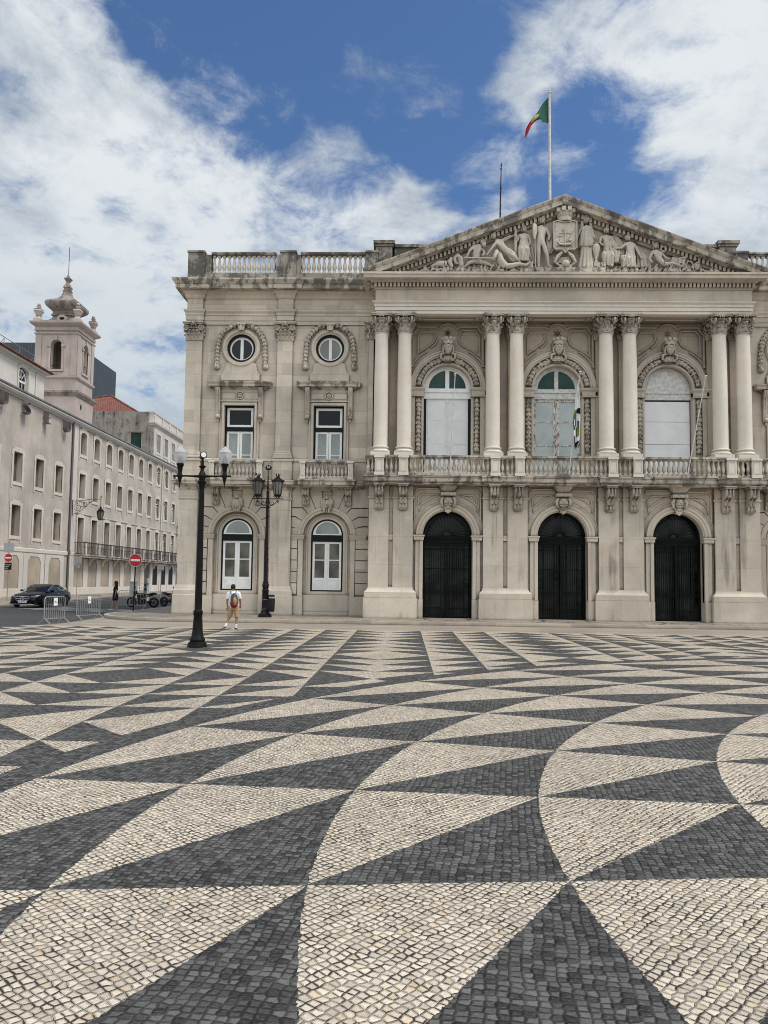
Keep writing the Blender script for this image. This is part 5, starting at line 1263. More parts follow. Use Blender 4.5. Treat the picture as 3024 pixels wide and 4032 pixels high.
for i in range(nu):
    for j in range(nv):
        u=(i+.5)/nu; v=(j+.5)/nv; m=0 if u<.56 else 1
        du,dv=(u-.52)/.13,(v-.36)/.30; r=hypot(du,dv)
        if .62<r<1.0: m=2
        elif r<.45: m=3 if max(abs(du),abs(dv))>.22 else 1
        g.f.append((i*(nv+1)+j,(i+1)*(nv+1)+j,(i+1)*(nv+1)+j+1,i*(nv+1)+j+1)); g.mi.append(m)
f=obj('flag',g,[M['flag_green'],M['flag_red'],M['flag_yellow'],M['cloth_white']],None,60); tag(f,'green and red national flag blowing from the tall roof flagpole','flag')
pole('balcony_flagpole','bare white flagpole before the balcony window with dark jambs',(2.06,36.3,7.0),(2.23,35.4,11.6),.028,M['white_worn'],.065)
pole('balcony_flagpole','white flagpole on the balcony carrying the limp black and white flag',(7.68,36.3,7.0),(8.03,35.4,11.72),.028,M['white_worn'],.065)
pole('balcony_flagpole','bare white leaning flagpole before the boarded up balcony window',(13.22,36.3,7.0),(13.80,35.4,11.55),.028,M['white_worn'],.065)
for o in bpy.data.objects:
    if o.name.startswith('balcony_flagpole'): o['group']='white flagpoles leaning over the balcony'
rows=[(11.45,8.0,8.03),(11.15,7.96,8.05),(10.75,7.90,8.08),(10.35,7.87,8.09),(10.05,7.85,8.09),(9.8,7.78,8.09),(9.5,7.76,8.09),(9.2,7.77,8.08),(9.0,7.79,8.09),(8.75,7.79,8.08),(8.5,7.80,8.05),(8.3,7.81,7.95),(8.2,7.82,7.87)]
g=G(); nj=8
for i,(z,a,c) in enumerate(rows):
    for j in range(nj+1):
        t=j/nj; g.v.append((a+(c-a)*t,35.75+.06*sin(t*9+i*.5)-.03*i/12,z+.05*sin(t*5+i)*(1 if i>3 else 0)))
pal=[0,0,0,0,(3,3,2,2,1,1,1,1),(3,2,2,3,0,0,0,0),(2,0,2,2,0,2,2,0),(2,2,0,2,3,3,2,0),(0,0,0,2,3,3,2,0),(1,1,0,0,0,0,0,0),1,1]
for i in range(len(rows)-1):
    for j in range(nj):
        m=pal[i]; m=m if isinstance(m,int) else m[j]
        k=i*(nj+1)+j; g.f.append((k,k+1,k+nj+2,k+nj+1)); g.mi.append(m)
f=obj('flag',g,[M['cloth_white'],M['cloth_navy'],M['flag_green'],M['flag_olive']],None,60); tag(f,'limp black and white flag with green emblem hanging before the middle window','flag')
t=thing('lightning_rod','thin dark lightning rod above the pediment slope, shorter than the flagpole','lightning rod',(4.95,41.,17.5))
g=G(); g.tube([(0,0,0),(.04,0,5.0),(.09,0,7.4)],[.05,.04,.022],8); obj('mast',g,M['iron'],t,60)
g=G()
for z in (4.55,5.05,6.0,7.1): g.ball((.08*z/7.4,0,z),(.05,.05,.06),8,6)
g.lathe(.09,0,[(.05,7.3),(.02,7.45),(.0,7.5)],8); obj('collar',g,M['iron'],t,60)
# ------------------------------------------------------------------ museum building along the street (facade in the plane x = XM, facing the street)
XM=-32.9
MB=thing('museum_building','long pale plastered museum with three rows of deep windows and big wall letters','building',(XM,75,.1))
def Q(name,g,mat,smooth=None,parent=None,label=None): return obj(name,g,mat,parent or MB,smooth,world=True,label=label)
Lw=[(59.12+3.86*k) for k in range(4)]; Rw=[75.99+3.405*k for k in range(14)]
def rect(y0,y1,z0,z1): return [(y0,z0),(y1,z0),(y1,z1),(y0,z1)]
def archy(y0,y1,z0,z1): 
    c=(y0+y1)/2; h=(y1-y0)/2
    return [(y0,z0),(y1,z0)]+[(c+h*cos(pi*i/10),z1-.32+.32*sin(pi*i/10)) for i in range(11)]
holes=[]
for y in Lw: holes+=[rect(y,y+1.47,9.85,12.38),rect(y,y+1.47,5.3,7.9)]
for y in Rw: holes+=[rect(y,y+1.45,9.85,12.32),rect(y,y+1.45,4.25,7.88),archy(y,y+1.45,14.28,16.55)]
g=G(); g.prism([(50,0),(126,0),(126,17.2),(50,17.2)],'yz',XM,XM-.62,holes,back=False); Q('wall',g,M['plaster'])
g=G(); g.box(XM-14,XM-.62,50,126,0,17.1); Q('wall',g,M['plaster'])
def surround(y0,y1,z0,z1,arched=False,feet=True):
    g=G(); X=0; w=.27
    o=[(y0-w,z0-.55),(y0-w+.17,z0-.55),(y0-w+.17,z0-.3),(y1+w-.17,z0-.3),(y1+w-.17,z0-.55),(y1+w,z0-.55),(y1+w,z1-.3),(y1+w+.07,z1-.3),(y1+w+.07,z1+.22),(y1+.05,z1+.22),(y1-.2,z1+.42),(y0+.2,z1+.42),(y0-.05,z1+.22),(y0-w-.07,z1+.22),(y0-w-.07,z1-.3),(y0-w,z1-.3)]
    if not feet: o=[(y0-w,z0),(y1+w,z0)]+o[5:]
    h=archy(y0,y1,z0,z1) if arched else rect(y0,y1,z0,z1)
    if not feet: h=[(a,max(c,z0+.002)) for a,c in h]
    g.prism(o,'yz',-.05,.055,[h]); return g
def panel(y0,y1,z0,z1):
    g=G(); g.box(-.6,-.5,y0-.05,y1+.05,z0-.05,z1+.05); g.box(-.5,-.48,(y0+y1)/2-.02,(y0+y1)/2+.02,z0,z1); return g
kinds=dict(small=(1.47,0,2.53,False,True),small2=(1.47,0,2.6,False,True),mid=(1.45,0,2.47,False,True),tall=(1.45,0,3.63,False,False),top=(1.45,0,2.27,True,True))
SM={k:(mesh('window',surround(0,w,z0,z1,a,f),M['trim']),mesh('shutter',panel(0,w,z0,z1),M['shutter_brown'])) for k,(w,z0,z1,a,f) in kinds.items()}
def glazed(w,h,arched,door):
    g=G(); y0,y1,z0,z1=0,w,0,h; g.m=0
    def fr(a,c,z_0,z_1,t,x): g.box(-x-.05,-x,a,a+t,z_0,z_1); g.box(-x-.05,-x,c-t,c,z_0,z_1); g.box(-x-.05,-x,a+t,c-t,z_0,z_0+t); g.box(-x-.05,-x,a+t,c-t,z_1-t,z_1)
    zt=h*.66
    fr(.14,w-.14,zt+.09,h-.1,.13,.2); fr(.14,w/2,.1,zt,.13,.2); fr(w/2,w-.14,.1,zt,.13,.2)
    g.m=1; g.box(-.30,-.26,.1,w-.1,.05,h-.02)
    g.m=2; fr(0,w,0,h,.13,.17); g.box(-.24,-.16,.1,w-.1,zt,zt+.09)
    return g
GM={k:mesh('casement',glazed(w,z1,a,k=='tall'),[M['white_paint'],M['pane_dark'],M['green_dark']]) for k,(w,z0,z1,a,f) in kinds.items()}
def win(y,z,k,glass=False):
    p=part_from_mesh('window',SM[k][0],(XM,y,z),MB); part_from_mesh('casement' if glass else 'shutter',(GM if glass else SM)[k] if glass else SM[k][1],(XM,y,z),p)
for y in Lw: win(y,9.85,'small'); win(y,5.3,'small2')
for i,y in enumerate(Rw): win(y,9.85,'mid',i>=7); win(y,4.25,'tall',i>=7); win(y,14.28,'top',i>=7)
# mouldings
def run(name,prof,y0,y1,mat): 
    g=G(); g.sweep([(XM,y0,0),(XM,y1,0)],(0,0,1),prof); Q(name,g,mat)
run('cornice',[(-.1,16.95),(.08,16.95),(.12,17.05),(.3,17.12),(.42,17.3),(.42,17.42),(-.1,17.44)],50,126,M['plaster_pale'])
run('gutter',[(-1.2,17.44),(.46,17.44),(.5,17.5),(.5,17.62),(.42,17.64),(.36,17.55),(.1,17.62),(-.3,17.95),(-1.2,18.1)],50,126,M['zinc'])
run('string_course',[(-.1,8.22),(.05,8.22),(.09,8.3),(.09,8.4),(-.1,8.42)],75.3,126,M['trim'])
run('ledge',[(-.1,3.95),(.04,3.95),(.1,4.02),(.1,4.3),(.04,4.36),(-.1,4.36)],50,75.4,M['trim'])
run('plinth',[(-.1,.0),(.1,.0),(.1,.82),(.07,.86),(-.1,.86)],50,96.2,M['trim'])
g=G(); g.box(XM,XM+.07,74.2,75.3,.86,16.95); Q('corner_pilaster',g,M['plaster_pale'])
g=G(); g.tube([(XM+.14,74.0,.2),(XM+.14,74.0,17.3)],.1,8); g.box(XM+.02,XM+.26,73.88,74.12,4.1,4.5)
Q('downpipe',g,M['pipe'],60)
g=G(); g.tube([(XM+.12,101.95,4.4),(XM+.12,101.95,17.3)],.06,8); Q('downpipe',g,M['trim'],60)
# blind panels of the ground floor, stone piers between them
for y in [58.4,62.25,66.14,70.10]:
    g=G(); a,c=y,y+2.38
    o=[(a,.9),(c,.9),(c,3.2),(c-.42,3.66),(a+.42,3.66),(a,3.2)]
    g.prism([(a-.75,.87),(c+.72,.87),(c+.72,3.94),(a-.75,3.94)],'yz',XM,XM+.05,[o]); Q('stone_pier',g,M['plaster_pale'])
    g=G(); g.prism(o,'yz',XM+.004,XM+.012); Q('blind_panel',g,M['panel_tan'])
for k in range(6):
    a=75.4+3.405*k; c=a+2.3
    g=G(); o=[(a,.9),(c,.9),(c,3.3),(c-.2,3.7),(a+.2,3.7),(a,3.3)]
    g.prism([(a-.55,.87),(c+.55,.87),(c+.55,3.8),(a-.55,3.8)],'yz',XM,XM+.08,[o]); Q('stone_pier',g,M['plaster_pale'])
    g=G(); g.prism(o,'yz',XM+.004,XM+.012); Q('blind_panel',g,M['panel_tan'])
for a,c in ((95.0,96.0),(98.15,98.45)):
    g=G()
    for k in range(7): g.box(XM,XM+.1,a,c,.1+.55*k,.1+.55*k+.53)
    Q('stone_pier',g,M['trim'])
g=G(); g.prism([(96.1,.1),(98.0,.1),(98.0,3.1),(97.7,3.6),(96.4,3.6),(96.1,3.1)],'yz',XM-.0,XM+.02); Q('doorway',g,M['shutter_brown'])
for y in (99.2,102.6,105.95,109.3):
    o=[(y,1.0),(y+1.95,1.0),(y+1.95,3.0),(y+1.6,3.55),(y+.35,3.55),(y,3.0)]
    g=G(); g.prism([(y-.7,.1),(y+2.6,.1),(y+2.6,3.8),(y-.7,3.8)],'yz',XM,XM+.1,[o]); p=Q('stone_pier',g,M['plaster_pale'])
    g=G(); g.prism(o,'yz',XM+.004,XM+.03); 
    for k in range(5): g.box(XM+.03,XM+.05,y,y+1.95,1.2+.45*k,1.24+.45*k)
    Q('shop_window',g,M['black'],parent=None)
# long balcony
g=G(); g.box(XM,XM+.95,75.4,126,3.86,4.05); g.box(XM,XM+1.02,75.35,126,4.05,4.16); Q('balcony_slab',g,M['stone_dirty'])
for k in range(15):
    g=G(); y=75.5+3.405*k; g.prism([(XM,3.0),(XM+.2,3.1),(XM+.35,3.5),(XM+.7,3.86),(XM,3.86)],'xz',y-.15,y+.15); Q('bracket',g,M['plaster_pale'])
g=G(); X=XM+.93
for z in (4.24,4.9,5.3): g.box(X-.02,X+.02,75.4,126,z,z+.04)
g.box(X-.035,X+.035,75.4,126,5.36,5.41)
n=int((126-75.4)/.13)
for k in range(n): y=75.4+.13*k; g.box(X-.009,X+.009,y,y+.018,4.24,5.38)
for z in (4.24,5.3): g.box(XM,X,75.4,75.44,z,z+.04)
for k in range(7): g.box(XM+.13*k,XM+.13*k+.018,75.41,75.43,4.24,5.36)
for k in range(15):
    for q in range(4):
        y=75.75+3.405*k+.62*q; g.tube([(X,y+.25*cos(t),4.7+.2*sin(t)) for t in [i*pi/5 for i in range(11)]],.012,4)
Q('railing',g,M['iron_purple'])
for k in range(15):
    y=76.0+3.405*k; g=G(); g.box(X-.12,X+.1,y-.11,y+.11,4.14,5.3); Q('railing_post',g,M['plaster_pale'])
# letters standing out from the wall: ribbons of thin sheet
def letter(ch,y,label):
    t=thing('wall_letter',label,'letter',(XM,y,15.74),group='tall letters of the museum name along the upper wall')
    def U(): return [(-.42,1.05),(-.42,.36)]+[(-.42*cos(a),.36-.36*sin(a)) for a in [pi*i/10 for i in range(1,10)]]+[(.42,.36),(.42,1.05)]
    def Sx():
        p=[(.40,.95)]
        p+=[(.05+.32*cos(a),.80+.24*sin(a)) for a in [radians(d) for d in range(50,211,20)]]
        p+=[(0+.36*cos(a),.27+.28*sin(a)) for a in [radians(d) for d in range(70,-131,-20)]]+[(-.42,.13)]
        return p
    sets=dict(U=[U()],S=[Sx()],E=[[(.34,1.03),(-.28,1.03),(-.28,.02),(.34,.02)],[(-.28,.54),(.24,.54)]])[ch]
    for s in sets:
        g=G(); g.sweep([(0,a,c) for a,c in s],(1,0,0),[(-.022,.12),(-.022,.56),(.022,.56),(.022,.12)])
        for a,c in (s[0],s[len(s)//2]): g.box(0,.2,a-.02,a+.02,c-.05,c-.01)
        o=obj('stroke',g,M['pipe'],t)
    return t
letter('U',60.3,'grey letter U standing before the letter S on the upper wall')
letter('S',64.12,'grey letter S standing out from the pale upper wall')
letter('E',68.05,'grey letter E standing out from the pale upper wall')
letter('U',71.99,'grey letter U at the end of the word, beside the pale corner strip')
# wall lantern on a scrolled bracket
def wall_lamp(y,z,label,reach=2.9):
    t=thing('wall_lantern',label,'wall lamp',(XM,y,z),group='iron lanterns on scrolled wall brackets')
    g=G(); g.tube([(.1,0,.35),(.1,0,-1.3)],.035,6); g.tube([(.1,0,.2),(1.2,0,.28),(2.0,0,.42),(reach,0,.42)],.03,6)
    def scroll(cx,cz,r,turn,a0,hand=1,w=.022): g.tube([(cx+r*(1-.75*i/18)*cos(a0+hand*turn*i/18),0,cz+r*(1-.75*i/18)*sin(a0+hand*turn*i/18)) for i in range(19)],w,5)
    scroll(.62,-.42,.42,9,2.2); scroll(.45,.05,.18,7,0,-1); scroll(1.35,-.02,.22,7,3.,1); scroll(1.8,.18,.15,6,0,-1)
    g.tube([(.15,0,-1.1),(.8,0,-.85),(1.3,0,-.45),(1.8,0,.05),(2.4,0,.35)],.025,6); g.tube([(.9,0,-.3),(1.15,0,-.38),(1.5,0,-.3)],.04,6); g.tube([(1.2,0,-.3),(1.2,0,.1)],.02,5)
    g.ball((reach,0,.62),(.05,.05,.16),8,6); g.tube([(reach,0,.5),(reach,0,-.35)],.03,6); obj('bracket',g,M['iron'],t,60)
    g=G(); c=(reach,0)
    g.lathe(reach,0,[(.02,-.3),(.1,-.34),(.12,-.42),(.07,-.45),(.15,-.52),(.38,-.78),(.40,-.82)],6); g.lathe(reach,0,[(.2,-1.62),(.24,-1.6),(.24,-1.56)],6)
    for k in range(6):
        a=2*pi*k/6; g.tube([(reach+.38*cos(a),.38*sin(a),-.8),(reach+.22*cos(a),.22*sin(a),-1.6)],.02,5); g.ball((reach+.22*cos(a),.22*sin(a),-1.66),(.02,.02,.05),6,4)
    l=obj('lantern',g,M['iron'],t,30)
    g=G(); g.lathe(reach,0,[(.2,-1.58),(.36,-.82)],6); obj('pane',g,M['lantern_glass'],l)
wall_lamp(74.5,9.15,'black scrolled wall lantern on the pale corner strip above the balcony end')
wall_lamp(109.3,9.1,'distant black wall bracket half hidden by the corner of the city hall')
# ------------------------------------------------------------------ set-back attic with a tiled eave behind the museum gutter
AT=thing('attic_building','low pale attic storey with arched windows and red tiled eave above the museum','building',(-34.8,65,17.5))
def A(name,g,mat,smooth=None,parent=None): return obj(name,g,mat,parent or AT,smooth,world=True)
xa=-34.8
g=G(); ws=[(58.6,),(66.85,)]
g.prism([(50,17.3),(71.7,17.3),(71.7,21.2),(50,21.2)],'yz',xa,xa-.4,[archy(y0,y0+1.75,18.3,20.75) for (y0,) in ws],back=False); A('wall',g,M['plaster_pale'])
g=G(); g.box(xa-9,xa-.42,50,71.68,17.3,21.2); A('wall',g,M['plaster_pale'])
g=G(); g.sweep([(xa,50,0),(xa,71.7,0),(xa-9,71.7,0)],(0,0,1),[(-.1,20.9),(.05,20.95),(.1,21.1),(.4,21.2),(.45,21.32),(-.1,21.34)]); A('eave',g,M['plaster_pale'])
g=G(); g.sweep([(xa,50,0),(xa,71.7,0),(xa-9,71.7,0)],(0,0,1),[(-4,23.0),(-4,22.9),(.55,21.34),(.6,21.4),(.6,21.47)]); 
for k in range(90): y=50+.25*k; g.tube([(xa+.64,y,21.43),(xa-.6,y,21.95)],.07,6)
A('roof',g,M['roof'])
g=G(); g.box(xa,xa+.06,69.9,70.2,17.4,20.9); A('pilaster',g,M['plaster_pale'])
for (y0,) in ws:
    g=G(); o=archy(y0-.22,y0+1.97,18.1,20.98); g.prism(o,'yz',xa,xa+.05,[archy(y0,y0+1.75,18.3,20.75)]); w=A('window',g,M['plaster_pale'])
    g=G(); 
    for a,c,z0,z1 in ((y0+.0,y0+.62,18.35,19.5),(y0+.56,y0+1.18,18.35,19.5),(y0+1.12,y0+1.75,18.35,19.5)): 
        g.box(xa-.3,xa-.25,a,a+.08,z0,z1); g.box(xa-.3,xa-.25,c-.08,c,z0,z1); g.box(xa-.3,xa-.25,a,c,z0,z0+.08); g.box(xa-.3,xa-.25,a,c,z1-.08,z1)
    for k in range(5):
        a=pi*k/4; g.tube([(xa-.27,y0+.875+.25*cos(a),19.6+.25*sin(a)),(xa-.27,y0+.875+.9*cos(a),19.6+1.05*sin(a))],.05,5)
    g.tube([(xa-.27,y0+.875+.85*cos(a),19.6+.98*sin(a)) for a in [pi*i/12 for i in range(13)]],.06,6); g.box(xa-.32,xa-.24,y0,y0+1.75,19.46,19.62)
    A('casement',g,M['white_paint'],40,w)
    g=G(); g.prism(archy(y0,y0+1.75,18.3,20.75),'yz',xa-.36,xa-.33); A('pane',g,M['pane_dark'],parent=w)
RL=thing('roof_railing','thin metal guard rail along the roof edge before the bell tower','railing',(xa,63,21.5))
g=G(); x=xa-.5
g.tube([(x,50,22.95),(x,70.7,22.7)],.03,6); g.tube([(x,70.7,22.7),(x-.9,70.9,22.1)],.03,6)
for k in range(8):
    y=51.3+2.75*k; g.tube([(x,y,21.7),(x,y,22.9-.012*(y-50))],.03,6); g.tube([(x,y,22.7),(x-.7,y+.2,21.9)],.025,6)
obj('rail',g,M['metal'],RL,60,world=True)
# ------------------------------------------------------------------ bell tower
BT=thing('bell_tower','square stone bell tower with bulbous roof, urns and arched openings','tower',(-41.95,91.4,0))
def T(name,g,mat,smooth=None,parent=None): return obj(name,g,mat,parent or BT,smooth,world=True)
tx0,tx1,ty0,ty1=-44.48,-39.4,89.,93.8
def taxr(y0,y1,z0,zs):
    c=(y0+y1)/2; h=(y1-y0)/2; return [(y0,z0),(y1,z0)]+[(c+h*cos(pi*i/12),zs+h*sin(pi*i/12)) for i in range(13)]
cx=(tx0+tx1)/2; cy=(ty0+ty1)/2
g=G(); g.prism([(tx0,23.4),(tx1,23.4),(tx1,31.9),(tx0,31.9)],'xz',ty0,ty0+.7,[taxr(cx-.66,cx+.66,26.55,29.5)]); g.prism([(tx0,23.4),(tx1,23.4),(tx1,31.9),(tx0,31.9)],'xz',ty1-.7,ty1,[taxr(cx-.66,cx+.66,26.55,29.5)])
g.prism([(ty0+.7,23.4),(ty1-.7,23.4),(ty1-.7,31.9),(ty0+.7,31.9)],'yz',tx1-.7,tx1,[taxr(cy-.66,cy+.66,26.55,29.5)]); g.prism([(ty0+.7,23.4),(ty1-.7,23.4),(ty1-.7,31.9),(ty0+.7,31.9)],'yz',tx0,tx0+.7)
g.box(tx0+.7,tx1-.7,ty0+.7,ty1-.7,31.5,31.9); g.box(tx0+.7,tx1-.7,ty0+.7,ty1-.7,23.4,26.4)
T('wall',g,M['tower'])
g=G(); g.box(tx0-.1,tx1+.1,ty0-.1,ty1+.1,12,23.4); T('wall',g,M['tower'])
per=[(tx0,ty0,0),(tx1,ty0,0),(tx1,ty1,0),(tx0,ty1,0)]
def band(name,prof,mat=None): 
    g=G(); g.sweep(per,(0,0,1),prof,closed=True); T(name,g,mat or M['tower'])
band('cornice',[(-.2,31.25),(.12,31.25),(.16,31.4),(.1,31.5),(.1,31.75),(.3,31.85),(.5,32.0),(.6,32.15),(.6,32.3),(-.3,32.5)])
band('string_course',[(-.2,30.75),(.05,30.75),(.16,30.9),(.16,31.0),(-.2,31.05)])
band('ledge',[(-.2,25.4),(.06,25.4),(.22,25.6),(.22,25.75),(-.2,25.8)])
band('ledge',[(-.2,23.3),(.15,23.3),(.3,23.55),(.42,23.7),(.42,23.95),(.2,24.1),(-.2,24.15)],M['tower_dark'])
g=G()
for x in (tx0+.0,tx1-.75): g.box(x,x+.75,ty0-.07,ty0,25.8,30.75)
for y in (ty0+.0,ty1-.75): g.box(tx1,tx1+.07,y,y+.75,25.8,30.75)
T('pilaster',g,M['tower'])
for nm,(c,f) in dict(front=(cx,0),side=(cy,1)).items():
    g=G(); path=[(c+.66,26.6)]+[(c+.66*cos(pi*i/14),29.5+.66*sin(pi*i/14)) for i in range(15)]+[(c-.66,26.6)]
    pr=[(0,-.1),(0,.06),(.1,.09),(.24,.09),(.26,-.1)]
    if f: g.sweep([(tx1,a,z) for a,z in reversed(path)],(1,0,0),[(-a,b2) for a,b2 in pr])
    else: g.sweep([(a,ty0,z) for a,z in path],(0,-1,0),pr)
    for s in (-1,1):
        if f: g.box(tx1-.02,tx1+.14,*sorted((c+s*.62,c+s*1.1)),29.3,29.55)
        else: g.box(*sorted((c+s*.62,c+s*1.1)),ty0-.14,ty0+.02,29.3,29.55)
    if f: g.box(tx1-.02,tx1+.13,c-.98,c+.98,26.3,26.56); g.prism([(c-.09,30.1),(c+.09,30.1),(c+.14,30.62),(c-.14,30.62)],'yz',tx1-.02,tx1+.16)
    else: g.box(c-.98,c+.98,ty0-.13,ty0+.02,26.3,26.56); g.prism([(c-.09,30.1),(c+.09,30.1),(c+.14,30.62),(c-.14,30.62)],'xz',ty0-.16,ty0+.02)
    T('belfry_surround',g,M['tower'])
g=G(); g.tube([(cx-.66,ty0+.3,27.1),(cx+.66,ty0+.3,27.1)],.03,6); g.tube([(tx1-.3,cy-.66,27.6),(tx1-.3,cy+.66,27.6)],.04,6); T('rail',g,M['iron'])
g=G(); k=12; g.prism([(91.4+.2*cos(2*pi*i/k)-1.0,22.3+.38*sin(2*pi*i/k)) for i in range(k)],'yz',tx1+.1,tx1+.115); T('oval_opening',g,M['black'])
def sqloft(g,prof,rnd=.0):
    """square plan loft: (half width, z)"""
    vs=[];fs=[]; n=12
    for h,z in prof:
        for sx_,sy_ in ((-1,-1),(1,-1),(1,1),(-1,1)):
            vs+=[(cx+sx_*h,cy+sy_*h*.96,z)]
    m=4
    for j in range(len(prof)-1):
        for i in range(m): fs.append((j*m+i,j*m+(i+1)%m,(j+1)*m+(i+1)%m,(j+1)*m+i))
    fs.append(tuple(range(m))); fs.append(tuple(range((len(prof)-1)*m,len(prof)*m))); g.add(vs,fs)
g=G(); sqloft(g,[(2.5,32.3),(2.5,32.55),(2.05,32.62),(1.6,32.85),(1.32,33.1),(1.2,33.4),(1.22,33.5),(1.36,33.55),(1.36,33.7),(1.2,33.8),(1.25,34.1),(1.5,34.3),(1.82,34.6),(1.95,34.9),(1.92,35.2),(1.7,35.42),(1.3,35.6),(.85,35.85),(.58,36.2),(.45,36.6),(.4,36.9),(.46,36.92),(.46,37.0),(.36,37.02),(.36,37.3),(.44,37.36),(.42,37.5),(.2,37.9),(.16,38.1),(.3,38.35),(.4,38.5),(.38,38.6),(.2,38.66),(.14,38.9),(0.02,39.15)]); T('dome',g,M['tower_dark'],35)
for s in (0,1):
    g=G(); pts=[(.62*cos(2*pi*i/20),.44*sin(2*pi*i/20)) for i in range(20)]; hp=[(.34*cos(2*pi*i/16),.2*sin(2*pi*i/16)) for i in range(16)]
    if s==0: g.prism([(cx+.2+a,33.0+c) for a,c in pts],'xz',cy-1.75,cy-1.2,[[(cx+.2+a,33.0+c) for a,c in hp]])
    else: g.prism([(cy+a,33.0+c) for a,c in pts],'yz',cx+1.2,cx+1.75,[[(cy+a,33.0+c) for a,c in hp]])
    T('oval_dormer',g,M['tower'])
g=G(); g.tube([(cx,cy,39.0),(cx,cy,42.6)],.035,6); g.ball((cx,cy,41.0),(.06,.06,.12),6,5); T('lightning_rod',g,M['iron'])
g=G(); g.box(-.42,.42,-.42,.42,-.1,.25); g.frustum(0,0,.25,.55,.36,.36,.2,.2); g.frustum(0,0,.55,.65,.2,.2,.27,.27); g.frustum(0,0,.65,1.25,.2,.2,.46,.46); g.frustum(0,0,1.25,1.45,.46,.46,.36,.36); g.frustum(0,0,1.45,1.55,.42,.42,.18,.18); g.frustum(0,0,1.55,1.85,.14,.14,.24,.24); g.ball((0,0,2.05),(.2,.2,.2),8,6)
um=mesh('urn',g,M['tower'],35)
for x,y in ((tx0+.15,ty0+.15),(tx1-.15,ty0+.15),(tx1-.15,ty1-.15),(tx0+.15,ty1-.15)): part_from_mesh('urn',um,(x,y,32.45),BT)
# ------------------------------------------------------------------ building with tiled roof, farther up the street
TB=thing('tiled_roof_building','pale building with red tiled hip roof and stained end wall with green window','building',(-33.6,102.2,17.5))
def B(name,g,mat,smooth=None,parent=None): return obj(name,g,mat,parent or TB,smooth,world=True)
xb=-33.6; yb2=100.0
g=G(); g.prism([(-42.4,17.0),(xb,17.0),(xb,23.95),(-42.4,23.95)],'xz',yb2,yb2+.4,[[(-36.62,17.4),(-35.15,17.4),(-35.15,21.15),(-36.62,21.15)]]); g.box(-42.4,xb-.02,yb2+.4,128,17,23.9); B('end_wall',g,M['concrete'])
g=G(); g.box(-36.62,-35.15,yb2+.25,yb2+.3,17.4,21.15); p=B('window',g,M['green_win'] if 'green_win' in M else M['pane_green'])
g=G(); g.frame(-36.72,-35.05,17.3,21.25,.1,yb2-.03,yb2+.05); g.box(-36.95,-34.85,yb2-.14,yb2+.02,21.25,21.36); B('window_surround',g,M['tower'])
g=G(); ys=[101.5+3.28*k for k in range(8)]
g.prism([(yb2+.41,17),(128,17),(128,23.9),(yb2+.41,23.9)],'yz',xb,xb-.3,[rect(y,y+1.45,18.8,21.2) for y in ys],back=False); B('wall',g,M['plaster_pale'])
sm2=mesh('window',surround(0,1.45,0,2.4),M['plaster_pale']); gm2=mesh('casement',glazed(1.45,2.4,False,False),[M['white_paint'],M['pane_dark'],M['green_dark']])
for y in ys: p=part_from_mesh('window',sm2,(xb,y,18.8),TB); part_from_mesh('casement',gm2,(xb,y,18.8),p)
g=G(); g.sweep([(xb-.6,yb2,0),(xb,yb2,0),(xb,128,0)],(0,0,1),[(-.1,22.1),(.06,22.1),(.12,22.25),(.3,22.35),(.34,22.5),(.02,22.55),(.02,23.75),(.1,23.8),(.1,23.98),(-.1,24.0)])
for k in range(9):
    y=yb2+.2+3.28*k; g.box(xb,xb+.08,y,y+.5,22.6,23.75); g.box(xb,xb+.04,y+.8,y+3.0,22.8,22.86); g.box(xb,xb+.04,y+.8,y+3.0,23.55,23.6)
B('parapet',g,M['plaster_pale'])
g=G(); zr=23.97; g.add([(-44,yb2+.3,zr),(-35.9,yb2+.3,zr),(-35.9,127,zr),(-41.3,104.6,27.15),(-41.3,120,27.15),(-52,104.,25.2),(-52,yb2+.3,zr-.5)],[(0,1,3),(1,2,4,3),(0,3,5,6),(3,4,5)]); g.tube([(-35.9,yb2+.3,zr),(-41.3,104.6,27.2)],.13,6); g.tube([(-41.3,104.6,27.2),(-52,104.,25.25)],.13,6); B('roof',g,M['roof'])
MT=thing('metal_clad_building','dark standing seam metal block rising behind the bell tower','building',(-50,118,0))
g=G(); g.box(-78,-50,112,128.6,0,37.0); obj('wall',g,M['corr'],MT,world=True)
g=G(); g.box(-49.99,-49.95,125.2,127.6,29.5,31.2); obj('window',g,M['black'],MT,world=True)
# ------------------------------------------------------------------ street lamps
def loft(g,rings,seg=16,cap=True):
    vs=[];fs=[]
    for (cx_,cy_,cz_,rx,ry) in rings:
        for k in range(seg):
            a=2*pi*k/seg; vs.append((cx_+rx*cos(a),cy_+ry*sin(a),cz_))
    m=len(rings)
    for i in range(m-1):
        for k in range(seg): fs.append((i*seg+k,i*seg+(k+1)%seg,(i+1)*seg+(k+1)%seg,(i+1)*seg+k))
    if cap: fs.append(tuple(reversed(range(seg)))); fs.append(tuple(range((m-1)*seg,m*seg)))
    g.add(vs,fs)
t=thing('street_lamp','tall black cast iron lamp post with two frosted globes and a spotlight','street lamp',(-5.76,21.41,0))
g=G(); g.lathe(0,0,[(.27,0),(.27,.05),(.255,.08),(.255,.12),(.2,.16),(.215,.19),(.21,.23),(.165,.3),(.145,.42),(.13,.65),(.118,.88),(.13,.9),(.13,1.0),(.10,1.03)],24); obj('base',g,M['iron'],t,40)
g=G(); g.lathe(0,0,[(.10,1.0),(.097,1.5),(.085,3.0),(.07,4.35),(.07,4.42)],20,fold=0); 
for k in range(12): a=2*pi*k/12; g.tube([(.095*cos(a),.095*sin(a),1.1),(.066*cos(a),.066*sin(a),4.35)],[.012,.008],5)
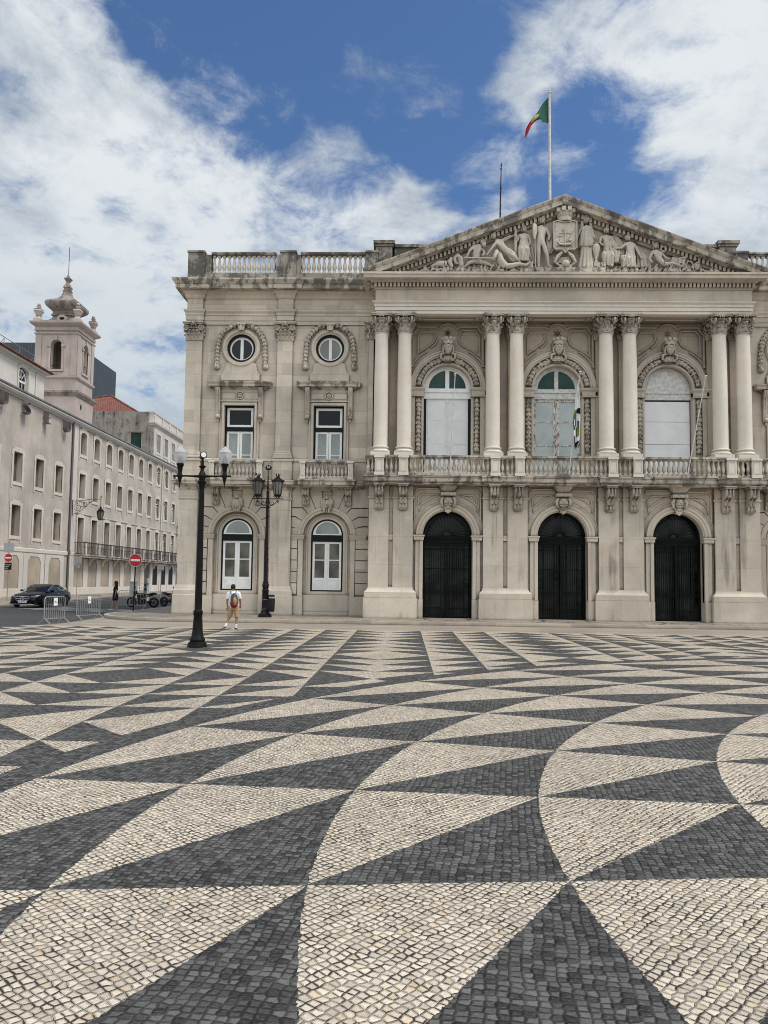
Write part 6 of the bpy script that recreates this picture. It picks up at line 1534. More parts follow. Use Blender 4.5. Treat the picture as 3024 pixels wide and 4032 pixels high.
obj('shaft',g,M['iron'],t,40)
g=G(); g.lathe(0,0,[(.07,4.4),(.085,4.5),(.12,4.6),(.125,4.63),(.08,4.66),(.09,4.72),(.105,4.79),(.09,4.87),(.05,4.93),(.045,5.0),(.1,5.05),(.1,5.07),(.04,5.1),(.035,5.22)],18)
for s in (-1,1):
    g.tube([(s*.08,0,4.78),(s*.2,0,4.78),(s*.45,0,4.79),(s*.6,0,4.79)],[.045,.03,.024,.03],10); g.ball((s*.2,0,4.78),(.03,.04,.04),8,6); g.tube([(s*.66,0,4.79),(s*.8,0,4.79)],[.035,.02],8); g.ball((s*.8,0,4.79),(.03,.03,.03),8,6)
    g.lathe(s*.635,0,[(.0,4.44),(.02,4.5),(.012,4.53),(.03,4.6),(.055,4.72),(.07,4.76),(.07,4.83),(.055,4.87),(.065,4.95),(.08,5.05),(.1,5.08),(.105,5.14)],14)
for y in (-.1,.1): g.ball((0,y,4.79),(.06,.04,.06),8,6)
obj('crossarm',g,M['iron'],t,40)
for s in (-1,1):
    g=G(); g.lathe(s*.635,0,[(.095,5.13),(.15,5.2),(.19,5.34),(.195,5.44)],20,capb=False,capt=False); gl=obj('globe',g,M['globe'],t,50)
    g=G(); g.lathe(s*.635,0,[(.2,5.43),(.205,5.45),(.165,5.5),(.16,5.51),(.11,5.56),(.1,5.57),(.05,5.60),(.03,5.63),(.0,5.64)],20,capb=False); obj('globe_cap',g,M['globe'],gl,50)
    g=G(); g.lathe(s*.635,0,[(.07,5.13),(.075,5.22),(.05,5.24),(.05,5.36),(.0,5.4)],12); obj('bulb',g,M['metal'],gl,50)
g=G(); g.tube([(0,0,5.2),(0,0,5.3)],.03,8); g.tube([(-.06,.12,5.34),(.02,-.05,5.36),(.06,-.14,5.37)],[.07,.09,.1],14); sp=obj('spotlight',g,M['iron'],t,40)
g=G(); g.tube([(.062,-.142,5.371),(.066,-.15,5.372)],.075,14); obj('lens',g,M['bulb'],sp)
t=thing('street_lamp','ornate dark lamp post with two tapered glass lanterns and small ship on top','street lamp',(-6.60,36.35,.125))
g=G(); g.prism([(.33*cos(a),.33*sin(a)) for a in [pi/8+pi*i/4 for i in range(8)]],'xy',0,.1); g.prism([(.3*cos(a),.3*sin(a)) for a in [pi/8+pi*i/4 for i in range(8)]],'xy',.1,.16)
g.lathe(0,0,[(.26,.16),(.2,.22),(.18,.28),(.165,.5),(.155,.9),(.15,1.2),(.17,1.24),(.17,1.28),(.13,1.32),(.155,1.42),(.165,1.5),(.13,1.62),(.15,1.66),(.1,1.7)],16); obj('base',g,M['iron_purple'],t,35)
g=G(); g.lathe(0,0,[(.095,1.68),(.09,2.5),(.075,4.2),(.065,5.2),(.08,5.24),(.06,5.3),(.075,5.6),(.06,5.65),(.06,5.9),(.075,5.93),(.04,6.0),(.03,6.6),(.045,6.63),(.022,6.7),(.018,7.0)],14); obj('shaft',g,M['iron_purple'],t,40)
g=G(); g.tube([(-.72,0,5.62),(.72,0,5.62)],.022,8)
for s in (-1,1):
    def sc(cx_,cz_,r,turn,a0,hand,w=.018): g.tube([(s*(cx_+r*(1-.8*i/16)*cos(a0+hand*turn*i/16)),0,cz_+r*(1-.8*i/16)*sin(a0+hand*turn*i/16)) for i in range(17)],w,5)
    sc(.2,5.42,.13,8,2.4,1); g.tube([(s*.06,0,5.32),(s*.2,0,5.28),(s*.36,0,5.4),(s*.47,0,5.55)],.018,6); g.ball((s*.1,0,5.2),(.05,.04,.03),6,5)
    g.ball((s*.5,0,5.48),(.035,.035,.08),8,6); g.ball((s*.72,0,5.62),(.03,.03,.03),6,5)
    for k in range(4):
        a=pi*k/2+pi/4; g.tube([(s*.47,0,5.62),(s*.47+.08*cos(a),.08*sin(a),5.68),(s*.47+.15*cos(a),.15*sin(a),5.78)],.012,5)
obj('crossarm',g,M['iron_purple'],t,40)
for s in (-1,1):
    x=s*.47; g=G()
    g.lathe(x,0,[(.12,5.72),(.175,5.78),(.18,5.82)],8); g.lathe(x,0,[(.26,6.42),(.3,6.44),(.3,6.47),(.2,6.56),(.1,6.64),(.1,6.68),(.06,6.7)],8)
    for k in range(8):
        a=2*pi*k/8+pi/8; g.tube([(x+.175*cos(a),.175*sin(a),5.8),(x+.262*cos(a),.262*sin(a),6.44)],.013,5); g.ball((x+.185*cos(a),.185*sin(a),5.72),(.015,.015,.05),5,4)
    for k in range(16): a=2*pi*k/16; g.ball((x+.3*cos(a),.3*sin(a),6.5),(.022,.022,.03),5,4)
    for k in range(5): a=2*pi*k/5; g.tube([(x+.05*cos(a),.05*sin(a),6.7),(x+.1*cos(a),.1*sin(a),6.76),(x+.1*cos(a),.1*sin(a),6.85)],[.02,.02,.008],5)
    l=obj('lantern',g,M['iron_purple'],t,30)
    g=G(); g.lathe(x,0,[(.165,5.8),(.25,6.43)],8); obj('pane',g,M['lantern_glass'],l)
g=G(); g.tube([(-.16,0,7.12),(-.08,0,7.04),(.08,0,7.04),(.17,0,7.14)],[.02,.05,.05,.02],6); g.tube([(0,0,6.95),(0,0,7.3)],.012,5); g.tube([(-.1,0,7.22),(.1,0,7.22)],.012,5); g.tube([(-.09,0,7.1),(-.09,0,7.2)],.03,5); g.tube([(.1,0,7.1),(.1,0,7.2)],.03,5); g.tube([(.0,0,7.3),(.08,0,7.33)],[.012,.004],4)
obj('ship_finial',g,M['iron_purple'],t,40)
# litter bin strapped to the lantern post
t=thing('litter_bin','dark grey litter bin with hood strapped to the lantern post','litter bin',(-6.28,36.2,.39))
g=G(); loft(g,[(0,0,0,.135,.13),(0,0,.05,.155,.15),(0,0,.6,.17,.16),(0,0,.63,.165,.155)],20); g.box(-.26,-.14,-.02,.02,.1,.56); obj('body',g,M['black'],t,40)
g=G(); loft(g,[(-.01,0,.7,.165,.16),(-.01,0,.76,.17,.165),(-.01,0,.79,.13,.12),(-.01,0,.8,.05,.05)],20); g.box(-.17,-.13,-.05,.05,.6,.74); obj('hood',g,M['black'],t,40)
g=G(); 
for z in (.12,.56): g.tube([(-.32+.17*cos(a),.15+.17*sin(a),z+.02*cos(a)) for a in [2*pi*i/16 for i in range(17)]],.009,5)
obj('strap',g,M['metal'],t,60)
# ------------------------------------------------------------------ people
def hand(g,w,d,side,s=1.,curl=.5):
    """palm and five bent fingers at wrist w pointing along d"""
    w=V(w); d=V(d).normalized(); a=d.cross(V((0,1,0))).normalized()*side; n=d.cross(a).normalized()
    g.tube([w,w+d*.05*s,w+d*.09*s],[.024*s,.034*s,.03*s],8,flat=.6)
    for k,l in enumerate((.06,.07,.066,.05)):
        b0=w+d*.085*s+a*(-.027+.018*k)*s; g.tube([b0,b0+d*l*.5*s+n*.008*s*curl,b0+d*l*.9*s+n*.03*s*curl],[.0092*s,.0085*s,.007*s],6)
    b0=w+d*.03*s-a*.028*s; g.tube([b0,b0-a*.02*s+d*.03*s,b0-a*.015*s+d*.06*s+n*.01*s],[.011*s,.01*s,.008*s],6)
def face_fn(p):
    x,y,z=p
    q=V((x*.80*(1-.14*max(0,-z)),y*.96,z))
    if y<.2:
        f=lambda cx,cz,sx,sz: exp(-((x-cx)/sx)**2-((z-cz)/sz)**2)
        q.y-=.26*f(0,-.1,.12,.22)+.06*f(0,.25,.5,.12)-.09*f(.33,.08,.15,.1)-.09*f(-.33,.08,.15,.1)+.06*f(0,-.5,.2,.06)+.12*f(0,-.8,.25,.16)
    return q
t=thing('person','person in white t-shirt and khaki shorts walking towards the city hall','person',(-6.40,28.9,0),group=None)
K=dict(pel=(-.03,0,.9),sp=(-.035,0,1.08),ch=(-.05,0,1.27),nk=(-.07,.01,1.44),shL=(-.235,0,1.36),elL=(-.285,-.02,1.08),wrL=(-.27,.03,.84),shR=(.13,0,1.36),elR=(.2,.06,1.1),wrR=(.17,.2,.93),hiL=(-.12,0,.86),knL=(-.195,.04,.47),anL=(-.285,-.2,.13),hiR=(.06,0,.86),knR=(.085,.02,.47),anR=(.075,-.02,.09))
ks=list(K); e=[('pel','sp'),('sp','ch'),('ch','nk'),('ch','shL'),('shL','elL'),('elL','wrL'),('ch','shR'),('shR','elR'),('elR','wrR'),('pel','hiL'),('hiL','knL'),('knL','anL'),('pel','hiR'),('hiR','knR'),('knR','anR')]
rr=dict(pel=.11,sp=.10,ch=.11,nk=.055,shL=.06,elL=.042,wrL=.03,shR=.06,elR=.042,wrR=.03,hiL=.085,knL=.062,anL=.04,hiR=.085,knR=.062,anR=.04)
g=skin([K[k] for k in ks],[(ks.index(a),ks.index(c)) for a,c in e],[rr[k] for k in ks])
h=G(); h.ball((0,0,0),(.088,.105,.125),18,14,face_fn)
for s in (-1,1): h.ball((s*.076,.01,-.01),(.014,.022,.032),8,6)
g.merge(h,MX.Translation((-.075,.02,1.575))@MX.Rotation(pi+.15,4,'Z'))
hand(g,K['wrL'],(-.03,.04,-1),1); hand(g,K['wrR'],(-.05,.3,-1),-1)
obj('body',g,M['skin'],t,70)
g=G(); loft(g,[(-.075,.005,1.53,.07,.085),(-.075,.0,1.57,.086,.1),(-.075,.005,1.62,.09,.105),(-.07,.015,1.67,.08,.1),(-.07,.02,1.70,.05,.065),(-.07,.02,1.71,.02,.03)],14)
for k in range(26):
    a=random.uniform(0,6.28); r=random.uniform(0,.07); g.ball((-.072+r*cos(a),.015+r*sin(a)*1.1,1.685-r*.25),(.018,.018,.022),5,4)
obj('hair',g,M['hair'],t,60)
g=G(); loft(g,[(-.03,0,.82,.185,.125),(-.03,0,.9,.182,.122),(-.035,0,1.05,.178,.12),(-.045,0,1.2,.195,.125),(-.05,0,1.3,.215,.12),(-.055,0,1.37,.19,.1),(-.06,0,1.42,.10,.075),(-.065,0,1.445,.065,.065)],20)
for s,a,c in ((-1,'shL','elL'),(1,'shR','elR')):
    p0,p1=V(K[a]),V(K[c]); g.tube([p0-V((s*.06,0,-.01)),p0,p0.lerp(p1,.45),p0.lerp(p1,.72)],[.085,.082,.075,.078],12)
obj('t_shirt',g,M['cloth_white'],t,60)
g=G(); loft(g,[(-.03,0,.74,.17,.13),(-.03,0,.84,.176,.126),(-.03,0,.92,.17,.12)],20)
for a,c in (('hiL','knL'),('hiR','knR')):
    p0,p1=V(K[a]),V(K[c]); g.tube([p0+V((0,0,.03)),p0.lerp(p1,.35),p0.lerp(p1,.7),p0.lerp(p1,.95)],[.098,.105,.102,.1],14)
obj('shorts',g,M['khaki'],t,60)
for a,kn,dr in (('anL','knL',(-.10,.08,-.06)),('anR','knR',(.012,.13,-.045))):
    p=V(K[a]); up=(V(K[kn])-p).normalized(); dr=V(dr)
    g=G(); g.tube([p-up*.03,p+up*.04,p+up*.13],[.042,.045,.048],10); obj('sock',g,M['cloth_white'],t,60)
    q=p-up*.055
    g=G(); g.tube([q-dr*.45,q,q+dr*.7,q+dr*1.15],[.04,.05,.045,.03],10,flat=.75); s=obj('shoe',g,M['black'],t,60)
    g=G(); z=V((0,0,-.03)) if a=='anR' else -up*.02+V((0,0,-.018)); g.tube([q-dr*.5+z,q+dr*.4+z,q+dr*1.2+z],[.04,.048,.03],10,flat=.3); obj('sole',g,M['cloth_white'],s,60)
# backpack on his back (towards the camera)
t=thing('backpack','grey backpack with orange pocket and maroon bottom on a walking man','backpack',(-6.40,28.9,.84))
g=G(); loft(g,[(.02,-.17,.02,.10,.075),(.02,-.18,.1,.14,.1),(.02,-.18,.3,.14,.1),(.015,-.165,.42,.125,.085),(.01,-.15,.5,.08,.06),(.01,-.14,.53,.03,.03)],18); obj('body',g,M['bag_grey'],t,50)
g=G(); loft(g,[(.02,-.18,-.01,.06,.05),(.02,-.19,.03,.125,.1),(.02,-.195,.13,.15,.112),(.02,-.19,.2,.148,.108)],18); obj('bottom_panel',g,M['bag_red'],t,50)
g=G(); loft(g,[(.06,-.25,.07,.04,.03),(.06,-.255,.12,.075,.055),(.055,-.25,.28,.075,.05),(.045,-.235,.38,.04,.035),(.04,-.22,.41,.01,.01)],14); obj('pocket',g,M['bag_orange'],t,50)
g=G()
for s in (-1,1): g.tube([(-.03+s*.07,-.13,.5),(-.05+s*.11,-.05,.585),(-.05+s*.13,.08,.56),(-.05+s*.15,.13,.4),(-.03+s*.17,.05,.22),(.0+s*.13,-.1,.1)],.016,6,flat=.7)
obj('strap',g,M['bag_grey'],t,50)
# woman in black
t=thing('person','person with long dark hair in a black dress on the zebra crossing','person',(-17.05,45.0,0),rotz=-1.15)
K=dict(pel=(0,0,.9),sp=(0,0,1.07),ch=(0,.01,1.25),nk=(0,0,1.42),shL=(-.17,0,1.34),elL=(-.23,.06,1.08),wrL=(-.22,-.06,.88),shR=(.17,0,1.34),elR=(.24,.04,1.09),wrR=(.25,-.02,.84),hiL=(-.085,0,.84),knL=(-.09,-.08,.48),anL=(-.08,-.16,.1),hiR=(.085,0,.84),knR=(.09,.04,.47),anR=(.08,.16,.12))
rr.update(sp=.085,ch=.095,shL=.048,shR=.048,elL=.036,elR=.036,wrL=.026,wrR=.026)
g=skin([K[k] for k in ks],[(ks.index(a),ks.index(c)) for a,c in e],[rr[k]*.95 for k in ks])
h=G(); h.ball((0,0,0),(.082,.098,.118),18,14,face_fn); g.merge(h,MX.Translation((0,-.02,1.56)))
hand(g,K['wrL'],(0,-.2,-1),1); hand(g,K['wrR'],(0,-.1,-1),-1)
for kk in ('anL','anR'): p=V(K[kk]); g.tube([p+V((0,.04,-.04)),p+V((0,-.06,-.06)),p+V((0,-.15,-.075))],[.035,.035,.025],8,flat=.7)
obj('body',g,M['skin'],t,70)
g=G(); loft(g,[(0,0,.56,.21,.16),(0,0,.7,.21,.155),(0,0,.86,.195,.15),(0,0,1.05,.145,.11),(0,0,1.2,.17,.13),(0,0,1.32,.185,.10),(0,0,1.4,.10,.07)],20); 
for s in (-1,1): g.tube([(s*.13,0,1.34),(s*.18,0,1.33),(s*.215,.04,1.2)],[.07,.066,.06],10)
obj('dress',g,M['dress'],t,60)
g=G(); g.ball((0,.025,1.6),(.105,.115,.115),14,10); loft(g,[(0,.05,1.1,.05,.03),(0,.07,1.2,.13,.06),(0,.06,1.35,.145,.075),(0,.045,1.5,.125,.09),(0,.03,1.62,.1,.1)],14); 
for k in range(30): a=random.uniform(0,6.28); z=random.uniform(1.12,1.6); g.ball((.12*cos(a),.06+.06*sin(a) if sin(a)>0 else .06,z),(.035,.03,.05),6,4)
obj('hair',g,M['hair'],t,60)
for kk in ('anL','anR'):
    p=V(K[kk]); g=G(); g.tube([p+V((0,.06,-.07)),p+V((0,-.06,-.075)),p+V((0,-.17,-.08))],[.038,.042,.03],8,flat=.5); obj('shoe',g,M['cloth_white'] if kk=='anL' else M['black'],t,60)
t=thing('handbag','small dark purse held by the woman in black','handbag',(-16.85,44.78,.62))
g=G(); loft(g,[(0,0,0,.08,.04),(0,0,.06,.085,.045),(0,0,.14,.07,.035)],14); g.tube([(-.06,0,.14),(-.04,0,.22),(.04,0,.22),(.06,0,.14)],.008,5); obj('body',g,M['black'],t,50)
# ------------------------------------------------------------------ car
t=thing('parked_car','dark blue two door coupe parked by the long museum wall','car',(-23.2,48.75,0),rotz=-.02)
def ringsec(y,hw,z0,zb,zt,cr=.0):
    """half profile from the sill to the centre line of the top"""
    return [(hw*.86,z0),(hw*.97,z0+.10),(hw,z0+.22),(hw*.99,(z0+zb)/2+.06),(hw*.955,zb-.06),(hw*.90,zb),(hw*.6,zt-.02),(0,zt)]
def carloft(g,secs):
    n=len(secs[0][1]); vs=[];fs=[]
    for y,p in secs: vs+=[(x,y,z) for x,z in p]+[(-x,y,z) for x,z in reversed(p[:-1])]
    m=2*n-1
    for i in range(len(secs)-1):
        for k in range(m-1): fs.append((i*m+k,i*m+k+1,(i+1)*m+k+1,(i+1)*m+k))
        fs.append((i*m+m-1,i*m,(i+1)*m,(i+1)*m+m-1))
    fs.append(tuple(range(m))); fs.append(tuple(range((len(secs)-1)*m,len(secs)*m))); g.add(vs,fs)
body=[(-2.41,.60,.30,.58,.62),(-2.36,.74,.24,.62,.69),(-2.25,.84,.20,.68,.76),(-2.0,.905,.18,.76,.83),(-1.6,.925,.18,.82,.89),(-1.1,.93,.18,.87,.95),(-.8,.93,.18,.90,.99),(0,.93,.18,.93,1.0),(.9,.93,.18,.95,1.02),(1.5,.93,.19,.965,1.04),(1.95,.9,.22,.94,1.03),(2.25,.84,.28,.90,.99),(2.38,.74,.34,.84,.92),(2.42,.6,.4,.76,.82)]
g=G(); carloft(g,[(y,ringsec(y,hw,z0,zb,zt)) for y,hw,z0,zb,zt in body]); obj('body',g,M['carpaint'],t,50)
gh=[(-.98,.80,.95,.955,.50),(-.55,.82,.95,1.18,.66),(-.12,.82,.955,1.35,.60),(.35,.82,.96,1.415,.585),(.85,.82,.965,1.39,.57),(1.3,.81,.98,1.27,.56),(1.7,.78,1.0,1.12,.54),(2.0,.72,1.01,1.03,.5)]
g=G(); vs=[]
for y,w0,z0,z1,w1 in gh: vs+=[(w0,y,z0),(w1+.04,y,z1-.03),(w1*.7,y,z1),(0,y,z1+.015),(-w1*.7,y,z1),(-w1-.04,y,z1-.03),(-w0,y,z0)]
g.v=vs
for i in range(len(gh)-1):
    for k in range(6):
        g.f.append((i*7+k,i*7+k+1,(i+1)*7+k+1,(i+1)*7+k)); roof=(1<=k<=4) and 2<=i<=4
        g.mi.append(1 if roof else 0)
obj('windows',g,[M['carglass'],M['carpaint']],t,50)
g=G()
for s in (-1,1):
    g.tube([(s*.815,-.95,.97),(s*.70,-.12,1.34),(s*.645,.35,1.40),(s*.63,.85,1.375),(s*.62,1.3,1.25),(s*.72,1.75,1.04)],.022,6)
    g.tube([(s*.84,-.75,.965),(s*.84,.5,.975),(s*.83,1.4,.99)],.014,6)
obj('window_trim',g,M['chrome'],t,60)
for s in (-1,1):
    g=G(); g.ball((s*1.0,-.62,1.02),(.12,.07,.07),12,8); g.tube([(s*.86,-.6,.96),(s*.95,-.61,1.0)],.03,6); obj('wing_mirror',g,M['carpaint'],t,60)
    g=G(); g.prism([(s*.42,.60),(s*.50,.68),(s*.80,.76),(s*.86,.73),(s*.80,.64),(s*.60,.60)],'xz',-2.40,-2.12)
    for i,(x,y,z) in enumerate(g.v): g.v[i]=(x,y+max(0,(abs(x)-.55))*.75+.02,z)
    obj('headlight',g,M['headlamp'],t,30)
    for y in (-1.45,1.43):
        g=G(); g.add(*(lambda q:(q.v,q.f))((lambda q:(q.lathe(0,0,[(.0,-.11),(.29,-.11),(.335,-.07),(.34,0),(.335,.08),(.29,.11),(0,.11)],28),q)[1])(G())))
        for i,(a,c,d) in enumerate(g.v): g.v[i]=(s*.84+d,y+a,.335+c)
        w=obj('wheel',g,M['rubber'],t,40)
        g=G(); X=s*.955
        for k in range(10):
            a=2*pi*k/10; g.tube([(X,y+.05*cos(a),.335+.05*sin(a)),(X,y+.24*cos(a+.1),.335+.24*sin(a+.1))],.02,5)
        g.tube([(X-s*.01,y+.25*cos(a),.335+.25*sin(a)) for a in [2*pi*i/24 for i in range(25)]],.018,5); obj('rim',g,M['rim'],w,50)
        g=G(); g.sweep([(s*.925,y+.385*cos(pi*i/14),.335+.385*sin(pi*i/14)) for i in range(15)],(s,0,0),[(-.03,0),(-.03,.022),(.03,.022),(.03,0)]); obj('wheel_arch',g,M['black'],t)
g=G(); g.prism([(-.44,.60),(-.36,.42),(.36,.42),(.44,.60),(.40,.66),(-.40,.66)],'xz',-2.425,-2.35); gr=obj('grille',g,M['black'],t)
g=G(); g.box(-.42,-.11,-2.45,-2.42,.52,.555); g.box(.11,.42,-2.45,-2.42,.52,.555); g.tube([(-.43,-2.43,.59),(-.38,-2.43,.665),(.38,-2.43,.665),(.43,-2.43,.59)],.014,6); g.tube([(-.35,-2.43,.42),(.35,-2.43,.42)],.01,5)
g.tube([(.10*cos(a),-2.46,.54+.10*sin(a)) for a in [2*pi*i/20 for i in range(21)]],.014,6)
for k in range(3):
    a=pi/2+2*pi*k/3; g.tube([(0,-2.46,.54),(.095*cos(a),-2.46,.54+.095*sin(a))],[.016,.006],5)
obj('star_badge',g,M['chrome'],gr,50)
g=G(); g.box(-.27,.27,-2.455,-2.43,.30,.41); pl=obj('number_plate',g,M['white_sign'],t)
g=G(); g.box(-.27,-.23,-2.458,-2.455,.30,.41)
for k,x in enumerate((-.18,-.12,-.03,.03,.12,.18)): g.box(x-.02,x+.02,-2.459,-2.455,.325,.385)
obj('lettering',g,M['ink'],pl)
g=G(); g.prism([(-.85,.22),(.85,.22),(.78,.38),(.45,.33),(-.45,.33),(-.78,.38)],'xz',-2.33,-2.2); g.box(-.7,.7,-2.42,-2.3,.2,.225); obj('bumper_intake',g,M['black'],t)
g=G(); g.tube([(-.72,-2.41,.215),(0,-2.46,.205),(.72,-2.41,.215)],.012,5); obj('bumper_trim',g,M['chrome'],t,50)
for s in (-1,1):
    g=G(); g.box(s*.932-.006,s*.932+.006,.15,.36,.80,.83); obj('door_handle',g,M['chrome'],t)
# ------------------------------------------------------------------ motorcycles
def torus(g,c,R_,r,ax='y',n=26,k=8,a0=0,a1=2*pi):
    pts=[]
    for i in range(n+1):
        a=a0+(a1-a0)*i/n; pts.append((c[0]+R_*cos(a),c[1],c[2]+R_*sin(a)))
    g.tube(pts,r,k,cap=False)
def motorcycle(label,loc,rot,tank,grp='motorcycles parked beside the city hall corner'):
    """bike facing -x"""
    t=thing('motorcycle',label,'motorcycle',loc,rot,grp)
    for x,R_,r in ((-.72,.29,.055),(.72,.28,.075)):
        g=G(); torus(g,(x,0,.335),R_-.02,r); w=obj('wheel',g,M['rubber'],t,60)
        g=G(); torus(g,(x,0,.335),.21,.02)
        for k in range(5): a=2*pi*k/5; g.tube([(x,0,.335),(x+.2*cos(a),0,.335+.2*sin(a))],.02,6)
        g.tube([(x,-.08,.335),(x,.08,.335)],.05,10); g.tube([(x,.05,.335),(x,.056,.335)],.14,16); obj('rim',g,M['rim'],w,50)
    g=G()
    for y in (-.09,.09): g.tube([(-.72,y,.335),(-.42,y,.98)],.026,8); g.tube([(.72,y,.335),(.18,y,.42)],.03,8)
    g.tube([(-.42,0,.95),(-.2,0,.75),(.05,0,.62),(.2,0,.4)],.045,8); g.tube([(-.38,0,.8),(-.3,0,.45),(0,0,.3),(.2,0,.4)],.03,8); g.tube([(-.42,-.1,.98),(-.42,.1,.98)],.035,8); g.tube([(.15,0,.65),(.45,0,.75),(.8,0,.85)],.035,8); g.tube([(.3,.12,.35),(.35,.2,.0)],.012,5); obj('frame',g,M['black'],t,50)
    g=G(); g.box(-.3,.16,-.15,.15,.26,.52); g.ball((-.1,-.16,.38),(.13,.05,.12),12,8); g.ball((-.1,.16,.38),(.13,.05,.12),12,8); g.ball((-.22,0,.58),(.13,.13,.12),10,8); g.tube([(-.25,-.12,.5),(-.35,-.14,.3),(-.1,-.16,.2),(.3,-.18,.28)],.025,8); g.tube([(.3,-.18,.28),(.62,-.2,.45)],[.045,.055],10); obj('engine',g,M['black'],t,40)
    g=G(); loft(g,[(-.1,0,.68,.26,.11),(-.12,0,.76,.29,.15),(-.12,0,.86,.27,.15),(-.12,0,.93,.18,.1),(-.12,0,.95,.08,.05)],16); obj('fuel_tank',g,tank,t,60)
    g=G(); g.tube([(.12,0,.84),(.3,0,.83),(.5,0,.86),(.62,0,.92),(.85,0,.93)],[.1,.12,.12,.10,.06],10,flat=.55); obj('seat',g,M['black'],t,60)
    g=G(); g.tube([(.5,0,.78),(.75,0,.85),(.98,0,.9)],[.08,.09,.03],8,flat=.6); torus(g,(-.72,0,.335),.33,.035,a0=.5,a1=2.4,n=10); obj('mudguard',g,tank,t,60)
    g=G(); g.tube([(-.3,-.36,1.04),(-.38,-.2,1.06),(-.42,0,1.02),(-.38,.2,1.06),(-.3,.36,1.04)],.016,6)
    for s in (-1,1): g.tube([(-.32,s*.3,1.06),(-.36,s*.36,1.24)],.01,5); g.ball((-.36,s*.38,1.28),(.02,.07,.05),8,6); g.tube([(-.33,s*.28,1.045),(-.29,s*.4,1.035)],.022,6)
    obj('handlebar',g,M['black'],t,50)
    g=G(); g.ball((-.52,0,.93),(.1,.1,.12),12,8); hl=obj('headlight',g,M['black'],t,60)
    g=G(); g.tube([(-.615,0,.93),(-.625,0,.93)],.07,12); obj('lens',g,M['bulb'],hl)
    return t
motorcycle('dark green black motorcycle parked side on behind the metal barrier',(-16.78,49.0,0),.0,M['moto_green'])
motorcycle('red motorcycle half hidden behind the dark one by the building corner',(-15.55,51.3,0),2.75,M['moto_red'])
motorcycle('red motorcycle with raised mirror mostly hidden by the city hall corner',(-14.9,54.0,0),2.2,M['moto_red'])
# ------------------------------------------------------------------ crowd barriers
def barrier(label,p0,p1,note,n=9,h=1.1):
    p0=V(p0);p1=V(p1); L=(p1-p0).length; t=thing('crowd_barrier',label,'barrier',(p0.x,p0.y,0),atan2(p1.y-p0.y,p1.x-p0.x),'galvanised crowd barriers')
    g=G(); r=.02; z0=.22
    g.tube([(0,0,z0),(0,0,h-.1),(.03,0,h-.03),(.1,0,h),(L-.1,0,h),(L-.03,0,h-.03),(L,0,h-.1),(L,0,z0)],r,8); g.tube([(0,0,z0),(L,0,z0)],r*.9,8); g.tube([(0,0,h*.62),(L,0,h*.62)],.012,6) if not n else None
    obj('frame',g,M['metal'],t,50)
    if n:
        g=G()
        for k in range(n): x=L*(k+1)/(n+1); g.tube([(x,0,z0),(x,0,h)],.009,6)
        obj('bars',g,M['metal'],t,50)
    for x in (.03,L-.03):
        g=G(); g.tube([(x,-.3,.015),(x,-.06,.2),(x,0,.26),(x,.06,.2),(x,.3,.015)],.018,8); obj('foot',g,M['metal'],t,50)
    if note:
        g=G(); g.box(L*.5-.1,L*.5+.12,-.03,-.022,h-.36,h-.05); q=obj('notice',g,M['paper'],t)
        g=G()
        for k in range(3): g.box(L*.5-.06,L*.5+.08-.03*k,-.033,-.03,h-.24+.03*k,h-.225+.03*k)
        obj('lettering',g,M['ink'],q)
barrier('metal crowd barrier with white notice at the corner of the patterned square',(-14.25,30.2),(-13.95,31.35),True)
barrier('second metal crowd barrier with white notice, between car and woman',(-14.2,33.1),(-13.85,34.75),True,12)
barrier('metal crowd barrier in front of the dark motorcycle',(-17.67,47.2),(-15.85,46.9),False,9)
# ------------------------------------------------------------------ signs
def noentry(label,loc,zc,r,lean=0.,plates=True):
    t=thing('no_entry_sign',label,'road sign',loc,group='round no entry signs on posts')
    g=G(); top=zc+r+(1.05 if plates else .02)
    g.tube([(0,0,0),(lean*top,0,top)],.032,8); obj('pole',g,M['iron_purple'] if not plates else M['metal'],t,50); x=lean*zc
    def disc(rr,y0,y1): 
        g=G(); g.prism([(x+rr*cos(2*pi*i/32),zc+rr*sin(2*pi*i/32)) for i in range(32)],'xz',y0,y1); return g
    d=obj('sign_plate',disc(r,-.06,-.04),M['white_sign'],t); obj('red_disc',disc(r*.94,-.066,-.06),M['red_sign'],d)
    g=G(); g.box(x-r*.72,x+r*.72,-.072,-.066,zc-r*.16,zc+r*.16); obj('bar',g,M['white_sign'],d)
    if plates:
        g=G(); g.box(x-.37,x-.01,-.05,-.03,zc+r+.08,zc+r+.74); g.box(x+.01,x+.37,-.05,-.03,zc+r+.08,zc+r+.74); g.box(x-.04,x+.04,-.03,.0,zc+r+.02,zc+r+.8); obj('back_plate',g,M['grey_paint'],t)
        g=G(); g.box(x-.26,x+.24,-.05,-.03,zc-r-.55,zc-r-.05); q=obj('sub_plate',g,M['green_dark'],t)
        g=G(); 
        for k in range(3): g.box(x-.2,x+.18-.1*k,-.055,-.05,zc-r-.22-.12*k,zc-r-.17-.12*k)
        obj('lettering',g,M['grey_paint'],q)
    return t
noentry('no entry sign with grey plates above and below it, behind the car',(-28.0,53.6,.1),3.09,.3,.0)
noentry('no entry sign on dark post beside the motorcycles and city hall corner',(-14.45,40.75,.125),2.71,.345,.018,False)
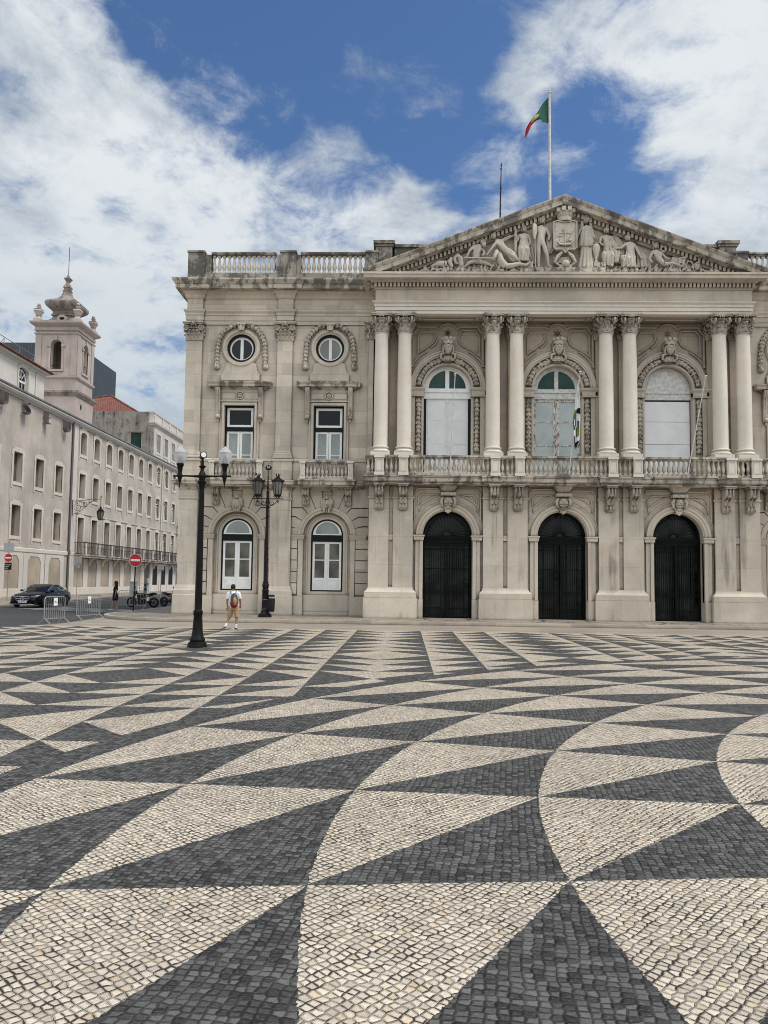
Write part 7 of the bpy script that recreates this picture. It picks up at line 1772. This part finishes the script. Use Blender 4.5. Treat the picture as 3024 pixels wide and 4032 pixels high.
def signback(label,loc,z0,z1,w,extra=True,dx=0.):
    t=thing('road_sign',label,'road sign',loc,group='road signs seen from behind')
    g=G(); g.tube([(0,0,0),(0,0,z1)],.03,8); obj('pole',g,M['metal'],t,50)
    g=G(); g.box(dx-w/2,dx+w/2,-.06,-.045,z0,z1)
    for z in (z0+.12,z1-.14): g.box(dx-w*.3,dx+w*.3,-.075,-.06,z,z+.03)
    g.box(-.03,.03,-.08,-.06,z0+.05,z1-.05); obj('back_plate',g,M['grey_paint'],t)
    if extra:
        g=G()
        for k in range(3): g.box(-.2+.02*k,.24-.03*k,-.055,-.045,z0-.12-.12*k,z0-.04-.12*k)
        obj('sub_plate',g,M['grey_paint'],t)
signback('grey back of a square road sign on post before the balcony end',(-29.42,68.4,.1),2.95,3.66,.72)
signback('distant grey road sign back above the dark motorcycle',(-23.95,75,.0),2.66,3.22,.55,False)
signback('grey road sign back close against the city hall corner',(-18.55,62,.0),2.35,2.72,.5,False,.1)
t=thing('utility_cabinet','grey street cabinet against the long building behind the no entry post','cabinet',(-25.55,72,0))
g=G(); g.box(-.32,.32,-.2,.2,.0,1.5); g.box(-.35,.35,-.23,.23,1.5,1.56); obj('body',g,M['grey_paint'],t)
g=G(); g.frame(-.28,.28,.15,1.42,.02,-.212,-.2); g.box(.2,.24,-.225,-.2,.75,.9); obj('door',g,M['grey_paint'],t)
t=thing('parking_meter','slim grey parking meter with pale side panel behind the motorcycles','parking meter',(-20.95,62,0))
g=G(); g.box(-.2,.08,-.12,.12,0,1.6); g.box(-.22,.1,-.14,.14,1.6,1.66); obj('body',g,M['zinc'],t)
g=G(); g.box(.08,.2,-.1,.1,0,1.86); p=obj('panel',g,M['board'],t)
g=G(); g.box(.1,.18,-.108,-.1,1.3,1.5); g.box(-.14,.02,-.128,-.12,1.2,1.45); g.box(-.14,.02,-.128,-.12,.8,1.1); obj('screen',g,M['black'],p)
# white trainer of somebody leaving the frame on the right
t=thing('shoe','white trainer with dark sole alone on the far border of the square','shoe',(14.93,29.6,.0))
g=G(); g.tube([(-.06,0,.13),(-.02,0,.17),(.1,0,.16),(.24,0,.12)],[.04,.07,.065,.05],10,flat=.8); obj('upper',g,M['cloth_white'],t,60)
g=G(); g.tube([(-.10,0,.11),(-.03,0,.06),(.12,0,.03),(.26,0,.04)],[.02,.035,.035,.03],8,flat=.8); obj('sole',g,M['black'],t,60)

M['weed']=simple('weed_green',(.05,.075,.025),.8,var=.3,nscale=20)
t=thing('weed_tuft','small green weeds growing from the kerb before the pier','weeds',(-.9,34.2,0))
g=G()
for k in range(40):
    x=random.gauss(0,.22); a=random.uniform(0,6.28); h=random.uniform(.05,.17); g.tube([(x,0,.0),(x+.02*cos(a),.02*sin(a)-.02,h*.6),(x+.06*cos(a),.05*sin(a)-.03,h)],[.008,.007,.002],4)
obj('blades',g,M['weed'],t)
